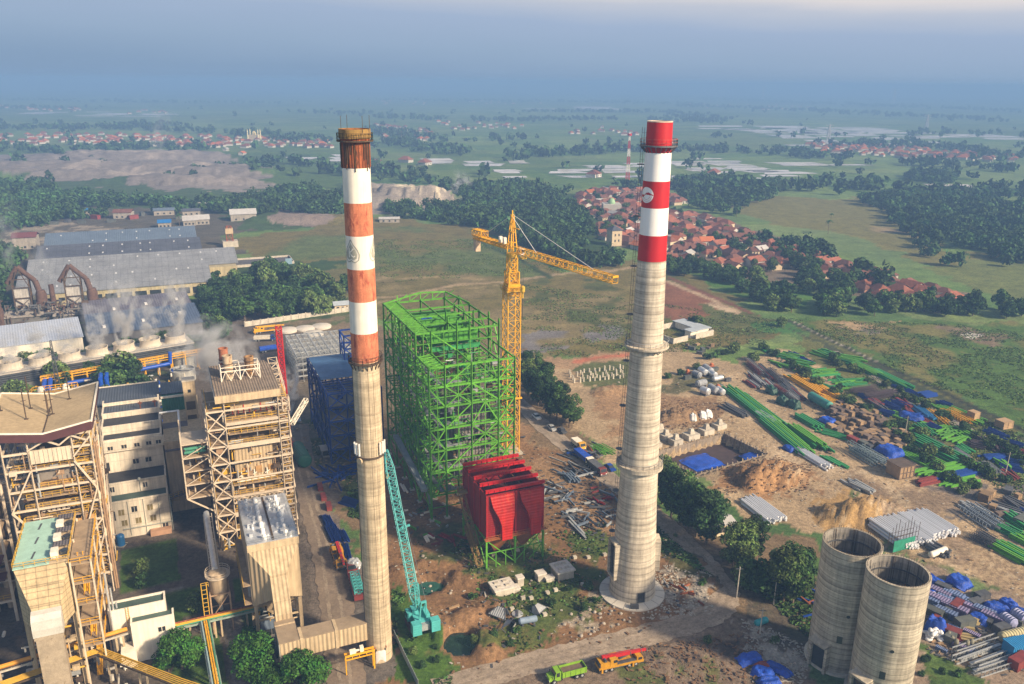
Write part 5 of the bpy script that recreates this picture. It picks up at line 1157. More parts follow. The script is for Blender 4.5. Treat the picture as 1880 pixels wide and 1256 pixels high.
# ================================================================== the old power station
def deck(root,x0,x1,y0,y1,z,rails='f',dm=None,rm=None,name='floor_deck'):
    m=MB().box(x0,x1,y0,y1,z-.22,z);o=m.build(name,dm or deck_m,root);r=MB()
    if 'f' in rails:r.rail([(x0,y0+.05,z),(x1,y0+.05,z)],1.15,.08,1.4)
    if 'r' in rails:r.rail([(x1-.05,y0,z),(x1-.05,y1,z)],1.15,.08,1.4)
    if 'l' in rails:r.rail([(x0+.05,y0,z),(x0+.05,y1,z)],1.15,.08,1.4)
    if r.n:r.build('railing',rm or yellow_dull,o)
    return o
deck_m=M('weathered_deck',(.34,.25,.16),.25,.6,.85,rust=(.18,.10,.05),ramt=.2)
inside=M('painted_gloom',(.10,.075,.05),.35,.5,.9,rust=(.24,.14,.06),ramt=.2)  # dark base tone stands in for interior shade, with rust patches over it
hung=M('stained_lagging',(.46,.27,.11),.3,.35,.8,rust=(.22,.14,.09),ramt=.4,streak=.3)
panel_w=M('ribbed_pale_panel',(.62,.53,.40),.1,.4,.8,streak=.15)
# ---- boiler house one: butterfly roof
b1=plant('boiler_house','open-sided boiler house under a sandy butterfly roof with maroon fascia','boiler house',-36,182)
X=[0,4.7,12.9,16.4];Y=[0,7.5,15,22]
for x in X:
    for y in Y:MB().ibar((x,y,0),(x,y,38.8),.55,.55).build('column',cream_st,b1)
m=MB()
for z in(5,9.5,14,18.5,23,27.5,32,36):
    for y in Y:m.bar((0,y,z),(16.4,y,z),.3,.45)
    for x in X:m.bar((x,0,z),(x,22,z),.3,.45)
m.build('beam_grid',cream_st,b1)
for(a,za,b,zb)in((0,23,4.7,32),(0,23,4.7,16),(12.9,33,16.4,26),(16.4,26,13.6,18),(13,5,16.4,15),(0,5,4.7,14),(12.9,14,16.4,18.5),(12.9,34,16.4,38)):MB().bar((a,-.3,za),(b,-.3,zb),.5,.3).build('brace',cream_st,b1)
for y0,y1 in((0,7.5),(7.5,15),(15,22)):
    for z0,z1 in((5,14),(14,23),(23,32)):MB().bar((16.6,y0,z0),(16.6,y1,z1),.3).build('brace',cream_st,b1)
MB().box(5,12.6,-.2,.1,33.4,36.4).build('wind_wall',panel_w,b1);m=MB()
for k in range(10):m.box(5+k*.84,5.1+k*.84,-.32,-.22,33.4,36.4)
for(a,za,b,zb)in((4.7,36.6,8.2,38.4),(8.2,38.4,10.6,37),(10.6,37,13,38.8),(13,38.8,16,37.2)):m.bar((a,-.4,za),(b,-.4,zb),.3)
m.build('wall_rib',cream_st,b1)
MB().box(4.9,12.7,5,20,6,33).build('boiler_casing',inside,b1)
MB().box(5.6,12.2,1.6,4.98,28.2,31.6).build('boiler_drum_cover',M('drum_lagging',(.22,.19,.16),.2,.6,.8),b1);MB().box(5.4,12.4,1.4,1.7,27.7,28.4).build('lagging_edge',hung,b1)
m=MB()
for k in range(14):x=1.6+k*.98;m.xprism([(.2,16.2-.5*math.sin(k*.8)),(.2,19.4+.5*math.sin(k*1.1+1)),(.5,19.4+.5*math.sin(k*1.1+1)),(.5,16.2-.5*math.sin(k*.8))],x,x+.98)
m.build('hanging_sheet',hung,b1)
m=MB();[m.tube((5.5+k*.95,2.5,22.4),(5.5+k*.95,1.2,21.8),.35,8)for k in range(8)];m.build('burner_pipe',white_old,b1)
for z,x0,x1,yf in((5,.5,16,.4),(9.5,.5,16.2,.4),(14,.5,16.3,.3),(20.3,2,14,.2),(23,2.5,15,.3),(25.4,3,12.5,.2),(27.4,3,16,.6),(32,1,16.2,.8),(36,12.8,16.4,.3)):deck(b1,x0,x1,yf,5,z,'fr')
for z in(7.2,11.7,16.2,20.7,25.2,29.7,34):deck(b1,13.2,16.3,.4,16,z,'fr',name='side_landing')
m=MB()
for z in range(6,37,3):m.bar((13.4,1.2,z),(16,1.2,z+3),.7,.14)
m.build('stair_flight',yellow_dull,b1)
m=MB();rp_=random.Random(5)
for k in range(16):x=rp_.uniform(.6,16);z=rp_.uniform(4,34);m.tube((x,-.1,z),(x,-.1,z+rp_.uniform(1,5)),.12,6);m.tube((x,-.1,z),(x+rp_.uniform(-2,2),-.1,z),.12,6)
for x in(16.9,17.3):m.tube((x,1,0),(x,1,36),.22,8)
m.build('pipework',M('brown_pipe',(.34,.22,.13),.25,1,.7),b1)
rf=[(-2.2,41.2),(8.1,39.6),(17.3,41.2)]
m=MB().yprism([(a,b)for a,b in rf]+[(a,b+.5)for a,b in rf[::-1]],-.9,23.4);ro=m.build('roof',roof_sand,b1)
m=MB().yprism([(a,b-1.4)for a,b in rf]+[(a,b+.45)for a,b in rf[::-1]],-1.05,-.92);m.yprism([(a,b-1.2)for a,b in rf]+[(a,b+.45)for a,b in rf[::-1]],23.42,23.55);m.box(17.32,17.45,-1,23.5,40,41.65);m.build('fascia',maroon,b1)
m=MB().yprism([(a,b+.42)for a,b in rf]+[(a,b+.75)for a,b in rf[::-1]],-1.1,-.85);m.yprism([(a,b+.42)for a,b in rf]+[(a,b+.75)for a,b in rf[::-1]],23.4,23.7);m.box(17.2,17.5,-1.1,23.7,41.5,41.95).box(-2.5,-2.2,-1.1,23.7,41.5,41.95);m.build('roof_coping',white_old,b1)
m=MB().bar((8.1,-.8,40.15),(8.1,15,40.15),.25,.12);m.build('valley_gutter',rust_dark,b1)
for x,y,h in((-1,12.5,1.4),(4.3,7.5,7),(4.4,14,7.5),(8.2,9.5,6),(9.0,9.8,5.6),(11.8,17,5.2),(8.0,12,4)):
    zb=np.interp(x,[-2.2,8.1,17.3],[41.7,40.1,41.7]);m=MB().tube((x,y,zb),(x,y,zb+h),.13,6);m.box(x-.4,x+.4,y-.3,y+.3,zb,zb+.12)
    if h>4:m.bar((x-.5,y,zb+h*.6),(x+.5,y,zb+h*.6),.12)
    m.build('vent_pipe',rust_dark,b1)
pmix=[M('brown_pipe',None),yellow_dull,steel,rust_dark,cream_st]
clutter(b1,'equipment',(.6,16.2,-.2,4.6,1,35),230,pmix,11);clutter(b1,'equipment',(13,17,1,20,1,37),150,pmix,12);clutter(b1,'ground_plant',(0,17,-12,0,0,3.5),60,[steel,rust_dark,conc_raw,blue_st],13,.1,.35)
# neighbouring frame at the edge of the photo
b0=plant('steel_skeleton','cream steel frame with dark pipes standing left of the butterfly roof','steel frame',-52,178)
m=MB()
for x in(0,5,10,14):[m.bar((x,y,0),(x,y,29),.5)for y in(0,8,16)]
m.build('column_row',cream_st,b0);m=MB()
for z in(5,10,15,20,25,29):
    for y in(0,8,16):m.bar((0,y,z),(14,y,z),.4)
m.build('beam_grid',cream_st,b0)
for z in(5,10,15,20,25):deck(b0,.5,13.6,.5,8,z,'f')
m=MB();[m.tube((x,2+k,0),(x,2+k,22-k*3),.6,10)for k,x in enumerate((2,4.2,7.5,9.6,12))];m.build('flue_pipe',M('pale_flue',(.40,.32,.22),.25,.8,.7),b0)
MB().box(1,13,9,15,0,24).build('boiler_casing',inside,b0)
for z in(12,16):m=MB().box(9.5,14,-3.8,-.6,z,z+.3);m.build('platform',maroon,b0)
# ---- terraced white control building
wb=plant('terraced_building','stepped white control building with dark roofs and rows of small windows','building',-20.8,205.5)
WB=[(0,10.2,0),(4,13.4,10.2),(10.9,22.3,13.4),(15,24.4,22.3),(21.1,25.7,24.4),(27,26.4,25.7)]
for k,(y,zt,zb)in enumerate(WB):
    y1=WB[k+1][0]if k<5 else 30;zb_=0
    MB().box(0,14,y,30 if k<5 else 30.01,zb-(.02 if k else 0),zt-.25).build('wall',offwhite,wb)
    ym=WB[k+1][0]if k<5 else 29.6
    MB().box(.35,13.65,y+.35,ym,zt-.24,zt-.08).build('roof',(roof_green,roof_black,roof_black,roof_black,roof_grey,roof_grey)[k],wb)
    m=MB().box(-.05,14.05,y-.05,y+.34,zt-.27,zt+.12).box(13.66,14.06,y+.35,ym-.05,zt-.27,zt+.12).box(-.06,.34,y+.35,ym-.05,zt-.27,zt+.12);m.build('parapet',offwhite,wb)
MB().box(-.02,14.6,10.3,10.92,19.2,21.9).build('upper_bay',offwhite,wb)
def win(root,x,y,z,w,h,fm=None,gm=None):
    o=MB().box(x-w/2,x+w/2,y-.02,y+.06,z,z+h).build('window',gm or glass,root)
    m=MB().box(x-w/2-.1,x+w/2+.1,y-.12,y-.03,z+h,z+h+.14).box(x-w/2-.1,x+w/2+.1,y-.14,y-.03,z-.12,z).box(x-.05,x+.05,y-.08,y-.03,z,z+h);m.build('frame',fm or offwhite,o)
for x in(1.8,5.0,8.0,10.8,13.1):win(wb,x,10.28,19.9,1.2,1.0)
for x in(7.2,10.2):win(wb,x,10.88,15.0,1.4,1.3)
for x,z,g_ in((3.0,6.4,1),(6.0,6.8,0),(9.6,6.6,1),(3.4,3.4,1),(6.6,3.5,1),(10.0,3.5,1),(12.6,.8,0)):win(wb,x,-.02,z,1.3,1.6,None,glass_y if g_ else glass)
for x in(1.4,9):win(wb,x,3.96,11.2,1.0,1.4)
m=MB().box(.6,1.6,-.1,-.02,5.3,7.8).box(.2,1.0,3.9,3.99,10.5,12.8).box(.2,1.0,10.8,10.89,14,16.3);m.build('door',glass,wb)
m=MB()
for x in(4.6,8.2,11.6):m.tube((x,-.12,.5),(x,-.12,10),.08,6)
for x in(7.8,):m.tube((x,3.9,10.4),(x,3.9,13.5),.1,6);m.lathe([(.1,0),(.45,.2),(.3,.6)],10,(x,3.8,13.5))
m.tube((3,-.3,2.6),(14.3,-.3,2.6),.15,6);m.tube((14.3,-.2,0),(14.3,-.2,10),.12,6);m.build('drain_pipe',M('pale_pipe',(.36,.38,.34),.2,1,.7),wb)
MB().box(9,13.9,-1.8,-.05,0,1.3).build('annex',M('brick_annex',(.42,.25,.16),.2,.8,.9),wb)
for x in(9.4,13):m=MB().tube((x,22,25.8),(x,22,27.8),.16,6);m.box(x-.5,x+.5,21.8,22.2,27.2,27.5);m.build('roof_vent',rust_band,wb)
bt=thing('water_tank','upright blue plastic water tank against the white control building','tank',px(223,1001));MB().lathe([(0.95,0),(.95,2.6),(.7,2.95),(.25,3.05),(.25,3.2)],20).build('tank_body',M('blue_tank',(.03,.17,.42),.15,.8,.4),bt);MB().box(-1.1,1.1,-1.1,1.1,-.1,.15).build('base',conc_raw,bt)
MB().tube((1,0,.5),(1.6,0,.5),.08,6).build('outlet_pipe',steel_dk,bt)
# ---- turbine hall behind
th_=plant('turbine_hall','long hall with a dark grey ribbed roof behind the white control building','building',-38,236.5)
MB().box(0,30.8,0,14,0,24.2).build('wall',offwhite,th_);MB().box(-.4,31.2,-.4,14.6,24.4,24.75).build('roof',roof_grey,th_);MB().box(0,30.8,14.62,15.0,23,25).build('parapet',offwhite,th_)
mh=plant('bunker_bay','bay with dark flat roof and green side sheeting beside boiler house two','building',-6.6,215)
MB().box(.2,9.9,0,33,0,20.2).build('wall',tan_flat,mh);MB().box(.3,6.4,22,33.4,20.3,24.6).build('upper_storey',M('green_side_sheet',(.03,.16,.10),.2,.4,.6,wave=('X',.7,.05)),mh);MB().box(.2,8.6,24,34,24.7,24.95).build('roof',roof_grey,mh);MB().box(.2,8.8,21.6,21.98,24.4,25).build('coping',white_old,mh)
m=MB().xprism([(-.4,17.6),(12,20.4),(12,20.8),(-.4,18)],.1,6.4);m.build('lean_roof',M('violet_grey_sheet',(.15,.135,.15),.15,.3,.7,wave=('Y',.7,.05)),mh)
m=MB()
for z in(3.5,7,10.5,14):m.box(6.0,6.9,-.1,-.02,z,z+1.6)
m.build('door',glass,mh);m=MB().rail([(.4,-.4,3),(6,-.4,3)],1.1,.08,1.5);m.build('railing',yellow_dull,mh)
m=MB();m.loft([(-.4,-4.0,5.6),(10,-4.6,8.4),(10,-1.8,8.4),(-.4,-1.4,5.6)],[(-.4,-4.0,5.9),(10,-4.6,8.7),(10,-1.8,8.7),(-.4,-1.4,5.9)]);m.build('access_ramp',M('brown_ramp',(.14,.10,.075),.2,.5,.85),mh)
m=MB().rail([(-.4,-4.0,5.9),(10,-4.6,8.7)],1.1,.1,1.3);m.build('ramp_railing',yellow_dull,mh)
lt=plant('lift_tower','slim cream lift tower with one small square window','tower',-.4,229);MB().box(0,3.2,0,3.2,0,31.2).build('shaft',tan_flat,lt);MB().box(-.1,3.3,-.1,3.3,31.2,31.5).build('roof',offwhite,lt);MB().box(1.2,2.0,-.06,-.01,28,28.9).build('window',glass,lt)
m=MB()
for z in(15,19,23):m.box(.4,2.8,-.06,-.01,z,z+2.4)
m.build('opening',inside,lt)
# ---- boiler house two
b2=plant('boiler_house','cream steel boiler house with two stub stacks on its roof','boiler house',3.9,191)
X2=[0,4.1,16.3,18.6];Y2=[0,7,14,21]
for x in X2:
    for y in Y2:
        if x in(0,18.6)and y>14.5:continue
        MB().ibar((x,y,0),(x,y,39.2 if x in(4.1,16.3)else 37),.5,.5).build('column',cream_st,b2)
Z2=[4.5,9,13.5,18,22.5,27,31.5,36]
m=MB()
for z in Z2:
    for y in Y2[:3]:m.bar((0,y,z),(18.6,y,z),.26,.4)
    for x in X2:m.bar((x,0,z),(x,14,z),.26,.4)
m.build('beam_grid',cream_st,b2)
for k,(a,b)in enumerate(zip([0]+Z2,Z2)):
    for p,q in(((0,-.28),(4.1,-.28)),((18.9,0),(18.9,7))):
        for s in(0,1):MB().bar((p[0],p[1],(a,b)[s]),(q[0],q[1],(b,a)[s]),.24).build('brace',cream_st,b2)
    if k>0:MB().bar((-.28,0,a),(-.28,7,b),.24).build('brace',cream_st,b2);MB().bar((-.28,14,a),(-.28,7,b),.24).build('brace',cream_st,b2)
m=MB();m.box(2.4,17,-.6,21.5,39.8,40.3);m.build('roof',M('roof_ribbed_tan',(.235,.185,.14),.2,.4,.85,wave=('X',.6,.06),streak=.2,rust=(.12,.09,.07),ramt=.2),b2);MB().box(2.3,17.1,-.75,-.62,38.2,40.0).build('fascia',tan_flat,b2);MB().box(17.02,17.15,-.7,21.5,38.6,40.0).build('fascia',tan_flat,b2);MB().box(2.25,2.38,-.7,21.5,38.6,40.0).build('fascia',white_old,b2)
stk_m=M('stack_plate',(.50,.38,.25),.2,.5,.8,rust=(.24,.12,.06),ramt=.25,streak=.3);stk_r=M('rusty_stack',(.34,.20,.09),.3,.6,.85,rust=(.10,.06,.04),ramt=.45,streak=.35)
for x,y,r_,h,mm in((6.5,10.5,1.12,5.6,stk_m),(11.5,11,1.1,4.6,stk_r),(5.9,14.2,1.1,6.4,M('brown_stack',(.34,.13,.07),.25,.6,.85,rust=(.12,.06,.04),ramt=.3))):
    o=soft(MB().lathe([(r_,40.3),(r_,40.3+h),(r_+.08,40.3+h),(r_+.08,40.55+h),(r_-.25,40.55+h),(r_-.25,41.5),(.01,41.5)],28,(x,y,0)).build('stack',mm,b2,fixn=False),40);o.location=(0,0,0)
    m=MB().lathe([(r_+.02,44),(r_+.14,44),(r_+.14,44.2),(r_+.02,44.2)],24,(x,y,0),close=True);m.build('stack_band',rust_dark,o)
m=MB()
for x in(4.6,9,13.6):
    for y in(8.2,13):m.bar((x,y,40.3),(x,y,43.8),.22)
for y in(8.2,13):
    m.bar((4.6,y,42.8),(13.6,y,42.8),.2);m.bar((4.6,y,43.8),(13.6,y,43.8),.16)
    for a,b in((4.6,6.8),(6.8,9),(9,11.3),(11.3,13.6)):m.bar((a,y,40.3),((a+b)/2,y,42.8),.14);m.bar(((a+b)/2,y,42.8),(b,y,40.3),.14)
for x in(4.6,9,13.6):m.bar((x,8.2,43.8),(x,13,43.8),.2)
m.build('stack_frame',white_old,b2)
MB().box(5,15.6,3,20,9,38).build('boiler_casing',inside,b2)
MB().box(5.6,15.2,2.0,2.9,34.2,37.6).build('drum_casing',tan_flat,b2)
MB().box(5.4,14.4,1.2,2.6,17.2,25.6).build('wall_casing',tan_sheet,b2);MB().box(7.6,13.6,.8,2.4,2,12).build('duct',tan_tile,b2)
m=MB()
for k in range(3):
    x=7+k*3;m.box(x,x+1.5,1.0,1.18,18.4,20.2)
m.build('burner_box',hung,b2)['kind']='stuff';m=MB()
for k in range(3):
    x=6.6+k*3;m.tube((x,.8,17.3),(x,.8,19.6),.16,6);m.tube((x-.5,.8,18.2),(x+.6,.8,18.8),.14,6)
m.tube((5.5,.7,17),(14.5,.7,17.2),.22,8);m.build('burner_pipe',white_old,b2)
m=MB();[m.tube((6+k*1.3,1.9,34.2),(6+k*1.3,1.9,35+(k%3)*.6),.12,6)for k in range(8)];m.build('valve',crane_red,b2)
for z,x0,x1 in((13.6,4.4,16.4),(9,4.4,17),(27,4.3,16.3),(29.8,4.6,16),(33,4.3,16.2),(16.4,4.6,16.3),(4.5,4.4,16.3)):deck(b2,x0,x1,.2,3,z,'f');
for z in(27,33,13.6,9):MB().box(4.2,16.4,-.12,.16,z-.9,z-.2).build('edge_girder',cream_st,b2)
m=MB();lattice(m,(4.2,-.6,12.9),(16.6,-.6,12.9),.4,1.6,6,.2,.14);m.build('truss_girder',cream_st,b2)
for z in Z2:deck(b2,.3,3.9,.3,13.8,z,'l');deck(b2,16.5,18.4,.3,8,z+1.2,'fr',name='stair_landing')
m=MB()
for z in np.arange(1,36,1.15):m.bar((16.6,-.1,z),(18.5,-.1,z+.1),.16)
m.build('ladder_rung',cream_st,b2)
m=MB()
for x,z in((-5.5,21),(-4,26),(-2,13.5)):pass
for z in(14,17.5,21,24.5,28):m.box(-6.2,-.3,2,10,z-.2,z);m.bar((-6.1,2,z),(-6.1,2,z+3.4),.3);m.bar((-6.1,2,z),(-.3,2,z+(3 if z!=28 else 0)),.18);m.bar((-6.1,10,z),(-6.1,10,z+3.4),.3)
m.bar((-6.1,2,14),(-.2,2,9.5),.3);m.bar((-6.1,10,14),(-.2,10,9.5),.3)
m.build('side_gallery',cream_st,b2);m=MB()
for z in(14.05,17.55,21.05,24.55):m.box(-6,-.4,2.2,9.8,z,z+.08)
m.build('gallery_floor',deck_m,b2)
for z in(25.4,26.3):MB().tube((-5.6,3.4,z),(-.8,3.4,z),.4,12).build('green_vessel',M('green_vessel',(.06,.24,.16),.2,.8,.5),b2)
m=MB().tube((-10.5,24,28.5),(-6,24,28.5),.28,8);m.tube((-6,24,28.5),(-6,16,28.5),.28,8);m.tube((-6,16,28.5),(-6,12,22),.28,8);m.build('steam_pipe',alu,b2)
m=MB();lattice(m,(19.4,1,30),(24.2,8,33),.9,.9,4,.16,.1);m.build('roof_davit',white_old,b2)
m=MB();lattice(m,(18.0,7,36),(18.0,21,40),2.2,2.0,6,.2,.13);lattice(m,(18.2,.5,34),(18.2,.5,37.5),1.6,1.6,2,.18,.12);m.build('roof_lattice',cream_st,b2)
clutter(b2,'equipment',(.4,16.2,.3,2.8,2,38),190,pmix,14);clutter(b2,'equipment',(-6,.2,2.4,9.6,14.2,27),70,pmix,15);clutter(b2,'equipment',(16.4,18.6,.3,13,2,37),90,pmix,16);clutter(b2,'ground_plant',(0,18,-3,12,0,4),80,[steel,rust_dark,tan_flat,yellow_dull],17,.1,.35)
# ---- electrostatic filter one: mint roof
f1=plant('electrostatic_filter','tan dust filter with a mint green roof and yellow stairs','dust filter',-31.4,150.8)
MB().box(0,8.6,.02,17.4,16.2,26.9).build('casing',tan_tile,f1)
MB().box(-.15,5.6,-.1,17.5,26.92,27.15).build('roof',mint,f1);MB().box(5.62,8.75,-.1,17.5,26.92,27.08).build('service_roof',tan_flat,f1)
m=MB()
for y in(2.5,8,13.5):m.bar((2.6,y,27.2),(2.9,y+2.4,27.2),.3,.06)
m.build('roof_slit',steel_dk,f1)
for y in(4.2,9.6,15):MB().box(5.9,8.7,y,y+1.7,27.9,28.05).build('canopy',M('purple_grey_sheet',(.13,.115,.12),.15,.6,.8,wave=('X',.5,.05)),f1)
for y in(1.2,6.6,12):MB().box(5.8,7.0,y,y+2.0,27.1,28.4).build('transformer',white_old,f1);MB().lathe([(.75,0),(.75,.9),(.5,.95)],16,(8.0,y+1.1,27.1)).build('insulator',glass,f1)
m=MB().rail([(-.1,17.4,27.15),(-.1,-.05,27.15),(8.7,-.05,27.15)],1.0,.08,1.5);m.rail([(8.7,-.05,27.1),(8.7,17.4,27.1)],1.0,.08,1.5);m.build('railing',yellow_dull,f1)
m=MB().loft([(0,0,16.4),(8.6,0,16.4),(8.6,0,26.8),(0,0,26.8)],[(2.2,-3.6,16.2),(6.8,-3.6,16.2),(6.8,-3.6,20.4),(2.2,-3.6,20.4)]);m.build('inlet_funnel',tan_tile,f1)
m=MB();prof=[(-3.6,20.2),(-4.6,19.9),(-5.4,19.0),(-5.7,17.4),(-5.7,16.0),(-3.6,16.0)];m.xprism(prof,2.1,6.9);m.build('elbow',M('silver_lagging',(.60,.57,.52),.12,.6,.5,.2,fine=.1),f1)
m=MB().box(2.4,6.6,-5.6,-3.7,4.2,16.0);m.box(2.2,6.8,-5.7,-3.6,15.4,15.9);m.build('duct',M('grey_brown_lagging',(.36,.29,.21),.25,.6,.8,rust=(.2,.14,.08),ramt=.2,fine=.15),f1)
for x in(2.5,5.1):MB().box(x,x+1.6,-5.4,-4.0,0,4.2).build('duct_leg',tan_tile,f1)
for x in(.4,8.2):
    for y in(.6,8.6,17):MB().box(x-.4,x+.4,y-.4,y+.4,0,16.2).build('leg',tan_flat,f1)
m=MB()
for y in(.6,8.6,17):m.bar((.4,y,10),(8.2,y,10),.4);m.bar((.4,y,5),(8.2,y,5),.35)
for x in(.4,8.2):m.bar((x,.6,10),(x,17,10),.4);m.bar((x,.6,10.2),(x,8.6,16),.25)
m.build('leg_bracing',tan_flat,f1)
for y in(1,6.6,12.2):MB().frustum(3,5.6,y+1.6,y+3.2,11,.4,8.2,y,y+5.0,16.18).build('hopper',tan_flat,f1)
MB().box(1,7.6,2,15,5.1,5.4).build('platform',deck_m,f1)
clutter(f1,'under_gear',(.2,8.6,-1,16.5,.2,15),110,[tan_flat,rust_dark,steel,yellow_dull],18);clutter(f1,'ground_plant',(-14,16,-10,24,0,2.6),130,[steel,rust_dark,conc_raw,white_old],19,.1,.35)
# yellow stair tower between the filter and boiler house one
m=MB();fl=[(0,26),(1,21.5),(0,17),(1,12.5),(0,8),(1,3.5)]
for k,(s,z)in enumerate(fl):
    y0,y1=(2,9)if s else(9,2)
    m.bar((10.4,y0,z-4.4 if z>4.4 else 0),(10.4,y1,z),.8,.12);m.rail([(9.95,y0,max(z-4.4,0)),(9.95,y1,z)],1.1,.1,1.5);m.rail([(10.85,y0,max(z-4.4,0)),(10.85,y1,z)],1.1,.1,1.5)
m.build('stair_flight',yellow,f1)
for z in(9,13.6,18,22.4,26.4):deck(f1,8.8,12.4,-1,16,z,'fr',rm=yellow)
m=MB();[m.bar((x,y,0),(x,y,27),.28)for x in(8.95,12.3)for y in(-.9,7.5,15.9)];m.build('stair_post',cream_st,f1)
m=MB();[m.tube((13.4+.5*k,5+k,0),(13.4+.5*k,5+k,20-k*4),.18,8)for k in range(3)];m.build('pipework',alu,f1)
# ---- electrostatic filter two: silver roof
f2=plant('electrostatic_filter','tan ribbed dust filter with a cluttered silver roof','dust filter',8,150.7)
tan_y=M('tan_side_cladding',(.40,.33,.24),.15,.3,.8,streak=.22,wave=('Y',.8,.06))
m=MB().box(0,9.7,.02,19.4,9,22.7);m.build('casing',tan_sheet,f2);MB().box(-.12,-.02,.1,19.4,9,22.7).build('side_cladding',tan_y,f2)
MB().box(-.1,9.8,-.1,19.5,22.72,22.95).build('roof',alu,f2);MB().box(-.15,9.85,-.25,-.03,21.4,22.9).build('fascia',tan_flat,f2)
ra=random.Random(8);m=MB()
for k in range(80):
    x,y=ra.uniform(.6,8.6),ra.uniform(.6,18.4);w,d,h=ra.uniform(.3,1.1),ra.uniform(.3,1.2),ra.uniform(.15,.7)
    if 4.6<x+w/2<5.4:continue
    if ra.random()<.35:m.lathe([(w*.4,0),(w*.4,h*1.3),(w*.2,h*1.5)],8,(x,y,22.95))
    else:m.box(x,x+w,y,y+d,22.95,22.95+h)
m.build('roof_equipment',alu,f2)['kind']='stuff'
m=MB()
for k in range(7):y=1.2+k*2.6;m.lathe([(.42,0),(.42,.8),(.28,1.1)],12,(3.4,y,22.95));m.lathe([(.35,0),(.35,.9),(.2,1.2)],12,(7.6,y,22.95))
m.build('rapper_cap',white_new,f2)['kind']='stuff'
MB().box(4.8,5.2,.3,19,22.95,23.1).build('roof_gutter',rust_dark,f2);MB().rail([(-.05,19.3,22.95),(-.05,0,22.95),(9.75,0,22.95),(9.75,19.3,22.95)],1.0,.06,1.8).build('railing',steel,f2)
m=MB().loft([(0,0,9),(9.7,0,9),(9.7,0,21.4),(0,0,21.4)],[(3.5,-3.0,11.6),(6.6,-3.0,11.6),(6.6,-3.0,17),(3.5,-3.0,17)]);m.build('outlet_funnel',tan_sheet,f2)
m=MB().loft([(3.45,-2.6,11.4),(6.7,-2.6,11.4),(6.7,-2.6,17.1),(3.45,-2.6,17.1)],[(3.45,-5.6,7.2),(6.7,-5.6,7.2),(6.7,-5.6,12.6),(3.45,-5.6,12.6)]);m.loft([(3.5,-5.6,5.0),(6.7,-5.6,5.0),(6.7,-5.61,12.4),(3.5,-5.61,12.4)],[(3.5,-6.6,5.0),(6.7,-6.6,5.0),(6.7,-6.6,10.2),(3.5,-6.6,10.2)]);m.build('outlet_duct',tan_sheet,f2)
for x in(.5,9.2):
    for y in(.6,6.8,13,19):MB().box(x-.35,x+.35,y-.35,y+.35,0,9).build('leg',tan_flat,f2)
m=MB()
for y in(.6,6.8,13,19):m.bar((.5,y,5),(9.2,y,5),.3)
for x in(.5,9.2):m.bar((x,.6,5),(x,19,5),.3);[m.bar((x,a,5),(x,a+6,9),.22)for a in(.6,6.8,13)]
m.build('leg_bracing',tan_flat,f2)
for y in(.8,7,13.2):MB().frustum(3.6,6,y+2,y+3.4,4.6,.3,9.4,y,y+5.4,8.98).build('hopper',tan_flat,f2)
m=MB().box(-1.6,-.2,0,19,13.8,14).box(-1.6,-.2,0,19,9.6,9.8);m.build('side_walkway',deck_m,f2);m=MB().rail([(-1.55,0,14),(-1.55,19,14)],1.1,.07,1.6);m.rail([(-1.55,0,9.8),(-1.55,19,9.8)],1.1,.07,1.6);m.build('side_railing',yellow_dull,f2)
m=MB();[m.box(-.6,-.15,y,y+.9,10,12.8)for y in(2,6,10,14)];m.build('control_box',steel,f2)
clutter(f2,'under_gear',(.2,9.6,.4,19,.2,8.6),100,[tan_flat,rust_dark,steel,yellow_dull],20)
# ---- clad flue duct to the old chimney
fd=plant('flue_duct','tan corrugated flue duct turning a corner to the old chimney','duct',11.2,137)
tan_gal=M('dusty_duct_roof',(.30,.23,.155),.2,.4,.85,rust=(.18,.12,.08),ramt=.2)
m=MB().box(0,3.6,3.4,7.2,5,8.8).box(0,17.2,0,3.38,5,8.8);m.build('duct_body',tan_sheet,fd)
m=MB().box(-.12,3.72,3.5,7.2,8.82,8.98).box(-.12,17.2,-.12,3.48,8.82,8.98);m.build('duct_roof',tan_gal,fd);m=MB()
for x in(3.8,10.4):m.box(x,x+.6,-.15,3.5,4.9,9.1)
m.box(-.15,3.7,5.4,5.7,4.95,9.1);m.build('duct_collar',tan_flat,fd)['kind']='stuff';MB().box(-.14,-.02,0,7.2,5,8.8).build('side_cladding',M('pale_side_sheet',(.48,.47,.43),.15,.4,.7,streak=.2),fd)
for x,y in((.4,.4),(.4,6.6),(3.2,6.6),(5.5,1.7)):MB().box(x-.25,x+.25,y-.25,y+.25,0,5).build('leg',tan_flat,fd)
yg=plant('pipe_portal','yellow portal gantry carrying small gear under the flue duct','gantry',22.8,134.6)
m=MB();[m.bar((x,y,0),(x,y,4.4),.28)for x in(.2,5.6)for y in(0,.9)if not(x<1)];m.bar((0,0,4.2),(5.8,0,4.2),.3);m.bar((0,.9,4.2),(5.8,.9,4.2),.3);m.bar((0,0,3.4),(5.8,0,3.4),.2);[m.bar((x,0,3.4),(x,0,4.2),.14)for x in(0,1.4,2.8,4.2)];m.bar((.1,0,0),(.1,0,4.2),.2);m.build('portal',yellow,yg)
m=MB().box(1,2.2,.1,.8,4.4,5.1).box(3,3.7,.1,.8,4.4,5.5);m.tube((2.2,.4,4.8),(3,.4,4.8),.2,8);m.build('valve_gear',white_old,yg)
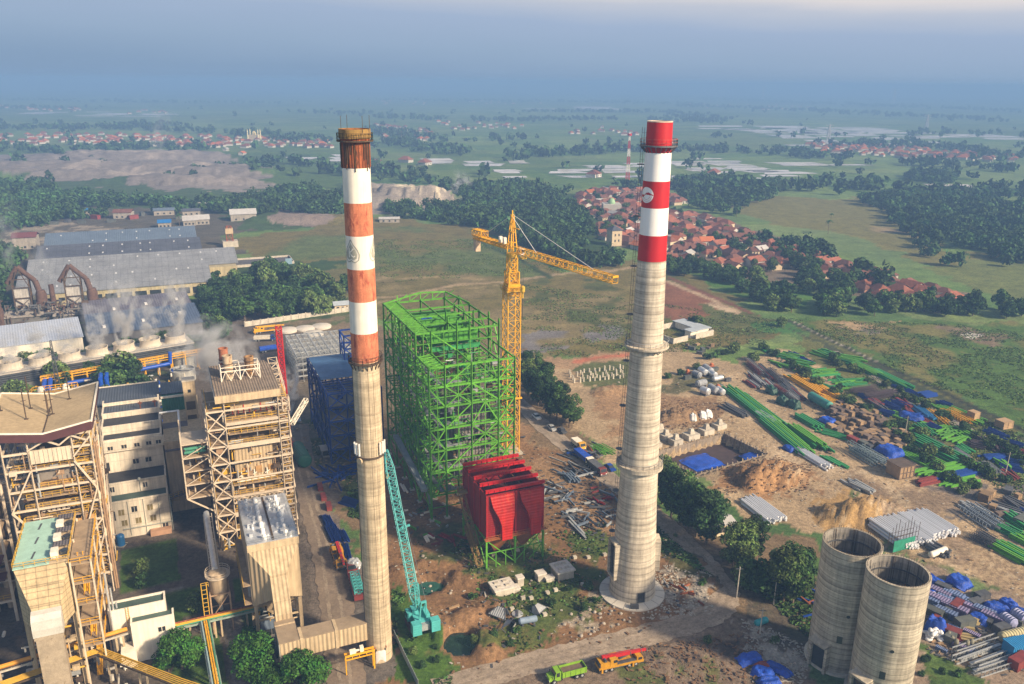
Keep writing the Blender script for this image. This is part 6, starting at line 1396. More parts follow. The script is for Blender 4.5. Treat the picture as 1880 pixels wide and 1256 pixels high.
# ---- small white building
sw=plant('small_white_building','small white flat-roofed building in two steps with green-grey roofs','building',-18.5,154)
MB().box(0,10.3,2.4,5.8,0,10.6).build('wall',white_old,sw);MB().box(3.8,11.6,0,2.38,0,8.6).build('wall',white_old,sw)
MB().box(.3,10,2.7,5.5,10.62,10.72).build('roof',roof_green,sw);MB().box(4.1,11.3,.3,2.3,8.62,8.72).build('roof',roof_green,sw)
m=MB().box(-.05,10.35,2.36,2.68,10.6,11.1).box(-.05,10.35,5.52,5.85,10.6,11.1).box(-.05,.28,2.69,5.51,10.6,11.1).box(10.02,10.35,2.69,5.51,10.6,11.1);m.build('parapet',white_old,sw)
m=MB().box(3.76,11.65,-.05,.28,8.6,9.05).box(3.76,4.08,.29,2.33,8.6,9.05).box(11.32,11.65,.29,2.33,8.6,9.05);m.build('parapet',white_old,sw)
for x,z in((9.2,5.8),(9.2,3.4)):win(sw,x,-.02,z,1.3,1.1,white_old)
m=MB();[m.bar((3.4+s,2.2,6),(3.4+s,2.2,11.4),.07)for s in(-.25,.25)];[m.bar((3.15,2.2,6+k*.4),(3.65,2.2,6+k*.4),.05)for k in range(13)];m.build('ladder',yellow_dull,sw);MB().box(2.4,3.3,2.28,2.35,3,5.2).build('door',glass,sw)
MB().box(1.5,4.2,-1.3,2.3,0,3.6).build('porch',white_old,sw)
# ---- ash hopper with its long silver pipe
ah=plant('ash_hopper','round tan ash hopper on legs below a long silver pipe','hopper',2.1,159.4)
soft(MB().lathe([(.45,5.6),(1.75,8.4),(1.75,13.2),(1.0,13.5),(.01,13.6)],28).build('vessel',stk_m,ah),40)
m=MB();[m.bar((sx*1.9,sy*1.9,0),(sx*1.9,sy*1.9,9.4),.28)for sx in(-1,1)for sy in(-1,1)];[m.bar((-1.9,s*1.9,z),(1.9,s*1.9,z),.22)for s in(-1,1)for z in(4,9)];[m.bar((s*1.9,-1.9,z),(s*1.9,1.9,z),.22)for s in(-1,1)for z in(4,9)];m.bar((-1.9,-1.9,4),(1.9,-1.9,9),.14);m.build('leg_frame',M('hopper_frame',(.40,.27,.17),.25,1,.8),ah)
m=MB().lathe([(1.8,12.6),(2.5,12.6),(2.5,12.75),(1.8,12.75)],20,close=True);m.rail([(2.45*math.cos(k*.5236),2.45*math.sin(k*.5236),12.75)for k in range(12)],1.0,.07,1.2,True);m.build('gallery',cream_st,ah)
m=MB().tube((-.4,.6,13.6),(-.6,24,14.5),.62,14);m.build('silver_pipe',alu,ah);m=MB();[m.bar((x,.6,13.2),(x,24,14.2),.16)for x in(-1.3,.5)];[m.bar((-1.3,y,13.2+y*.042),(.5,y,13.2+y*.042),.12)for y in np.arange(1,24,2.4)];[m.bar((x,y,0),(x,y,13.4+y*.04),.2)for x in(-1.3,.5)for y in(11,22)];m.build('pipe_bridge',cream_st,ah)
m=MB();[m.bar((x,-2.2,0),(x,-2.2,12.6),.16)for x in(-3.4,-2.4)];[m.bar((-3.4,-2.2,k),(-2.4,-2.2,k),.1)for k in range(1,12)];m.rail([(-3.4,-2.2,11.6),(-2.0,-2.2,11.6)],1,.08,1);m.build('access_ladder',yellow_dull,ah);MB().tube((0,0,5.7),(0,0,4.2),.4,10).build('spout',alu,ah)
# ---- pipe bridges
def pipe_bridge(label,pts,pipes,posts,bm):
    """pts in plant metres (u, v, z); pipes: (offset sideways, lift, radius, material)."""
    P=[Vector((a,b,c))for a,b,c in pts];t=plant('pipe_bridge',label,'pipe bridge',P[0].x,P[0].y);Q=[p-Vector((P[0].x,P[0].y,0))for p in P]
    m=MB()
    for a,b in zip(Q,Q[1:]):
        d=(b-a);d.z=0;d.normalize();n_=Vector((-d.y,d.x,0));
        for s in(-.9,.9):m.bar(a+n_*s-Vector((0,0,.25)),b+n_*s-Vector((0,0,.25)),.22,.35)
        L_=(b-a).length
        for k in range(int(L_/1.6)+1):c=a.lerp(b,k*1.6/L_);m.bar(c-n_*.9-Vector((0,0,.25)),c+n_*.9-Vector((0,0,.25)),.12)
    m.build('bridge_girder',bm,t)
    for off,lift,r_,mm in pipes:
        m=MB();pr=[]
        for i,q in enumerate(Q):
            d=Q[min(i+1,len(Q)-1)]-Q[max(i-1,0)];d.z=0;d.normalize();pr.append(q+Vector((-d.y,d.x,0))*off+Vector((0,0,lift)))
        m.path(pr,r_,8);m.build('pipe',mm,t)
    for k,(i,f_)in enumerate(posts):
        c=Q[i].lerp(Q[i+1],f_);m=MB();[m.bar((c.x+s,c.y,0),(c.x+s,c.y,c.z),.35)for s in(-.6,.6)];m.bar((c.x-1,c.y,c.z-.45),(c.x+1,c.y,c.z-.45),.3);m.build('post',tan_flat,t)
pipe_orange=M('orange_yellow_pipe',(.66,.30,.03),.15,.5,.5,rust=(.3,.14,.03),ramt=0)
pipe_bridge('pipe bridge with one fat orange pipe before the mint-roofed filter',[(-46,150.5,7),(-15.5,155.2,7)],[(0,.25,.42,pipe_orange),(.7,.1,.15,yellow),(-.7,.1,.12,rust_dark)],[(0,.28),(0,.5),(0,.72),(0,.95)],conc_raw)
pipe_bridge('low pipe bridge with two thin yellow pipes nearest the photographer',[(-46,147.5,5),(-20.5,152,6),(-6.7,137,6),(2,128.5,6)],[(o_,.1,.1,yellow_dull)for o_ in(-.8,-.4,0,.4,.8)],[(0,.4),(1,.15),(1,.55),(2,.4)],rust_dark)
pipe_bridge('green and yellow pipe bridge from the white building to the silver-roofed filter',[(-7,156,5),(11,156.3,5)],[(-.6,.1,.16,M('green_pipe',(.08,.28,.16),.15,1,.5)),(-.2,.1,.14,yellow),(.2,.1,.14,yellow_dull),(.6,.15,.18,rust_band)],[(0,.12),(0,.45),(0,.8)],M('pale_green_girder',(.30,.38,.32),.2,.8,.7))
pipe_bridge('pipe bridge running from the green one towards the round trees',[(-1.4,155,5.2),(-.6,135,5.2),(-.2,126,5.2)],[(-.6,.1,.16,M('pale_blue_pipe',(.30,.42,.45),.15,1,.5)),(-.1,.12,.16,yellow),(.3,.12,.15,yellow),(.7,.1,.14,M('green_pipe',None))],[(0,.3),(0,.7),(1,.5)],M('pale_green_girder',None))
# ---- vessels, clarifiers and pipes behind
yd=plant('deaerator_platform','round yellow railed platform with two white domes behind the butterfly roof','platform',-30.5,226)
m=MB().box(-5,5,-2.5,2.5,33.2,33.5);m.build('deck',deck_m,yd);MB().rail([(-5,-2.5,33.5),(5,-2.5,33.5),(5.5,0,33.5),(5,2.5,33.5),(-5,2.5,33.5),(-5.5,0,33.5)],1.3,.14,1.2,True).build('railing',yellow,yd)
for x in(-3,2.6):soft(MB().lathe([(.8,33.5),(.9,34.6),(.6,35.4),(.01,35.7)],16,(x,0,0)).build('dome',white_old,yd))
m=MB().tube((-5,0,31.4),(5,0,31.4),1.5,18);[m.bar((x,0,22),(x,0,31),.5)for x in(-4,4)];m.build('drum',white_old,yd)
cl_m=M('clarifier_wall',(.33,.33,.31),.2,.4,.85,streak=.25)
for(x,y),r_,h,lb in(((340,672),5.2,5.2,'large round grey clarifier tank behind the cream lift tower'),((337,697),4.6,4.4,'second round grey tank half hidden behind the cream lift tower'),((407,664),4.2,5,'dim round tank in the steam behind the stub stacks')):
    t_=thing('clarifier_tank',lb,'tank',px(x,y));soft(MB().lathe([(r_,0),(r_,h),(r_-.4,h),(r_-.4,h-1.2),(.01,h-1.2)],40).build('wall',cl_m,t_,fixn=False),40);m=MB().bar((-r_,0,h+.1),(r_,0,h+.1),.8,.2);m.lathe([(.9,0),(.9,1),(.5,1.3)],12,(0,0,h+.1));m.build('bridge',steel,t_)
blu=M('cobalt_pipe',(.012,.075,.42),.2,.6,.4)
def big_pipe(label,pts,r_,mm=None):
    P=[Vector(uv(*p))for p in pts];t=thing('blue_pipe',label,'pipe',P[0]);Q=[p-P[0]for p in P];m=MB();m.path(Q,r_,12);soft(m.build('pipe_run',mm or blu,t),40)
    m=MB()
    for a,b in zip(Q,Q[1:]):
        if abs(a.z-b.z)<1 and(a-b).length>5:
            for f_ in(.2,.8):c=a.lerp(b,f_);m.bar((c.x,c.y,-P[0].z),(c.x,c.y,c.z),.4)
    m.build('pipe_support',conc_raw,t)
big_pipe('fat blue pipe running level past the left edge behind the station',[(-75,309,3.4),(-56,314,3.4),(-46,319,3.4),(-45.5,330,3.4)],.85)
for k,dx in enumerate((0,1.9)):big_pipe(('left','right')[k]+' of two blue pipes sloping down behind the domed platform',[(-46+dx,322,6.5),(-45.2+dx,300,3),(-45+dx,288,2)],.8)
for k,dx in enumerate((0,1.9)):big_pipe(('left','right')[k]+' of two upright blue pipes rising among the dark trees',[(-27+dx,309,0),(-27+dx,309,8.5),(-27+dx,313,9)],.75)
big_pipe('long blue pipe level behind the dark trees',[(-40,322,4),(-25,325.5,4),(-4,331,4.4),(-3.6,331.2,9)],.75)
yr=plant('pipe_rack','long yellow pipe rack along the foot of the cooling towers','pipe rack',-47,321);yr.rotation_euler.z=PA+rad(13.2)
m=MB()
for k in range(12):m.bar((k*5,0,0),(k*5,0,7),.4);m.bar((k*5,0,6.8),(k*5,2.5,6.8),.35);m.bar((k*5,2.5,0),(k*5,2.5,7),.35)
for y in(0,2.5):m.bar((0,y,7.1),(58,y,7.1),.35);m.bar((0,y,6.1),(58,y,6.1),.2)
for x in np.arange(0,58,1.3):m.bar((x,0,7.1),(x,2.5,7.1),.16)
m.build('rack_frame',yellow,yr);MB().rail([(0,0,7.3),(58,0,7.3)],1,.12,2).build('railing',yellow,yr)
clutter(yd,'ground_plant',(-22,34,12,96,0,5),420,[steel,blue_st,conc_raw,white_old,rust_dark,yellow_dull],21,.12,.5,2,9)
# ---- cooling tower row
ct=plant('cooling_tower','long low row of steaming cooling tower cells with flared fan stacks','cooling tower',-71,326);ct.rotation_euler.z=PA+rad(13.2)
MB().box(0,79,2,13,0,7.2).build('cell_block',M('cooling_block',(.16,.16,.15),.25,.3,.9,wave=('X',4.0,.15)),ct);MB().box(-.3,79.3,1.6,13.4,7.2,7.6).build('top_deck',M('deck_pale',(.40,.37,.33),.2,.3,.9),ct);MB().box(0,79,1.55,1.98,3.2,7.1).build('louver_face',M('louver_dark',(.045,.05,.055),.3,.8,.8,wave=('Z',.8,.1)),ct)
MB().rail([(0,1.7,7.6),(79,1.7,7.6)],1.0,.1,2.4).build('railing',steel,ct);MB().rail([(0,13.3,7.6),(79,13.3,7.6)],1.0,.1,2.4).build('railing',steel,ct)
fan_m=M('fan_stack_shell',(.55,.49,.40),.12,.4,.85,streak=.15)
CTX=[5.2+9.75*k for k in range(8)]
for x in CTX:
    o=soft(MB().lathe([(4.3,7.6),(3.9,8.4),(3.75,9.4),(4.05,10.6),(3.8,10.6),(3.5,9.4),(3.6,8.2),(.01,8.1)],36,(x,7.4,0)).build('fan_stack',fan_m,ct,fixn=False),40)
    m=MB();[m.bar((x,7.4,9),(x+3.3*math.cos(a),7.4+3.3*math.sin(a),9.1),.5,.1)for a in(0,1.05,2.1,3.14,4.19,5.24)];m.build('fan_rotor',steel_dk,o)
am=plant('lattice_mast','thin dark lattice mast in front of the cooling towers','mast',-42,321);m=MB();lattice(m,(0,0,0),(0,0,21),1.6,1.6,14,.16,.09,False,.5,.5);m.build('lattice',steel_dk,am)
# ---- warehouses and kilns
wh=plant('warehouse','huge grey sheet-roofed warehouse of three parallel spans','warehouse',-72,458)
MB().box(.4,91,.5,172,0,6.8).build('wall',M('warehouse_wall',(.42,.36,.22),.2,.4,.9,streak=.25),wh);MB().box(91.02,108,38,84,0,6.6).build('wall',M('warehouse_wall',None),wh)
for y0,y1,zr,x1,ms in((0,44,12.5,92,(sheet_gr,sheet_gr)),(44.4,86,12.5,109.5,(sheet_gr,sheet_gr)),(86.4,130,12.5,92,(sheet_dk,sheet_dk)),(130.4,176,12.8,91,(slate,sheet_dk))):
    yc=(y0+y1)/2
    MB().add([(-.5,y0,6.9),(x1,y0,6.9),(x1,yc,zr),(-.5,yc,zr),(-.5,y0,7.2),(x1,y0,7.2),(x1,yc,zr+.3),(-.5,yc,zr+.3)],[(3,2,1,0),(4,5,6,7),(0,1,5,4),(1,2,6,5),(2,3,7,6),(3,0,4,7)]).build('roof',ms[0],wh)
    MB().add([(-.5,yc+.02,zr),(x1,yc+.02,zr),(x1,y1,6.9),(-.5,y1,6.9),(-.5,yc+.02,zr+.3),(x1,yc+.02,zr+.3),(x1,y1,7.2),(-.5,y1,7.2)],[(3,2,1,0),(4,5,6,7),(0,1,5,4),(1,2,6,5),(2,3,7,6),(3,0,4,7)]).build('roof',ms[1],wh)
    for k in range(9):
        x=6+k*(x1-10)/8.5+RNG.uniform(-2.5,2.5)
        for f_ in(.3,.75):
            if RNG.random()<.35:continue
            z=7.25+(zr-6.9)*f_;y=y0+(yc-y0)*f_;MB().add([(x,y,z),(x+.8,y,z),(x+.8,y+1.8,z+1.8*(zr-6.9)/(yc-y0)),(x,y+1.8,z+1.8*(zr-6.9)/(yc-y0))],[(0,1,2,3)]).build('skylight',M('skylight_pale',(.50,.52,.55),.2,1),wh)
m=MB();[m.box(26+k*7,31.5+k*7,.42,.49,1.5,4.8)for k in range(9)];m.build('door',glass,wh);m=MB();[m.box(2+k*4.2,4.8+k*4.2,.42,.49,3.0,4.6)for k in range(6)];m.build('window',glass,wh)
cp=plant('coal_pad','low walled dark storage pad beside the big warehouse','storage pad',38,522);m=MB().box(0,34,0,20,0,.5);m.build('pad',M('black_pad',(.09,.09,.10),.3,.15,.9,rust=(.28,.27,.27),ramt=.3),cp);m=MB().box(0,34,-.4,-.02,0,1.6).box(0,34,20.02,20.4,0,1.6).box(34.02,34.4,-.4,20.4,0,1.6);m.build('wall',conc_raw,cp);MB().box(29,33,-1,-.45,0,3.6).build('gate',M('blue_gate',(.20,.32,.42),.2,.5,.6),cp)
qr=thing('crusher_tower','small rusty crusher tower by the storage pad','tower',px(423,452),PA);m=MB();lattice(m,(0,0,0),(0,0,14),5,5,3,.5,.3,True,3,3);m.build('tower_frame',rust_band,qr);MB().box(-2.5,2.5,-2.5,2.5,9,12.5).build('hopper',tan_flat,qr);MB().box(-5,5,-5,3,0,4).build('base',conc_raw,qr)
h2=plant('low_hall','low hall with a plain pale blue roof at the left edge','hall',-68,372.5);h2.rotation_euler.z=PA+rad(8)
MB().box(.3,31,.4,24,0,5.6).build('wall',white_old,h2);MB().add([(-.3,0,5.7),(31.5,0,5.7),(31.5,25,8.2),(-.3,25,8.2),(-.3,0,6),(31.5,0,6),(31.5,25,8.5),(-.3,25,8.5)],[(3,2,1,0),(4,5,6,7),(0,1,5,4),(1,2,6,5),(2,3,7,6),(3,0,4,7)]).build('roof',M('pale_blue_sheet',(.40,.45,.55),.1,.2,.6,wave=('X',1,.04)),h2)
h3=plant('dark_hall','low hall with a dark navy roof seen through the steam','hall',-35,378);h3.rotation_euler.z=PA+rad(6)
MB().box(.3,46,.4,48,0,5.4).build('wall',M('dark_wall',(.12,.12,.13),.2,.4,.9),h3)
for y0,y1,mm in((0,24,M('navy_roof',(.075,.105,.17),.2,.15,.6,wave=('X',1.1,.05),fine=.1)),(24.1,50,M('plum_roof',(.12,.115,.15),.2,.15,.6,wave=('X',1.1,.05),fine=.1))):MB().add([(-.3,y0,5.5),(46.5,y0,5.5),(46.5,y1,8.8),(-.3,y1,8.8),(-.3,y0,5.8),(46.5,y0,5.8),(46.5,y1,9.1),(-.3,y1,9.1)],[(3,2,1,0),(4,5,6,7),(0,1,5,4),(1,2,6,5),(2,3,7,6),(3,0,4,7)]).build('roof',mm,h3)
for k,(x,y)in enumerate(((6,6),(22,8),(38,12),(12,34),(26,36),(40,38))):z=5.95+(y if y<24 else y-24)*.134;MB().box(x,x+1.2,y,y+3,z-.1,z+.5).build('skylight',white_new,h3)
kp=M('kiln_rust',(.11,.065,.05),.35,.4,.9,rust=(.05,.035,.03),ramt=.4,fine=.2)
for u_,v_,lb in((-66,438,'rusty kiln gas duct bent like an inverted V at the left edge'),(-44,434,'rusty kiln gas duct bent like an inverted V nearer the warehouse middle')):
    t_=plant('kiln_duct',lb,'duct',u_,v_)
    m=MB().path([(-5,0,18),(0,0,25.5),(6.5,0,18.5)],1.15,14);m.path([(6.5,0,18.5),(8.5,-.5,9),(9.5,-1,1)],1.3,14);m.lathe([(2.4,0),(2.4,6),(1.8,8)],16,(8.2,-1,6));soft(m.build('gas_duct',kp,t_),50)
    m=MB();[m.bar((x,y,0),(x,y,20),.5)for x in(-3,4)for y in(-2,2)];[m.bar((-3,-2,z),(4,-2,z),.4)for z in(5,11,16,20)];m.bar((-3,-2.1,5),(4,-2.1,11),.3);m.bar((4,-2.1,5),(-3,-2.1,11),.3);[m.bar((x,-2,16),(x*.2,-2,24),.35)for x in(-3,4)];m.build('frame',rust_dark,t_)
    clutter(t_,'kiln_gear',(-8,14,-12,3,0,9),170,[kp,rust_dark,steel_dk,conc_dark],int(u_+90),.12,.5,1.5,7);MB().box(-2.7,3.7,-1.5,1.5,4,15.5).build('filter_casing',M('grimy_casing',(.42,.40,.37),.2,.5,.8,streak=.3),t_);m=MB().box(-8,14,-9,-3,0,3.4);m.build('base_house',conc_dark,t_);MB().add([(-9,-9.6,3.6),(9,-9.6,3.6),(9,-2.6,5),(-9,-2.6,5),(-9,-9.6,3.9),(9,-9.6,3.9),(9,-2.6,5.3),(-9,-2.6,5.3)],[(3,2,1,0),(4,5,6,7),(0,1,5,4),(1,2,6,5),(2,3,7,6),(3,0,4,7)]).build('canopy',M('grimy_canopy',(.30,.27,.24),.25,.4,.9,rust=(.1,.08,.07),ramt=.2),t_)
    m=MB().path([(10,-5,0),(10.5,-5,4),(13,-5,6),(15,-5,3),(15,-5,0)],1.2,12);m.build('elbow_duct',M('dusty_duct',(.36,.31,.25),.2,.4,.9),t_)
for u_,v_,h,lb in((-53,436,16.5,'rusty stack between the two kiln ducts'),(-74.5,428,24,'tall rusty stack cut by the left edge')):
    t_=plant('rusty_stack',lb,'stack',u_,v_);soft(MB().lathe([(1.3,0),(1.15,h),(.9,h),(.9,h-1.5),(.01,h-1.5)],20).build('shell',kp,t_,fixn=False),40);MB().lathe([(1.2,h*.5),(2.2,h*.5),(2.2,h*.5+.3),(1.2,h*.5+.3)],20,close=True).build('ring_deck',rust_dark,t_)
# ================================================================== steel yard, site and vehicles
ry=random.Random(31)
# one long piece scaled to length, then copied for every piece in a stack
BEAMS={}
def beam_proto(kind,m):
    k=(kind,m.name)
    if k in BEAMS:return BEAMS[k]
    b=MB()
    if kind=='i':b.ibar((-.5,0,.28),(.5,0,.28),.42,.56)
    elif kind=='box':b.bar((-.5,0,.25),(.5,0,.25),.45,.5)
    elif kind=='ch':b.box(-.5,.5,-.22,.22,0,.06).box(-.5,.5,-.22,-.16,.06,.5).box(-.5,.5,.16,.22,.06,.5)
    elif kind=='pipe':b.tube((-.5,0,.3),(.5,0,.3),.3,10)
    elif kind=='truss':lattice(b,(-.5,0,.45),(.5,0,.45),.7,.8,9,.012,.008);b=trussx(m)
    BEAMS[k]=b;return b
def trussx(m):
    b=MB();n=9
    for y in(-.35,.35):
        for z in(.08,.85):b.box(-.5,.5,y-.06,y+.06,z-.06,z+.06)
        for i in range(n):x0,x1=-.5+i/n,-.5+(i+1)/n;b.add([(x0,y-.04,.08),(x0+.008,y-.04,.08),(x1+.008,y-.04,.85),(x1,y-.04,.85)],[(0,1,2,3)]);b.box(x0-.003,x0+.003,y-.04,y+.04,.1,.83)
    return b
NAMES={'i':'steel_beam','ch':'steel_channel','box':'box_section','pipe':'steel_pipe','truss':'lattice_girder'}
MESHES={}
def piece(kind,m,p,rz,L_,s,label,group,cat):
    k=(kind,m.name)
    if k not in MESHES:
        o=beam_proto(kind,m).build('steel_i_beam' if kind=='i' and m in(green_dk,yellow)else NAMES[kind],m);MESHES[k]=o;first=True  # dark green and yellow I-beams, same section as steel_beam, differing only in paint
    else:o=MESHES[k].copy();COL.objects.link(o)
    o.location=p;o.rotation_euler=(0,0,rz);o.scale=(L_,s,s);return tag(o,label,cat,group,'thing')
def stack(a,b,n,layers,kind,m,label,s=1.,gap=.62,jit=.05,mats=None,jl=.08,z0=0.05,fan=.0):
    """n pieces side by side along the line a-b (photo points on the ground), in layers."""
    A,B=px(*a),px(*b);d=(B-A)[:2];L_=float(np.hypot(*d));rz=math.atan2(d[1],d[0]);nn=np.array([-math.sin(rz),math.cos(rz)]);c=(A+B)/2
    cat={'i':'steel beam','ch':'steel channel','box':'steel section','pipe':'pipe','truss':'girder'}[kind];g_=label+' stack'
    h={'i':.57,'ch':.5,'box':.5,'pipe':.56,'truss':.95}[kind]*s
    for k in range(layers):
        for i in range(n-(k if layers>1 else 0)):
            off=(i-(n-1)/2+k*.5)*gap*s+ry.gauss(0,jit);sh=ry.gauss(0,jl*L_);q=c[:2]+nn*off+d/L_*sh
            mm=m if not mats else ry.choice(mats)
            piece(kind,mm,(q[0],q[1],z0+k*h),rz+ry.gauss(0,.012+fan),L_*ry.uniform(.82,1.04),s,label,g_,cat)
g2=[green_dk,green_dk,green_st]
stack((1336,712),(1436,790),9,2,'i',green_dk,'long dark green beam in the row along the tan yard road',1.1,.68,mats=[green_dk,green_dk,green_st])
stack((1402,768),(1478,832),8,2,'i',green_dk,'dark green beam in the middle of the long green row',1.15,.7,mats=[green_dk,green_st])
stack((1455,788),(1512,828),6,3,'i',green_dk,'dark green beam at the road end of the long green row',1.15,.7,mats=[green_dk,green_st])
stack((1512,838),(1552,860),5,1,'i',green_dk,'short dark green beam beyond the silver pipes',.9)
white_pipe=M('white_pipe',(.66,.68,.72),.1,.8,.4,.2,rnd=.1)
stack((1466,828),(1522,862),6,2,'pipe',white_pipe,'silver pipe beside the end of the long green row',1.0)
stack((1668,946),(1737,990),15,3,'pipe',white_pipe,'long silver pipe in the broad flat stack behind the silos',1.15,.62,.03,jl=.02)
stack((1618,958),(1688,1006),15,3,'pipe',white_pipe,'long silver pipe on the silo side of the broad flat stack',1.15,.62,.03,jl=.02)
stack((1372,918),(1428,960),11,2,'pipe',white_pipe,'silver pipe in the stack between the trees and the earth mound',1.05,.6,.03,jl=.03)
for i,(a,b)in enumerate([((1376,668),(1402,692)),((1392,672),(1420,698)),((1380,690),(1404,710)),((1410,682),(1436,706)),((1404,700),(1428,722)),((1432,698),(1458,720)),((1424,712),(1446,728)),((1446,712),(1474,736)),((1372,700),(1392,714)),((1440,726),(1462,742))]):
    stack(a,b,5,2,'truss' if i%3==0 else 'box',steel_dk,'dark grey steel section in the %s bundle behind the tan yard road'%['first','second','third','fourth','fifth','sixth','seventh','eighth','ninth','tenth'][i],1.,.75,mats=[steel_dk,steel_dk,steel,brickred])
stack((1452,692),(1508,726),5,2,'i',yellow,'long yellow beam in the stack at the shrub strip',1.3,.8,.05)
stack((1480,700),(1546,736),4,2,'i',yellow,'yellow beam in the second stack nearer the crates',1.3,.8,.05)
stack((1502,728),(1558,752),6,1,'i',yellow,'yellow beam laid out flat beside the crates',1.2,.8,.05)
stack((1506,792),(1560,806),7,1,'i',green_dk,'short green beam lying by the tan road below the crates',.9,.75,.1,fan=.08)
stack((1464,764),(1506,788),5,2,'box',green_dk,'dark green section beside the covered rolls',1.2,.8)
stack((1645,820),(1728,860),8,1,'i',green_st,'bright green beam beside the blue tarpaulin',1.2,.85,.1)
stack((1678,806),(1762,848),6,2,'i',green_dk,'deep green beam in the frame stack nearest the shrub strip',1.3,1.0,.1)
stack((1688,874),(1790,853),7,2,'i',green_st,'bright green beam lying across the end of the yard',1.1,.75,.12,fan=.03)
stack((1722,882),(1788,868),5,2,'ch',blue_st,'dark blue section lying across the yard beside green beams',1.1,.7,.1)
stack((1730,893),(1794,880),4,1,'i',green_st,'pale green beam nearest the dark puddle',1.2,.8)
stack((1684,890),(1720,882),4,2,'box',brickred,'dark red section next to the dark puddle',1.2,.7)
gl=[green_st,green_st,green_dk]
for i,(a,b,n,l)in enumerate([((1430,652),(1470,662),7,2),((1448,664),(1490,674),7,2),((1466,678),(1506,688),7,1),((1484,688),(1536,682),7,1),((1500,646),(1540,660),8,2),((1530,656),(1580,668),8,2),((1528,708),(1590,702),8,1)]):
    stack(a,b,n,l,'i',green_st,'short green beam in the %s loose pile beyond the shrub strip'%['first','second','third','fourth','fifth','sixth','seventh'][i],1.15,1.0,.25,mats=gl,fan=.12)
stack((1560,666),(1612,690),7,2,'i',green_dk,'green beam in the long row beside the gravel track',1.1,.8,mats=gl)
stack((1604,682),(1672,716),6,2,'i',green_dk,'green beam in the far half of the row beside the gravel track',1.1,.8,mats=gl)
stack((1640,706),(1682,728),5,1,'ch',blue_st,'blue section at the end of the green row by the track',1.2,.8)
stack((1690,728),(1714,724),5,2,'ch',blue_st,'blue section piled across the end of the long green row',1.2,.8)
stack((1716,742),(1800,776),7,1,'i',green_st,'green beam in the row beyond the yellow girder',1.1,.9,.1)
stack((1738,756),(1782,778),4,1,'truss',yellow,'yellow lattice girder beside the gravel track',1.5,.9)
stack((1706,756),(1734,778),2,1,'truss',yellow,'yellow lattice girder on the near side of the track',1.5,.9)
stack((1682,750),(1712,772),5,2,'pipe',M('azure_pipe',(.03,.20,.42),.2,.6,.5),'light blue pipe among the dark blue piles',1.2,.62)
for i,(a,b)in enumerate([((1618,742),(1650,752)),((1636,738),(1668,748)),((1650,760),(1684,766)),((1662,770),(1690,764)),((1700,780),(1722,790)),((1724,740),(1746,748)),((1810,792),(1850,806)),((1850,815),(1878,822)),((1815,845),(1846,838)),((1836,856),(1880,866)),((1850,846),(1884,850)),((1614,756),(1640,764))]):
    stack(a,b,5,2,'ch',blue_st,'dark blue steel section in the %s blue pile of the far yard'%['first','second','third','fourth','fifth','sixth','seventh','eighth','ninth','tenth','eleventh','twelfth'][i],1.1,.8,.2,fan=.15)
for i,(a,b)in enumerate([((1684,780),(1716,792)),((1714,796),(1750,788)),((1736,808),(1770,800)),((1750,786),(1786,808))]):
    stack(a,b,6,1,'i',green_st,'pale green beam in the %s scattered pile along the track'%['first','second','third','fourth'][i],1.3,1.,.3,fan=.2)
for i,(a,b)in enumerate([((1566,722),(1606,716)),((1592,734),(1640,724)),((1780,816),(1808,822)),((1800,808),(1838,830))]):
    stack(a,b,6,3 if i>1 else 2,'truss' if i<2 else 'box',M('plum_steel',(.07,.05,.06),.3,.8,.7,rnd=.2),'dark plum steel section in the %s bundle of the far yard'%['first','second','third','fourth'][i],1.,.8)
stack((1822,998),(1890,1034),7,2,'i',green_st,'green beam in the stack cut by the right edge of the photo',1.15,.8,.08,mats=gl)
stack((1566,828),(1616,858),3,2,'truss',M('slate_truss',(.20,.26,.28),.2,.8,.6,rnd=.1),'grey blue lattice girder beside the large wooden crate',1.7,.85)
stack((1568,822),(1622,850),4,1,'box',slate,'slate grey section behind the grey blue girders',1.3,.9)
stack((1778,938),(1830,972),3,1,'truss',M('steel_blue_truss',(.18,.22,.27),.2,.8,.6),'grey steel lattice girder on the sand at the right',2.0,1.)
stack((1820,930),(1884,952),5,2,'box',steel,'grey section piled at the right edge of the yard',1.2,.9,.2,fan=.1,mats=[steel,steel_dk,green_st])
stack((1846,945),(1890,975),4,2,'i',green_dk,'dark green beam at the right edge of the yard',1.3,.9)
stack((1746,1212),(1826,1184),2,1,'truss',steel,'grey steel girder lying across the bottom right corner',1.6,1.0)
stack((1772,1228),(1852,1198),3,1,'i',steel,'grey beam next to the girder in the bottom right corner',1.6,1.1)
stack((1786,1240),(1860,1212),2,1,'truss',steel,'grey girder nearest the bottom right corner',1.5,1.2)
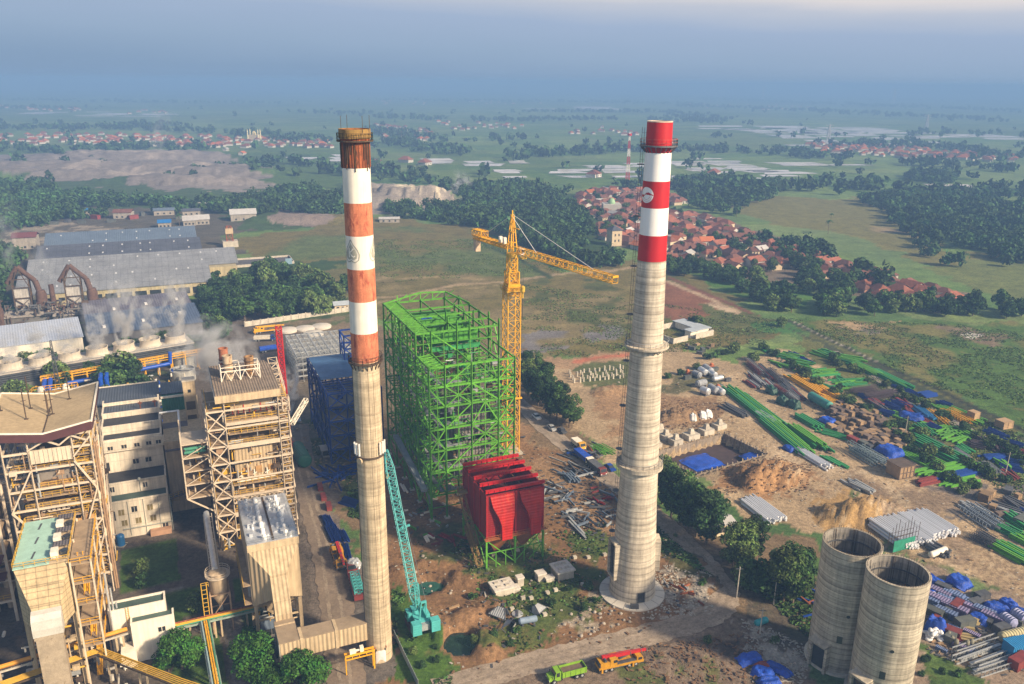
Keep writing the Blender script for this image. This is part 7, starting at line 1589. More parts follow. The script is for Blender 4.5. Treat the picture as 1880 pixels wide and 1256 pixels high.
# crates and boxes
CR={}
def box_proto(kind,w,d,h,m,m2=None):
    b=MB().box(-w/2,w/2,-d/2,d/2,0,h)
    for x in(-w/2,0,w/2):b.box(x-.07,x+.07,-d/2-.05,-d/2-.003,0,h);b.box(x-.07,x+.07,d/2+.003,d/2+.05,0,h)
    for z in(.06,h-.08):b.box(-w/2-.05,w/2+.05,-d/2-.08,-d/2-.052,z-.06,z+.08);b.box(-w/2-.05,-w/2-.003,-d/2,d/2,z-.06,z+.08);b.box(w/2+.003,w/2+.05,-d/2,d/2,z-.06,z+.08)
    o=b.build(kind,m);CR.setdefault(kind,[]).append([o,False]);return o
for w,d,h in((2.2,1.8,1.5),(3.0,1.6,1.2),(1.6,1.6,1.8)):
    box_proto('wooden_crate',w,d,h,wood);box_proto('wooden_crate',w*1.1,d,h*.9,wood_dk)
box_proto('steel_container',4.4,2.2,2.0,drab);box_proto('steel_container',3.4,2.0,1.8,steel_dk);box_proto('steel_container',5.2,2.3,2.2,brickred)
box_proto('wrapped_bundle',4.6,1.6,1.3,purple);box_proto('wrapped_bundle',3.6,1.5,1.2,M('wrap_blue',(.12,.17,.32),.35,1.6,.5,rnd=.2,wave=('X',.5,.05)))
def put_box(kind,p,rz,label,group,cat,s=1.,idx=None):
    L_=CR[kind];e=L_[ry.randrange(len(L_))if idx is None else idx]
    if not e[1]:o=e[0];e[1]=True
    else:o=e[0].copy();COL.objects.link(o)
    o.location=p;o.rotation_euler=(0,0,rz);o.scale=(s,s,s*ry.uniform(.85,1.15));return tag(o,label,cat,group)
for x,y in scatter([(1500,762),(1540,742),(1580,745),(1625,770),(1620,800),(1560,805),(1520,785)],58,ry,1.9):put_box('wooden_crate',(x,y,0.03),rad(-66)+ry.choice((0,1.57))+ry.gauss(0,.12),'wooden crate in the crowded field of crates past the yellow beams','crates in the crate field','crate',ry.uniform(.8,1.1))
for x,y in scatter([(1576,792),(1640,780),(1668,805),(1650,830),(1590,822)],26,ry,2.2):put_box('wooden_crate',(x,y,0.03),rad(-66)+ry.choice((0,1.57))+ry.gauss(0,.12),'wooden crate in the looser group behind the grey girders','crates behind the grey girders','crate',ry.uniform(.9,1.2))
for x,y in scatter([(1518,752),(1610,768),(1600,792),(1530,780)],18,ry,2.2):put_box('wooden_crate',(x,y,1.55),rad(-66)+ry.gauss(0,.12),'wooden crate standing on top of others in the crate field','upper crates in the crate field','crate',.9)
for i,(x,y,lb)in enumerate([(1566,812,'dark red steel container at the corner of the crate groups'),(1582,818,'grey container beside the dark red one'),(1594,822,'second grey container next to the crate group')]):put_box('steel_container',px(x,y),rad(-66),lb,None,'container',.8,(2,0,1)[i])
bigc=thing('wooden_crate','largest square wooden crate standing alone beside the tan road','crate',px(1651,872),rad(20));m=MB().box(-2.8,2.8,-2.6,2.6,.15,4.0);m.build('crate_box',wood,bigc);m=MB();[m.box(x-.1,x+.1,-2.7,-2.605,.1,4.05)for x in(-2.7,-1.3,0,1.3,2.7)];[m.box(2.805,2.9,y-.1,y+.1,.1,4.05)for y in(-2.5,0,2.5)];[m.box(-2.85,2.85,-2.75,-2.705,z-.1,z+.1)for z in(.3,2,3.9)];m.build('batten',wood_dk,bigc);MB().box(-2.9,2.9,-2.7,2.7,4.03,4.15).build('lid',wood_dk,bigc)
put_box('wooden_crate',px(1842,784),rad(20),'pale wooden crate among blue piles by the far track',None,'crate',1.9,0);put_box('wooden_crate',px(1786,770),rad(-66),'open grey crate at the end of the yellow girders',None,'crate',1.7,4)
put_box('wooden_crate',px(1808,918),rad(40),'wooden crate beside the grey girder at the right',None,'crate',1.4,0);put_box('wooden_crate',px(1816,910),rad(40),'wooden crate behind another at the right edge of the sand',None,'crate',1.2,2)
# tarpaulins: crumpled covers
def cover(name,label,cat,c,w,d,h,rz,m,seed=0,group=None,z=0.):
    n=22;g=np.linspace(-1,1,n);XX,YY=np.meshgrid(g,g);r=(np.abs(XX)**3.5+np.abs(YY)**3.5)**(1/3.5)
    Z=h*np.clip((1.02-r)*3.5,0,1)**.6*(.62+.75*fbm(XX*2.1+seed*7,YY*2.1,seed,4));k=1+(fbm(XX*2+3,YY*2,seed+9,2)-.5)*.25
    v=np.stack([(XX*w/2*k).ravel(),(YY*d/2*k).ravel(),(Z+.06).ravel()],1);i0=(np.arange(n-1)[:,None]*n+np.arange(n-1)[None]).ravel();q=np.stack([i0,i0+1,i0+n+1,i0+n],1)
    base=v.copy();base[:,2]=.0;nv=len(v);ed=np.concatenate([np.arange(n),np.arange(n-1,n*n,n)[1:],np.arange(n*n-1,n*n-n-1,-1)[1:],np.arange(n*n-n,-1,-n)[1:]])
    q2=np.array([(a,b,b+nv,a+nv)for a,b in zip(ed,ed[1:])])
    o=bpy.data.objects.new(name,np_mesh(name,np.concatenate([v,base]),np.concatenate([q,q2]),m,True));COL.objects.link(o);p=px(*c,z);o.location=p;o.rotation_euler=(0,0,rz);return tag(o,label,cat,group)
cover('tarpaulin','large blue tarpaulin spread on the floor of the excavation','tarpaulin',(1288,850),11.5,9.5,.7,rad(28),tarp,1,z=-2.95)
cover('tarpaulin','small blue tarpaulin in the far corner of the excavation','tarpaulin',(1350,812),7,5.5,.5,rad(28),tarp,2,z=-2.95);cover('tarpaulin','blue tarpaulin draped over the right end of the excavation','tarpaulin',(1380,838),7,4.2,.7,rad(28),tarp,3,z=-2.0)
cover('tarpaulin','blue tarpaulin at the end of the long green row','tarpaulin',(1447,826),4.2,2.6,1.2,rad(-60),tarp,4);cover('tarpaulin','blue tarpaulin over a pile at the near end of the crate field','tarpaulin',(1520,776),6,4,1.6,rad(-60),tarp,5);cover('tarpaulin','square blue tarpaulin between crates and bright green beams','tarpaulin',(1634,832),8.5,6.5,1.9,rad(-66),tarp,6)
cover('tarpaulin','blue tarpaulin among the far blue piles','tarpaulin',(1672,768),8,5,1.6,rad(-40),tarp,7);cover('tarpaulin','blue tarpaulin behind the red and purple bundles by the sand','tarpaulin',(1760,1072),5.2,4.4,1.6,rad(-55),tarp,8);cover('tarpaulin','blue tarpaulin over boxes at the edge of the sand on the right','tarpaulin',(1828,1122),5.4,3.6,1.7,rad(-30),tarp,9)
cover('tarpaulin','blue tarpaulin just right of the nearer silo top','tarpaulin',(1712,1068),3,6,1.2,rad(30),tarp,10);cover('tarpaulin','blue tarpaulin over the white sacks beside the nearer silo','tarpaulin',(1716,1158),4.2,2.6,2.9,rad(-30),tarp,11)
for i,(x,y,w,d,rz)in enumerate([(1376,1212,5.2,3.2,20),(1400,1238,4.2,3.2,-30),(1428,1232,5.6,2.2,-40),(1412,1256,4.6,2.6,10)]):cover('tarpaulin',['blue tarpaulin with a red edge at the bottom near the junction','blue tarpaulin in the middle of the heap at the bottom edge','long blue tarpaulin on the silo side of the bottom heap','lowest blue tarpaulin cut by the bottom edge'][i],'tarpaulin',(x,y),w,d,1.1,rad(rz),tarp,12+i)
cover('rubble_heap','dark red and black heap between the bottom blue tarpaulins','heap',(1400,1226),4,2.4,.8,.3,brickred,33)
dkgreen_t=M('dark_green_cover',(.02,.075,.055),.25,.7,.5,bump=.2)
for i,(x,y)in enumerate([(1416,722),(1436,741),(1458,748)]):cover('covered_bundle','dark green covered bundle, %s of three along the tan yard road'%['farthest','middle','nearest'][i],'bundle',(x,y),4.8,3.4,2.6,rad(-66),dkgreen_t,20+i)
def tank(name,label,a,b,r_,m,z=None,cat='tank',group=None,bands=3):
    A,B=px(*a),px(*b);d=B-A;L_=float(np.hypot(*d[:2]));t=thing(name,label,cat,(A+B)/2,math.atan2(d[1],d[0]),group);mb=MB();prof=[(.01,0),(r_*.7,.08*r_),(r_,.4*r_),(r_,L_-.4*r_),(r_*.7,L_-.08*r_),(.01,L_)];n=20;vs=[]
    for rr_,xx in prof:
        for i in range(n):a_=2*math.pi*i/n;vs.append((xx-L_/2,rr_*math.cos(a_),r_+.25+rr_*math.sin(a_)))
    mb.add(vs,[(k*n+i,k*n+(i+1)%n,(k+1)*n+(i+1)%n,(k+1)*n+i)for k in range(5)for i in range(n)]);soft(mb.build('shell',m,t),40)
    mb=MB();[mb.box(x-.2,x+.2,-r_*.9,r_*.9,0,r_*.55)for x in(-L_*.3,L_*.3)];mb.build('saddle',steel_dk,t);return t
tank('vessel','long teal covered vessel beside the flat yellow beams',(1486,734),(1524,756),1.6,M('teal_cover',(.05,.24,.20),.2,.6,.5,bump=.1));tank('vessel','white cylindrical tank at the end of the broad silver pipe stack',(1706,1026),(1736,1014),.75,white_old)
tank('vessel','dark green finned tank lying left of the blue frame',(545,832),(562,862),2.1,M('bottle_green',(.02,.13,.085),.2,.5,.5,wave=('X',.9,.1)));tank('vessel','small turquoise tank on the verge at the road junction',(1386,1152),(1408,1144),.7,M('aqua_tank',(.03,.33,.36),.2,.8,.5))
silv=[alu,M('grey_wrap',(.30,.32,.35),.3,1.2,.5,wave=('X',.5,.05))]
for i,(a,b,r_)in enumerate([((1284,684),(1296,692),1.3),((1292,680),(1306,690),1.4),((1300,688),(1314,696),1.2),((1278,712),(1296,708),1.3),((1286,722),(1302,728),1.4),((1302,716),(1316,726),1.3),((1316,720),(1328,728),1.2),((1272,690),(1286,696),1.2),((1308,702),(1326,698),1.0)]):tank('vessel','silver wrapped cylinder in the cluster beyond the long green row',a,b,r_,silv[i%2],group='wrapped cylinders beyond the green row')
for i,(x,y,rz)in enumerate([(1262,696,20),(1312,680,30),(1322,694,0),(1336,700,20),(1320,712,40)]):put_box('steel_container',px(x,y),rad(rz),'small dark case among the silver wrapped cylinders','cases among the wrapped cylinders','case',.65)
for i,(x,y)in enumerate([(1306,676),(1318,716),(1262,688)]):o=thing('pump_set','orange pump set among the silver wrapped cylinders','pump',px(x,y),i,'orange pump sets');MB().box(-1.1,1.1,-.8,.8,.3,1.3).lathe([(.7,1.3),(.7,2),(.3,2.3)],12).build('housing',M('orange_casing',(.45,.14,.05),.2,1,.6),o);MB().box(-1.3,1.3,-.9,.9,0,.3).build('base',steel_dk,o)
# bottom right field
for i,(x,y,rz,k)in enumerate([(1722,1092,-48,0),(1738,1106,-48,1),(1752,1122,-48,0),(1706,1106,-48,1),(1766,1106,-48,1),(1780,1118,-48,0),(1736,1130,-48,1),(1826,1142,-48,0),(1806,1128,-48,1),(1726,1108,-48,0),(1750,1098,-48,1)]):put_box('wrapped_bundle',px(x,y),rad(rz),'grey violet striped wrapped bundle beside the nearer silo','striped bundles near the silos','bundle',1.15,k)
for x,y,rz,lb,k in[(1712,1128,-48,'dark grey container tucked behind the nearer silo',0),(1730,1084,-48,'dark case in front of the blue tarpaulin by the sand',1),(1790,1112,20,'small dark case at the end of the striped bundles',1),(1802,1098,20,'dark case standing alone at the edge of the sand',1),(1740,1164,-40,'dark red container beside the white sacks',2),(1838,1160,20,'dark grey case below the striped cylinders',1),(1870,1222,30,'rusty brown case at the bottom right corner',2),(1770,1150,15,'long khaki container among the striped bundles',0)]:put_box('steel_container',px(x,y),rad(rz),lb,None,'container',.9,k)
stack((1718,1096),(1756,1124),3,2,'box',white_old,'white section between the striped bundles',1.2,.8);stack((1764,1150),(1815,1132),4,2,'box',M('khaki_section',(.34,.27,.13),.2,.8,.7),'khaki section stacked among the striped bundles',1.1,.7)
stack((1728,1158),(1766,1186),4,1,'box',brickred,'dark red section beside the white sacks',1.1,.7);stack((1756,1168),(1800,1176),6,1,'box',M('khaki_section',None),'khaki crate section in the middle of the corner',1.3,.9,fan=.1)
wrap_bl=M('striped_wrap',(.30,.32,.52),.3,1.4,.5,wave=('X',.6,.1))
tank('vessel','pale blue striped cylinder by the right edge',(1836,1140),(1862,1158),1.2,wrap_bl);tank('vessel','second pale blue striped cylinder cut by the right edge',(1856,1132),(1884,1150),1.2,wrap_bl);tank('vessel','long yellowish cylinder above the azure container',(1834,1180),(1890,1166),1.05,M('yellowish_wrap',(.42,.38,.22),.25,1,.6,wave=('X',.7,.1)))
for x,y in[(1742,1180),(1750,1186),(1736,1172),(1770,1188),(1778,1186)]:tank('vessel','drab ribbed drum on the ground right of the white sacks',(x,y),(x+9,y+3),.8,M('drab_drum',(.20,.19,.14),.3,1,.8),group='drab drums by the white sacks')
ac=thing('container','azure blue container cut by the right edge','container',px(1872,1200),rad(15));MB().box(-3.4,3.4,-1.4,1.4,.2,3.0).build('body',M('azure_panel',(.02,.20,.46),.15,.6,.5,wave=('X',.5,.06)),ac);MB().box(-3.5,3.5,-1.5,1.5,3.02,3.2).build('roof',M('azure_panel',None),ac);m=MB();[m.box(x-.5,x+.5,-1.45,-1.405,1.2,2.4)for x in(-2,0,2)];m.build('window',glass,ac)
rsk=random.Random(2)
for k in range(46):
    lv=0 if k<24 else(1 if k<38 else 2);x,y=rsk.uniform(-1.9,1.9)*(1-lv*.22),rsk.uniform(-1.5,1.5)*(1-lv*.22);b=px(1716,1170)
    if k==0:
        sk=MB();sk.lathe([(.01,-.3),(.35,-.26),(.46,0),(.35,.26),(.01,.3)],10);sack=sk.build('sack',fabric_w);sack.data.shade_smooth();o=sack
    else:o=sack.copy();COL.objects.link(o)
    o.location=(b[0]+x,b[1]+y,.3+lv*.55);o.rotation_euler=(rsk.uniform(-.3,.3),rsk.uniform(-.3,.3),rsk.uniform(0,6));o.scale=(rsk.uniform(1.2,1.7),rsk.uniform(.9,1.3),rsk.uniform(.9,1.2));tag(o,'white sack in the heap beside the nearer silo','sack','white sacks by the silo')
# excavation: concrete footings, retaining piles
ret=M('pile_wood',(.30,.25,.19),.3,.8,.9,rnd=.2)
fl=thing('excavation_floor','dark floor slab of the rectangular excavation','floor',(0,0,0));me=bpy.data.meshes.new('slab');me.from_pydata([(x,y,-2.96)for x,y in PITBOX],[],[(0,1,2,3)]);me.materials.append(M('pit_floor',(.06,.04,.04),.3,.4,.8,rust=(.12,.08,.06),ramt=.3));o=bpy.data.objects.new('slab',me);COL.objects.link(o);o.parent=fl;fl['kind']='structure'
cx_,cy_=np.mean(PITBOX,0)
for i in range(4):
    a,b=np.array(PITBOX[i]),np.array(PITBOX[(i+1)%4]);t=thing('retaining_wall','weathered retaining wall on the %s side of the excavation'%['back left','right','near right','near left'][i],'wall',(0,0,0));m=MB();m.bar((*a,-1.45),(*b,-1.45),.35,3.0);m.build('wall',M('shutter_wall',(.26,.21,.16),.3,.8,.9,streak=.4),t);m=MB();n=14
    for k in range(n+1):c=a+(b-a)*k/n;m.bar((c[0],c[1],-2.9),(c[0],c[1],.5+(k*7%3)*.2),.34)
    m.build('soldier_pile',ret,t)
for i,(x,y,w,d,h)in enumerate([(1222,806,3.4,3.0,1.7),(1240,815,3.6,3.2,1.8),(1268,805,4.6,3.6,1.8),(1296,796,4.2,3.4,1.8),(1320,786,4.0,3.2,1.6),(1212,795,2.6,2.6,1.6),(1205,820,2.6,2.6,1.4)]):
    t=thing('foundation_block','pale concrete foundation block with a pedestal beside the excavation','foundation',px(x,y),rad(28),'foundation blocks at the excavation');MB().box(-w/2,w/2,-d/2,d/2,0,h).build('block',conc_raw,t);MB().frustum(-.9,.9,-.8,.8,h,-.55,.55,-.5,.5,h+1.7).build('pedestal',conc_raw,t);m=MB();[m.bar((sx*.35,sy*.3,h+1.7),(sx*.35,sy*.3,h+2.4),.06)for sx in(-1,1)for sy in(-1,1)];m.build('rebar',rust_dark,t)
for i,(x,y)in enumerate([(1290,768),(1301,766),(1272,772)]):cover('white_heap','white covered pier head in the dug ground beyond the foundation blocks','pier',(x,y),2.4,2.4,2.2,0,fabric_w,40+i,'white covered pier heads')
def foundation(label,c,w,d,h,rz,ped=True):
    t=thing('foundation_block',label,'foundation',px(*c),rz);MB().box(-w/2,w/2,-d/2,d/2,-.2,h).build('block',conc_raw,t)
    m=MB().box(-w*.58,w*.58,-d*.58,d*.58,h+.003,h+.35);m.build('cap',M('pale_concrete_cap',(.60,.56,.49),.2,1,.9,rust=(.2,.17,.14),ramt=.2),t)
    if ped:m=MB();[m.box(x-.5,x+.5,y-.3,y+.3,h+.353,h+.6)for x in(-w*.25,w*.2)for y in(-d*.2,d*.25)];m.build('anchor_plinth',conc_raw,t)
foundation('wide concrete foundation block on the grass before the crimson casing',(922,1086),4.6,3.6,1.6,rad(24));foundation('square concrete foundation block nearest the new chimney apron',(1032,1056),4.0,4.0,2.0,rad(24));foundation('small concrete foundation block between the two large ones',(954,1074),1.5,1.4,2.0,rad(24),False);foundation('small low concrete foundation block beside the square one',(992,1064),2.0,1.8,1.7,rad(24),False);foundation('low concrete block joined to the wide foundation',(946,1084),1.6,1.8,.7,rad(24),False);foundation('low concrete step beside the square foundation block',(1008,1066),2.0,1.4,.8,rad(24),False)
# loose sheet metal, steel heaps on the site
def hopper_piece(label,c,rz,w,d,h,open_=True,tilt=0.):
    t=thing('hopper_section',label,'sheet metal',px(*c),rz);m=MB();a=[(-w,-d,0),(w,-d,0),(w,d,0),(-w,d,0)];b=[(-w*.4,-d*.4,h),(w*.4,-d*.4,h),(w*.4,d*.4,h),(-w*.4,d*.4,h)]
    m.add(a+b,[(0,1,5,4),(1,2,6,5),(2,3,7,6)]);m.add([(x*.97,y*.97,z+.02)for x,y,z in a+b],[(4,5,1,0),(5,6,2,1),(6,7,3,2)]);o=m.build('panel',M('grey_primer',(.36,.37,.38),.2,.8,.6,rust=(.22,.15,.1),ramt=.1,wave=('X',.5,.04)),t,fixn=False);m=MB();[m.bar(p,q,.14)for p,q in zip(a,b)];[m.bar(a[i],a[(i+1)%4],.14)for i in range(4)];m.build('rib',steel_dk,t);t.rotation_euler=(tilt,0,rz)
hopper_piece('largest grey hopper section lying open on the grass',(918,1132),2.6,2.2,1.5,2.0,tilt=.5);hopper_piece('crumpled grey hopper section nearest the road',(934,1152),1.2,1.8,1.2,1.6,tilt=.6);hopper_piece('pointed grey hopper section turned on its side',(990,1124),4.1,1.5,1.3,1.8,tilt=.7)
t=thing('steel_disc','round grey steel disc lying between the hopper sections','disc',px(950,1128));MB().lathe([(.01,.35),(1.2,.2),(1.25,.05),(.01,.05)],24).build('plate',steel,t);MB().box(-.2,.2,-1.2,1.2,.35,.5).build('stiffener',steel_dk,t)
tank('duct_section','grey blue half duct lying below the hopper sections',(952,1148),(986,1142),.7,M('blue_grey_panel',(.20,.27,.36),.2,.8,.6),cat='duct')
def heap(label,c,n,R_,mats,lmin,lmax,seed,zmax=.8,cat='scrap'):
    q=random.Random(seed);p=px(*c)
    for k in range(n):
        m_=q.choice(mats);L_=q.uniform(lmin,lmax);kind=q.choice(('box','i','ch'))
        piece(kind,m_,(p[0]+q.gauss(0,R_),p[1]+q.gauss(0,R_),q.uniform(0.05,zmax)),q.choice((rad(23),rad(-45),rad(-45),rad(113),q.uniform(0,3.1)))+q.gauss(0,.15),L_,q.uniform(.6,1.0),label,label+' heap',cat)
heap('grey steel section in the scrap beside the crimson casing',(1020,905),24,3.2,[steel,steel_dk,slate],3,7,1);heap('grey steel section in the scrap left of the new chimney',(1088,945),34,4.4,[steel,steel_dk,slate,slate],2.5,7,2);heap('dark red steel piece among the scrap at the road',(1110,915),10,2.5,[brickred,red_box],1.5,3.5,3);heap('dark red plate on the soil below the green frame',(822,990),14,2.6,[brickred,red_box],1.5,4.5,4,.4);heap('loose grey piece on the ground under the green frame',(770,955),14,3.5,[steel,white_old,green_st],.8,2.6,5,.4);heap('grey section laid along the road behind the crimson casing',(1055,865),16,3.2,[steel,slate,steel_dk],4,8,6)
heap('dark blue beam piled at the foot of the blue frame',(612,872),22,3.0,[blue_st],4,9,7);heap('dark blue beam lying between the blue frame and the old chimney',(640,862),10,2.5,[blue_st],4,8,8);heap('timber on the soil beside the pits',(862,1115),9,2.6,[wood,conc_raw],1,3,9,.3);heap('rusty piece on the ground by the silos',(1478,1100),12,3.,[rust_band,steel,blue_st],1,3,10,.5);heap('broken timber on the rubble beside the road bend',(1262,1080),12,2.5,[wood,steel,rust_band],1,3.5,11,.3);heap('steel piece along the wall of the dirt road',(1085,830),18,3.4,[steel,steel_dk,rust_band,blue_st,brickred],2.5,6,12)
stack((1040,870),(1058,888),5,2,'box',slate,'slate section neatly stacked beside the dirt road',1.0,.8);stack((1046,958),(1076,990),2,1,'i',steel,'long grey beam lying on the scrap',1.2);stack((738,892),(745,905),2,1,'pipe',white_old,'white pipe on the soil below the frame',1);stack((780,986),(786,997),2,1,'pipe',white_old,'short white pipe standing near the red plates',.9)
for i,(a,b,n)in enumerate([((596,948),(606,968),4),((606,968),(620,998),5),((626,975),(636,996),3),((632,1000),(640,1030),3),((628,920),(658,930),5)]):stack(a,b,n,2,'ch',blue_st,'blue steel section in the %s bundle along the old road'%['first','second','third','fourth','fifth'][i],1.0,.7)
for i,(x,y,rz)in enumerate([(588,898,-70),(594,916,-70),(604,934,-70)]):put_box('steel_container',px(x,y),rad(rz),'rusty red skip, %s of three along the old road'%['farthest','middle','nearest'][i],None,'skip',.6,2)
# small concrete stubs
st0=MB().box(-.28,.28,-.28,.28,-.2,1.8).build('concrete_stub',M('stub_concrete',(.48,.44,.36),.2,1,.9,rnd=.2));first=True
for j in range(4):
    for i in range(12):
        if ry.random()<.2:continue
        x,y=1046+i*9+j*3+ry.uniform(-2,2),687+j*5.2-i*.9
        o=st0 if first else st0.copy()
        if not first:COL.objects.link(o)
        first=False;o.location=px(x,y);o.rotation_euler=(0,0,.4);o.scale=(1,1,ry.uniform(.7,1.2));tag(o,'concrete pile stub in the grid beyond the tall trees','pile stub','concrete pile stubs')
for i,(x,y)in enumerate([(905,1020),(950,1012),(975,1100),(1000,1130),(1080,1025),(1110,1020),(1055,1025),(960,1100),(1070,1075),(1005,1090),(940,1120),(1020,1085)]):
    o=st0.copy();COL.objects.link(o);o.location=px(x,y);o.scale=(1.6,1.4,.35);tag(o,'small pale concrete block dropped on the grass before the casing','concrete block','small blocks on the grass')
q_=random.Random(6)
rk=MB().lathe([(.01,-.3),(.5,-.1),(.55,.2),(.3,.5),(.01,.6)],7).build('boulder',M('pale_rock',(.33,.29,.24),.3,1,.9,rnd=.25));first=True
for pl,n in(([(1200,1040),(1300,1060),(1300,1115),(1210,1130)],40),([(1000,1130),(1120,1110),(1180,1140),(1040,1180)],26),([(1370,1140),(1480,1190),(1470,1240),(1400,1200)],26),([(740,1000),(900,1080),(890,1200),(740,1050)],22),([(1210,970),(1300,1040),(1290,1060),(1220,1010)],12),([(1100,690),(1190,680),(1190,760),(1120,740)],16)):
    for x,y in scatter(pl,n,q_,.8):
        o=rk if first else rk.copy()
        if not first:COL.objects.link(o)
        first=False;o.location=(x,y,0.05);o.rotation_euler=(0,0,q_.uniform(0,6));s=q_.uniform(.25,1.0);o.scale=(s,s*q_.uniform(.7,1.3),s*.8);tag(o,'pale broken rock scattered over the building site','rock','broken rocks on the site')
# compound with the pale blue shed, sheds behind
cw=thing('walled_compound','small concrete-walled compound with a pale blue L-shaped shed','compound',px(1236,632),ang(px(1236,632)[:2],px(1322,613)[:2]));m=MB().box(0,25,19,19.3,0,2.6).box(0,.3,0,18.95,0,2.6).box(25,25.3,0,19.3,0,2.6).box(.35,9,0,.3,0,2.6).box(14,24.95,0,.3,0,2.6);m.build('wall',conc_raw,cw)
m=MB().box(19,24.6,2.5,18.6,0,2.9);m.box(13,18.95,2.5,6,0,2.9);m.build('shed',white_old,cw);m=MB().box(18.3,25.9,2,19.8,3.0,3.25).box(12.5,18.25,1.6,6.6,3.05,3.3);m.build('shed_roof',M('pale_blue_roof',(.42,.47,.52),.15,.4,.6,wave=('Y',.8,.05)),cw)
for i,(x,y)in enumerate([(1262,636),(1270,642),(1280,634),(1290,645),(1300,640),(1284,650),(1308,636)]):put_box('steel_container' if i%2 else 'wooden_crate',px(x,y),ry.uniform(0,3),'dark clutter box inside the walled compound','boxes inside the compound','box',.7)
def shed(label,c,w,d,h,rz,rm_,wm=None,name='shed'):
    t=thing(name,label,'shed',px(*c),rz);MB().box(-w/2,w/2,-d/2,d/2,0,h).build('wall',wm or M('grimy_wall',(.33,.30,.26),.2,.5,.9,streak=.2),t);MB().xprism([(-d/2-.6,h),(0,h+d*.2),(d/2+.6,h),(d/2+.6,h+.2),(0,h+d*.2+.25),(-d/2-.6,h+.2)],-w/2-.6,w/2+.6).build('roof',rm_,t);m=MB();[m.box(x-.7,x+.7,-d/2-.04,-d/2+.02,.8,2.2)for x in(-w*.3,0,w*.3)];m.build('window',glass,t)
brt=M('bright_blue_roof',(.02,.16,.45),.15,.3,.5);pal=M('pale_sheet_roof',None)
shed('wide pale-roofed shed at the edge of the trees left of the old chimney',(447,403),20,16,5.5,rad(20),pal);shed('bright blue roofed shed in the yard behind the big warehouse',(303,417),9,9,4,rad(20),brt);shed('long bright blue roof in the trees behind the big warehouse',(138,396),24,8,4,rad(18),brt);shed('grey blue roofed shed behind the bright blue one',(302,394),16,8,4,rad(20),slate);shed('pale shed left of a twin behind the warehouse corner',(348,412),9,14,4,rad(22),pal);shed('pale shed right of its twin at the warehouse corner',(372,410),10,14,4,rad(22),pal);shed('dark roofed shed behind the twin pale sheds',(352,395),14,8,4,rad(20),sheet_dk);shed('brown gateway house left of the warehouse back corner',(50,455),14,12,8,rad(20),M('maroon_roof',(.15,.05,.05),.2,1));shed('small pale shed by the village track',(372,382),9,7,3.5,rad(10),pal);shed('brown shed among the workshop clutter',(228,400),14,10,5,rad(10),roofs[1]);shed('little tin roofed hut at the grove corner',(628,568),8,6,3,rad(20),M('pale_blue_roof',None),walls[1]);shed('low pale shed at the edge of the grey spoil field',(715,408),16,6,3,rad(10),pal);shed('little white guard hut beside the blue frame',(602,836),3.4,3.2,2.6,rad(23),pal);shed('low blue-roofed block house hidden between round trees and the flue duct',(522,1200),4,4,2.4,rad(23),slate);shed('small grey shed below the silver-roofed filter',(505,1160),5,3.5,2.6,rad(23),slate);shed('pale hut with grey roof under the trees at the silver pipes',(1322,975),5,4,3,rad(23),pal,walls[1])
for i,(x,y)in enumerate([(75,410),(100,412),(125,408),(150,410),(205,408),(245,402),(262,396),(90,402),(330,402),(176,402)]):put_box('steel_container',px(x,y),ry.uniform(0,3),'small container in the workshop clutter behind the warehouse','containers behind the warehouse','container',1.4)
for i,(x,y)in enumerate([(528,608),(560,605),(590,601),(576,614)]):t=thing('concrete_disc','round pale concrete tank slab beyond the grey skeletal frame','slab',px(x,y),0,'round tank slabs');soft(MB().lathe([(4.6,0),(4.6,.8),(4.2,1.0),(.01,1.3)],32).build('slab',M('apron_concrete',None),t),40)
bw=thing('boundary_wall','long pale boundary wall behind the round slabs','wall',px(470,596),0);A_,B_=px(450,600),px(640,572);MB().bar((A_-px(470,596))+[0,0,1.2],(B_-px(470,596))+[0,0,1.2],.3,2.4).build('wall',conc_raw,bw);m=MB();[m.bar((A_-px(470,596))*(1-k/14)+(B_-px(470,596))*k/14+[0,0,0],(A_-px(470,596))*(1-k/14)+(B_-px(470,596))*k/14+[0,0,2.7],.5)for k in range(15)];m.build('pier',conc_raw,bw)
fence_t=thing('sheet_fence','pale sheet fence along the grass by the old chimney','fence',px(735,1215));A_,B_=px(724,1170)-px(735,1215),px(768,1262)-px(735,1215);MB().bar(A_+[0,0,.8],B_+[0,0,.8],.08,1.6).build('sheet',M('fence_sheet',(.25,.30,.30),.2,.8,.6),fence_t);m=MB();[m.bar(A_+(B_-A_)*k/8,A_+(B_-A_)*k/8+[0,0,1.8],.1)for k in range(9)];m.build('post',steel,fence_t)
# mosque domes
mq=thing('mosque','pale yellow mosque with four minarets in the distant village','mosque',px(467,256),0,None,.62);MB().box(-14,14,-12,12,0,14).build('prayer_hall',walls[1],mq);soft(MB().lathe([(7,14),(7,17),(6,21),(3.5,24),(.2,26)],20).build('dome',M('gold_dome',(.60,.50,.22),.1,1,.5),mq))
for x in(-16,16):
    for y in(-13,13):o=MB().lathe([(2,0),(1.8,24),(2.4,24.2),(2.4,25.5),(1.5,26),(.1,33)],12,(x,y,0)).build('minaret',M('pale_minaret',(.75,.68,.40),.1,1,.8),mq)
m2=thing('mosque','small mosque with a bright green dome behind the village','mosque',px(1122,388));MB().box(-8,8,-8,8,0,7).build('prayer_hall',walls[0],m2);soft(MB().lathe([(3.2,7),(3.3,8.4),(2.6,10.4),(1.3,11.6),(.1,12.2)],20).build('dome',M('lime_dome',(.28,.46,.26),.1,1,.5),m2))
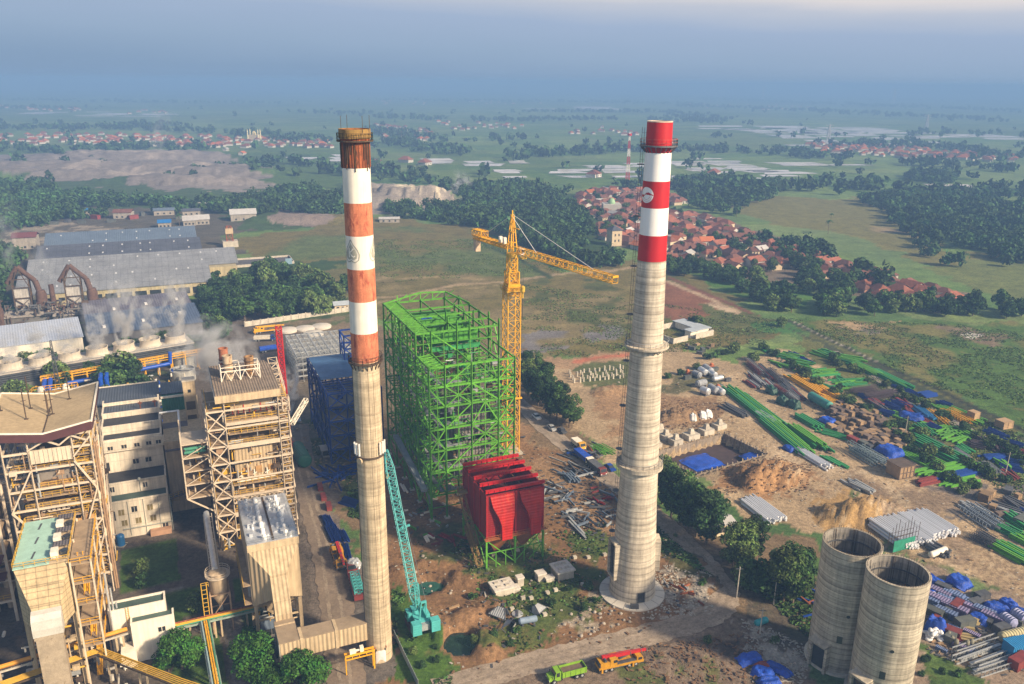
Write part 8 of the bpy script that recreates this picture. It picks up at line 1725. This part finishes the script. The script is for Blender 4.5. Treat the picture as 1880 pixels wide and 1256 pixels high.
tw=thing('water_tower','pale two-storey tower house rising over the village roofs','tower',px(1127,450),.4);MB().box(-4,4,-4,4,0,11).build('wall',walls[1],tw);MB().frustum(-4.6,4.6,-4.6,4.6,11.02,-.2,.2,-.2,.2,14).build('roof',sheet_dk,tw);m=MB();[m.box(x-.5,x+.5,-4.05,-3.98,z,z+1.6)for x in(-1.5,1.5)for z in(3,7)];m.build('window',glass,tw)
# ------------------------------------------------------------------ vehicles
def wheel(root,x,y,r_=.55,w=.38):
    m=MB();n=16;vs=[]
    for yy in(-w/2,w/2):
        for i in range(n):t=2*math.pi*i/n;vs.append((x+r_*math.cos(t),y+yy,r_+r_*math.sin(t)))
    m.add(vs,[(i,(i+1)%n,n+(i+1)%n,n+i)for i in range(n)]+[tuple(range(n)),tuple(range(2*n-1,n-1,-1))]);o=m.build('wheel',rubber,root);h=MB()
    sg=1 if y>0 else-1;h.tube((x,y+sg*w*.5,r_),(x,y+sg*(w*.5+.03),r_),r_*.5,12);h.build('rim',steel,o)
def truck_cab(t,x0,x1,w,h,m,hood=0.):
    c=MB().yprism([(x0,.7),(x1,.7),(x1,.7+h*.45),(x1-.35,.7+h),(x0,.7+h)],-w/2,w/2)
    if hood:c.yprism([(x1+.002,.7),(x1+hood,.7),(x1+hood,1.6),(x1+.002,1.85)],-w/2+.2,w/2-.2)
    o=c.build('cab',m,t);g_=MB();g_.add([(x1+.02,-w*.42,.78+h*.45),(x1+.02,w*.42,.78+h*.45),(x1-.28,w*.42,.62+h),(x1-.28,-w*.42,.62+h)],[(0,1,2,3)])
    for s in(-1,1):g_.box(x0+.3,x1-.45,s*w/2-.02,s*w/2+.02,.75+h*.45,.6+h)
    g_.build('window',glass,o)
    m_=MB()
    for s in(-1,1):m_.bar((x1-.1,s*w/2,1.9),(x1+.1,s*(w/2+.22),2.0),.05).box(x1+.06,x1+.14,s*(w/2+.22)-.09,s*(w/2+.22)+.09,1.6,2.15)
    m_.tube((x0-.12,w*.3,.8),(x0-.12,w*.3,.9+h),.07,6).box(x0-.5,x1+hood-.1,-w/2+.15,w/2-.15,.42,.68);m_.build('mirror',rubber,o)['kind']='stuff'
    for s in(-1,1):MB().box(x1+hood-.02,x1+hood+.04,s*w*.36-.16,s*w*.36+.16,.85,1.1).build('headlight',white_new,o)
    MB().box(x1+hood,x1+hood+.15,-w/2,w/2,.45,.8).build('bumper',steel_dk,t)
dt=thing('dump_truck','lime green tipper truck on the dirt road at the bottom','truck',px(1040,1244),ang(px(1078,1232)[:2],px(1004,1251)[:2]),None,.9);truck_cab(dt,1.8,3.3,2.3,2.1,lime,1.1);MB().box(-4,4.0,-.5,.5,.6,.95).build('chassis',steel_dk,dt)
m=MB().box(-4.2,1.6,-1.25,1.25,1.15,1.3).box(-4.2,1.6,-1.25,-1.12,1.3,2.5).box(-4.2,1.6,1.12,1.25,1.3,2.5).box(1.48,1.6,-1.115,1.115,1.3,2.75).box(-4.2,-4.08,-1.115,1.115,1.3,2.5);[m.box(x,x+.12,s*1.29-.04,s*1.29+.04,1.2,2.5)for x in(-4.1,-2.9,-1.7,-.5,.7,1.4)for s in(-1,1)];m.build('tipper_body',lime,dt);MB().box(-4.05,1.45,-1.1,1.1,1.32,2.0).build('load',M('soil_load',(.14,.10,.07),.3,1,.95),dt)
for x in(-3.2,-2.0,3.3):
    for s in(-1,1):wheel(dt,x,s*1.0)
def truck_crane(t,L_=11.,bodym=None,boomm=None):
    bodym=bodym or M('truck_yellow',(.50,.25,.015),.2,.8,.5,rust=(.15,.10,.05),ramt=.1,fine=.12);boomm=boomm or crane_red
    MB().box(-L_/2,L_/2-.4,-1.25,1.25,.9,1.45).build('carrier',bodym,t);truck_cab(t,L_/2-2,L_/2-.3,2.4,1.5,bodym)
    m=MB().box(-L_/2+.3,-L_/2+3.6,-1.2,1.2,1.47,2.5);m.box(-L_/2+3.2,-L_/2+5,.2,1.2,1.47,2.9);m.build('slewing_body',bodym,t);MB().box(-L_/2+2.6,-L_/2+4.2,-1.25,-.3,1.47,3.0).build('operator_cab',bodym,t)
    m=MB().bar((-L_/2+1.2,.3,2.9),(L_/2-3,.3,2.72),.7,.78);m.bar((L_/2-3,.3,2.72),(L_/2-.4,.3,2.63),.58,.64);m.bar((L_/2-.4,.3,2.63),(L_/2+1.1,.3,2.56),.46,.52);o=m.build('boom',boomm,t)
    m=MB();[m.bar((x,.3,2.9-(x+L_/2)*.03),(x+.16,.3,2.9-(x+L_/2)*.03),w_,w_+.06)for x,w_ in((L_/2-3.1,.8),(L_/2-.5,.68),(L_/2+.9,.56))];m.bar((-L_/2+2,.3,3.4),(L_/2+1,.3,2.95),.04);m.lathe([(.05,0),(.22,-.2),(.22,-.6),(.05,-.8)],8,(L_/2+1.1,.3,2.4));m.build('hook_and_collars',steel_dk,o)
    m=MB().box(-L_/2+.1,-L_/2+.9,-1.1,1.1,1.5,2.3);m.tube((-L_/2+1.6,-1,2.7),(-L_/2+1.6,1,2.7),.32,12);m.box(-L_/2+.2,L_/2-.6,-1.1,1.1,.55,.88);m.box(-1.5,L_/2-2.2,-1.2,-.4,1.46,1.7);m.build('winch_and_frame',steel_dk,t)
    MB().box(-L_/2+3.3,-L_/2+4.22,-1.27,-.5,2.1,2.8).build('window',glass,t);MB().bar((0,.3,1.6),(2.5,.3,2.4),.3).build('boom_ram',steel_dk,t)
    m=MB();[m.box(x-.2,x+.2,s*1.3-.25,s*1.3+.25,.3,1.2)for x in(-L_/2+.6,L_/2-3)for s in(-1,1)];m.build('outrigger',bodym,t)
    for x in(-L_/2+1.6,-L_/2+3.0,L_/2-3.8,L_/2-2.2):
        for s in(-1,1):wheel(t,x,s*1.05)
tk=thing('truck_crane','yellow truck crane with a red boom parked beside the bottom road','crane truck',px(1138,1222),ang(px(1086,1228)[:2],px(1190,1204)[:2]),None,.9);truck_crane(tk)
tk=thing('truck_crane','yellow truck crane with a red boom on the old station road','crane truck',px(622,1030),ang(px(614,1005)[:2],px(632,1058)[:2]));truck_crane(tk,9.5)
tk=thing('truck_crane','orange truck crane beside the round slabs far behind','crane truck',px(492,610),ang(px(475,610)[:2],px(510,606)[:2]));truck_crane(tk,13.,yellow,yellow)
fb=thing('flatbed_truck','dark red flatbed loaded with turquoise boom sections by the old chimney','truck',px(655,1082),ang(px(645,1050)[:2],px(664,1116)[:2]));MB().box(-5.5,4.5,-1.3,1.3,.9,1.2).build('bed',brickred,fb);MB().box(4.5,5.2,-1.3,1.3,.6,1.7).build('tail_board',brickred,fb)
for x in(-4,-2.8,2.8,4):
    for s in(-1,1):wheel(fb,x,s*1.05)
truck_cab(fb,-7.4,-5.8,2.3,1.9,brickred)
bs=thing('boom_section','turquoise lattice boom section lying on the dark red flatbed','crane part',fb.location+Vector((0,0,1.25)),fb.rotation_euler.z);m=MB();lattice(m,(-2.8,0,.9),(4.3,0,.9),1.9,1.7,6,.16,.1,True);m.build('lattice',cyan,bs)
cover('silver_bundle','crumpled silver bundle on the front of the flatbed','bundle',(650,1040),3.4,2.4,1.6,0,alu,50,z=1.4)
def car(label,c,rz,m,group=None):
    t=thing('parked_car',label,'car',px(*c),rz,group);MB().yprism([(-2.1,.35),(2.1,.35),(2.15,.8),(1.3,.95),(-2.0,1.0),(-2.15,.7)],-.85,.85).build('body',m,t);MB().yprism([(-1.6,.98),(1.0,.94),(.4,1.45),(-1.2,1.5)],-.75,.75).build('cabin',glass,t);MB().box(-1.15,.35,-.7,.7,1.48,1.55).build('roof',m,t)
    for x in(-1.35,1.35):
        for s in(-1,1):wheel(t,x,s*.75,.33,.2)
rdz=ang(px(1000,785)[:2],px(1060,835)[:2])
car('silver car parked on the dirt road under the tall trees',(1013,789),rdz,alu);car('dark car parked right of the silver one under the tall trees',(1032,794),rdz,steel_dk);car('white car near the trees where the dirt road begins',(985,768),rdz,white_new);car('dark blue car parked behind the tall trees',(1120,862),rdz,blue_st)
def lorry(label,c,rz,m,bm,L_=8.,cover_=True):
    t=thing('lorry',label,'truck',px(*c),rz);truck_cab(t,L_/2-1.7,L_/2,2.2,1.9,m);MB().box(-L_/2,L_/2-1.9,-1.2,1.2,.8,1.1).build('bed',steel_dk,t);m_=MB().box(-L_/2,L_/2-2,-1.2,1.2,1.12,2.4);m_.build('load',bm,t)
    for x in(-L_/2+1,-L_/2+2.2,L_/2-1):
        for s in(-1,1):wheel(t,x,s*1.)
lorry('blue tipper lorry parked along the dirt road',(1072,846),rdz,white_old,tarp,9);lorry('dark red lorry behind the blue one along the dirt road',(1096,866),rdz,brickred,steel_dk,8);lorry('blue lorry standing among the steam behind the station',(486,626),rad(10),blue_st,M('pale_pipe_load',(.6,.55,.45),.2,1),9);lorry('blue covered lorry nearest the red lattice boom',(497,645),rad(30),blue_st,tarp,9);lorry('blue lorry under the cream frame at the left edge',(188,1052),rad(100),M('azure_panel',None),tarp,6);lorry('blue lorry with dark load cut by the left edge',(8,1082),rad(100),M('azure_panel',None),tarp,7);lorry('small yellow crane lorry at the bend of the dirt road',(1062,822),rdz,yellow,white_old,6)
cover('covered_bundle','blue covered stack between the white building and boiler house two','bundle',(342,922),5,4,2.6,rad(23),tarp,60)
stack((1092,822),(1118,836),3,1,'truss',green_st,'bright green frame lying on the grass by the dirt road',1.5,1.1)
t=thing('debris_pile','pale corrugated sheets leaning by the old road','sheets',px(541,775),.4);m=MB();[m.bar((k*.4,0,0),(k*.4,1.3,.8),.3,.05)for k in range(6)];m.build('sheet',white_pipe,t)
for i,(a,b)in enumerate([((1394,1170),(1394,1128)),((1352,1098),(1352,1040)),((1420,1110),(1434,1060)),((1660,806),(1660,766)),((1846,870),(1850,848))]):
    h=7+i%2;t=thing('utility_pole',['utility pole beside the turquoise tank','utility pole at the bend of the dirt road','leaning utility pole in front of the silo trees','utility pole in the shrub strip of the yard','utility pole by the far right blue pile'][i],'pole',px(*a));MB().tube((0,0,0),(.1,0,h),.16,7,.1).build('pole',conc_raw,t);m=MB().bar((-.8,0,h-.5),(.8,0,h-.5),.12);m.build('crossarm',steel_dk,t)
t=thing('ground_slab','dark slab beside the turquoise tank','slab',px(1408,1166),.5);MB().box(-1.4,1.4,-.8,.8,0,.3).build('plate',wood_dk,t)
for i in range(26):
    t_=ry.random();x=1400+470*t_+ry.uniform(-20,20);y=655+205*t_+ry.uniform(-14,30)-12
    kd,mm=ry.choice((('i',green_st),('box',steel_dk),('ch',blue_st),('box',brickred),('ch',steel),('i',green_dk)));stack((x,y),(x+ry.uniform(22,34),y+ry.uniform(12,20)),ry.randint(3,5),ry.randint(1,2),kd,mm,{'i':'green beam','box':'dark rusty section','ch':'painted channel'}[kd]+' in the small mixed stacks along the shrub strip',1.,.8,.15,fan=.1)
for i in range(16):
    x,y=ry.uniform(1712,1870),ry.uniform(1085,1200);put_box('wrapped_bundle' if i%3 else 'steel_container',px(x,y),rad(-48)+ry.choice((0,1.57)),'small bundle or case wedged among the goods right of the silos','goods right of the silos','goods',ry.uniform(.55,.8))
for i,(x,y)in enumerate([(1705,1088),(1796,1140),(1850,1112),(1868,1128)]):cover('tarpaulin',['low blue tarpaulin squeezed behind the nearer silo','blue tarpaulin among the khaki sections','blue tarpaulin at the sand edge by the right side','dark blue tarpaulin cut by the right edge'][i],'tarpaulin',(x,y),4,2.6,1.3,rad(-48),tarp,70+i)
for i,(x,y,kd,mm)in enumerate([(1765,925,'box',steel),(1800,950,'ch',steel),(1835,968,'i',green_dk),(1862,985,'i',green_st),(1846,918,'box',steel_dk),(1872,938,'ch',blue_st),(1790,985,'truss',steel_dk),(1700,1000,'pipe',steel_dk),(1560,885,'box',steel),(1330,745,'box',steel_dk),(1390,760,'pipe',steel)]):stack((x,y),(x+40,y+22),5,2,kd,mm,'mixed grey steel piece in the scattered stacks on the open sand' if kd!='i' else 'green beam in the scattered stacks at the sand edge',1.1,.8,.15,fan=.06)
for i,(x,y)in enumerate([(1822,935),(1850,905),(1868,915),(1876,960),(1840,948)]):put_box('steel_container' if i%2 else 'wooden_crate',px(x,y),ry.uniform(0,1),'crate or case in the clutter at the right end of the sand','clutter at the sand end','case',ry.uniform(.8,1.1))
# ================================================================== loose litter, grass tufts, steam and air
def litter(name,polys,n,smin,smax,m,label,seed,flat=.5):
    r=np.random.default_rng(seed);V=[];Q=[];c=0;box=np.array([(-1,-1,0),(1,-1,0),(1,1,0),(-1,1,0),(-1,-1,1),(1,-1,1),(1,1,1),(-1,1,1)])*.5+[0,0,.5];F=np.array([(4,5,6,7),(0,1,5,4),(1,2,6,5),(2,3,7,6),(3,0,4,7)])
    for pl in polys:
        for x,y in scatter(pl,n//len(polys),random.Random(seed+len(V)),.3):
            zz_=height(np.array([x]),np.array([y]))[0]
            if zz_<-.3:continue
            t=r.uniform(0,3.14);s=r.uniform(smin,smax,3)*[1.6,.8,flat];b=box*s;V.append(np.stack([x+b[:,0]*math.cos(t)-b[:,1]*math.sin(t),y+b[:,0]*math.sin(t)+b[:,1]*math.cos(t),b[:,2]+zz_],1));Q.append(F+c);c+=8
    o=bpy.data.objects.new(name,np_mesh(name,np.concatenate(V),np.concatenate(Q),m));COL.objects.link(o);tag(o,label,'litter',kind='stuff')
YARD=[(1200,700),(1350,670),(1560,820),(1880,1010),(1880,1120),(1640,1010),(1400,950),(1230,850)];SITE=[(720,880),(960,800),(1100,880),(1300,1060),(1200,1160),(830,1240),(720,1040)]
CORNER=[(1700,1060),(1880,1140),(1880,1256),(1700,1200)];PILES=[(1370,665),(1470,650),(1620,740),(1870,880),(1800,890),(1560,830),(1450,760)]
litter('rubble',[SITE,YARD,[(1190,1030),(1310,1060),(1310,1130),(1180,1140)],[(1360,1140),(1490,1190),(1480,1256),(1380,1256)]],1500,.12,.5,conc_raw,'pale rubble and litter strewn over the building site',3)
litter('scrap_litter',[PILES,CORNER,SITE,[(970,860),(1120,880),(1110,1000),(1000,960)]],900,.2,.8,steel_dk,'dark steel scraps strewn between the stacks',4)
litter('timber_litter',[PILES,CORNER,YARD,[(520,780),(600,770),(690,900),(600,900)]],620,.2,.8,wood,'bits of timber strewn between the stacks',5)
litter('soil_clods',[SITE,[(1190,730),(1330,740),(1330,790),(1200,790)],[(1320,850),(1490,850),(1490,905),(1330,910)],[(1150,1190),(1400,1160),(1400,1256),(1150,1256)]],1100,.15,.6,M('clod',(.17,.10,.055),.3,1,.95),'brown clods on the churned soil',6,.8)
def tufts(polys,n,s,m,seed,label):
    r=np.random.default_rng(seed);P=[]
    for pl in polys:
        W_=W2(pl);a=np.array(W_);x0,y0=a.min(0);x1,y1=a.max(0);k=n*3;X=r.uniform(x0,x1,k);Y=r.uniform(y0,y1,k);w=inpoly(X,Y,W_)&(fbm(X/9,Y/9,seed,3)>.46);P.append(np.stack([X[w],Y[w]],1)[:n])
    P=np.concatenate(P);z=height(P[:,0],P[:,1]);P=P[z>-.3];z=z[z>-.3];k=len(P);t=r.uniform(0,3.14,k);d=np.stack([np.cos(t),np.sin(t),np.zeros(k)],1);sc=(s*r.uniform(.4,1.3,k))[:,None];b=np.stack([P[:,0],P[:,1],z],1);up=np.array([0,0,1.])*sc*.9;ln=np.stack([r.normal(size=k),r.normal(size=k),np.zeros(k)],1)*sc*.5
    v=np.stack([b-d*sc*.6,b+d*sc*.6,b+d*sc+up+ln,b-d*sc+up+ln],1).reshape(-1,3);o=bpy.data.objects.new('grass',np_mesh('grass',v,np.arange(k*4).reshape(-1,4),m));COL.objects.link(o);tag(o,label,'grass',kind='stuff')
tufts([[(860,1000),(1110,960),(1120,1110),(950,1200),(850,1040)],[(720,1080),(780,1110),(830,1200),(830,1256),(725,1256)],[(1200,960),(1310,1060),(1200,1010)],[(1380,1070),(1500,1090),(1500,1190)],[(640,870),(690,960),(640,950)],[(740,900),(880,950),(880,1030),(760,1000)]],1600,.34,leaf_md,3,'green grass tufts over the building site')
tufts([[(1450,585),(1880,600),(1880,790),(1600,660)],[(950,520),(1440,590),(1400,640),(950,660)],[(690,440),(940,440),(1040,500),(700,520)],[(1420,640),(1600,740),(1880,930),(1880,800),(1600,690)]],12000,.30,leaf_pl,4,'rough tussocks over the meadow and the plain')
def steam_mat():
    m=bpy.data.materials.new('steam');m.use_nodes=True;t=m.node_tree;n=t.nodes;l=t.links;n.clear();o=n.new('ShaderNodeOutputMaterial');p=n.new('ShaderNodeVolumePrincipled');p.inputs['Color'].default_value=(.97,.97,.97,1);p.inputs['Anisotropy'].default_value=.2
    co=n.new('ShaderNodeTexCoord').outputs['Object'];sp=n.new('ShaderNodeSeparateXYZ');l.new(co,sp.inputs[0]);oi=n.new('ShaderNodeObjectInfo')
    def mt(op,a,b,c=0.):
        q=n.new('ShaderNodeMath');q.operation=op
        for i,v in enumerate((a,b,c)):
            if isinstance(v,(int,float)):q.inputs[i].default_value=v
            else:l.new(v,q.inputs[i])
        return q.outputs[0]
    nz=n.new('ShaderNodeTexNoise');nz.noise_dimensions='4D';nz.inputs['Scale'].default_value=2.3;nz.inputs['Detail'].default_value=6;nz.inputs['Distortion'].default_value=.5;mp=n.new('ShaderNodeMapping');mp.inputs['Scale'].default_value=(1,1,2.6);l.new(co,mp.inputs[0]);l.new(mp.outputs[0],nz.inputs['Vector']);l.new(mt('MULTIPLY',oi.outputs['Random'],40),nz.inputs['W'])
    r=mt('SQRT',mt('ADD',mt('MULTIPLY',sp.outputs[0],sp.outputs[0]),mt('MULTIPLY',sp.outputs[1],sp.outputs[1])),0);R=mt('MULTIPLY_ADD',sp.outputs[2],.55,.42)
    f=mt('SUBTRACT',1,mt('DIVIDE',r,R));f=mt('MINIMUM',mt('MAXIMUM',mt('MULTIPLY',f,1.8),0),1);fade=mt('MINIMUM',mt('MULTIPLY',mt('SUBTRACT',1,sp.outputs[2]),1.3),1)
    g=mt('MAXIMUM',mt('MULTIPLY',mt('SUBTRACT',nz.outputs[0],.47),7),0);at=n.new('ShaderNodeAttribute');at.attribute_type='OBJECT';at.attribute_name='thick'
    l.new(mt('MULTIPLY',mt('MULTIPLY',mt('MULTIPLY',f,fade),g),at.outputs['Fac']),p.inputs['Density']);l.new(p.outputs[0],o.inputs['Volume']);return m
stm=steam_mat();plume=MB().lathe([(.40,0),(.70,.5),(.97,1)],16).build('steam',stm);pf=True
def steam(loc,R_,h,thick,lean,label,name='steam'):
    global pf
    o=plume if pf else plume.copy()
    if not pf:COL.objects.link(o)
    pf=False;o.name=name;o.location=loc;o.scale=(R_,R_,h);o.rotation_euler=(lean[0],lean[1],0);o['thick']=float(thick);tag(o,label,'steam','steam over the power station','stuff')
for k,x in enumerate(CTX):
    w=ct.matrix_basis@Vector((x,7.4,9.6))if False else Matrix.Translation(ct.location)@Matrix.Rotation(ct.rotation_euler.z,4,'Z')@Vector((x,7.4,9.6))
    steam(w,7.5,(12,13,15,14,20,27,18,26)[k],(.55,.55,.6,.5,.55,1.1,.65,1.0)[k],(0,.12 if k>3 else-.05),'white steam rising from the cooling tower fan stacks')
steam(uv(15,224,24),10,24,1.1,(0,-.35),'white steam cloud drifting behind the stub stacks');steam(uv(10,226,30),9,20,1.,(0,-.45),'white steam cloud drifting behind the stub stacks');steam(uv(18,216,30),6,16,1.,(0,-.3),'white steam cloud drifting behind the stub stacks')
steam(px(533,762),1.7,21,2.4,(-.05,.22),'thin white steam plume rising beside the old road');steam(px(540,735,16),4.5,11,.9,(0,-.25),'white steam puff at the head of the thin plume')
steam(px(836,356),16,24,.2,(0,.5),'faint smoke drifting off the far woods','smoke');steam(px(4,520),14,50,.07,(0,.1),'thin smoke at the left edge beside the kilns','smoke');steam(px(70,575),9,40,.11,(0,.2),'thin smoke round the kiln ducts','smoke');steam(px(285,290),24,70,.03,(0,.3),'faint smoke over the quarry','smoke');steam(px(140,580),10,30,.1,(0,.3),'thin smoke round the kiln ducts','smoke')
dead=[o for o in bpy.data.objects if o.parent is None and o.location.z<-400]      # patterns that were never placed
dead+=[o for L_ in CR.values()for o,f_ in L_ if not f_]
for o in[c for r_ in dead for c in r_.children_recursive]+dead:bpy.data.objects.remove(o)
def haze():
    b=MB().box(-26000,26000,-1500,25000,-6,119);m=bpy.data.materials.new('haze');m.use_nodes=True;t=m.node_tree;t.nodes.clear();o=t.nodes.new('ShaderNodeOutputMaterial');p=t.nodes.new('ShaderNodeVolumePrincipled')
    p.inputs['Color'].default_value=(.235,.415,.76,1);p.inputs['Density'].default_value=4.6e-4;p.inputs['Anisotropy'].default_value=0.0;t.links.new(p.outputs[0],o.inputs['Volume']);m.cycles.homogeneous_volume=True
    tag(b.build('haze',m),'blue evening haze over the plain','haze',kind='stuff')
haze()
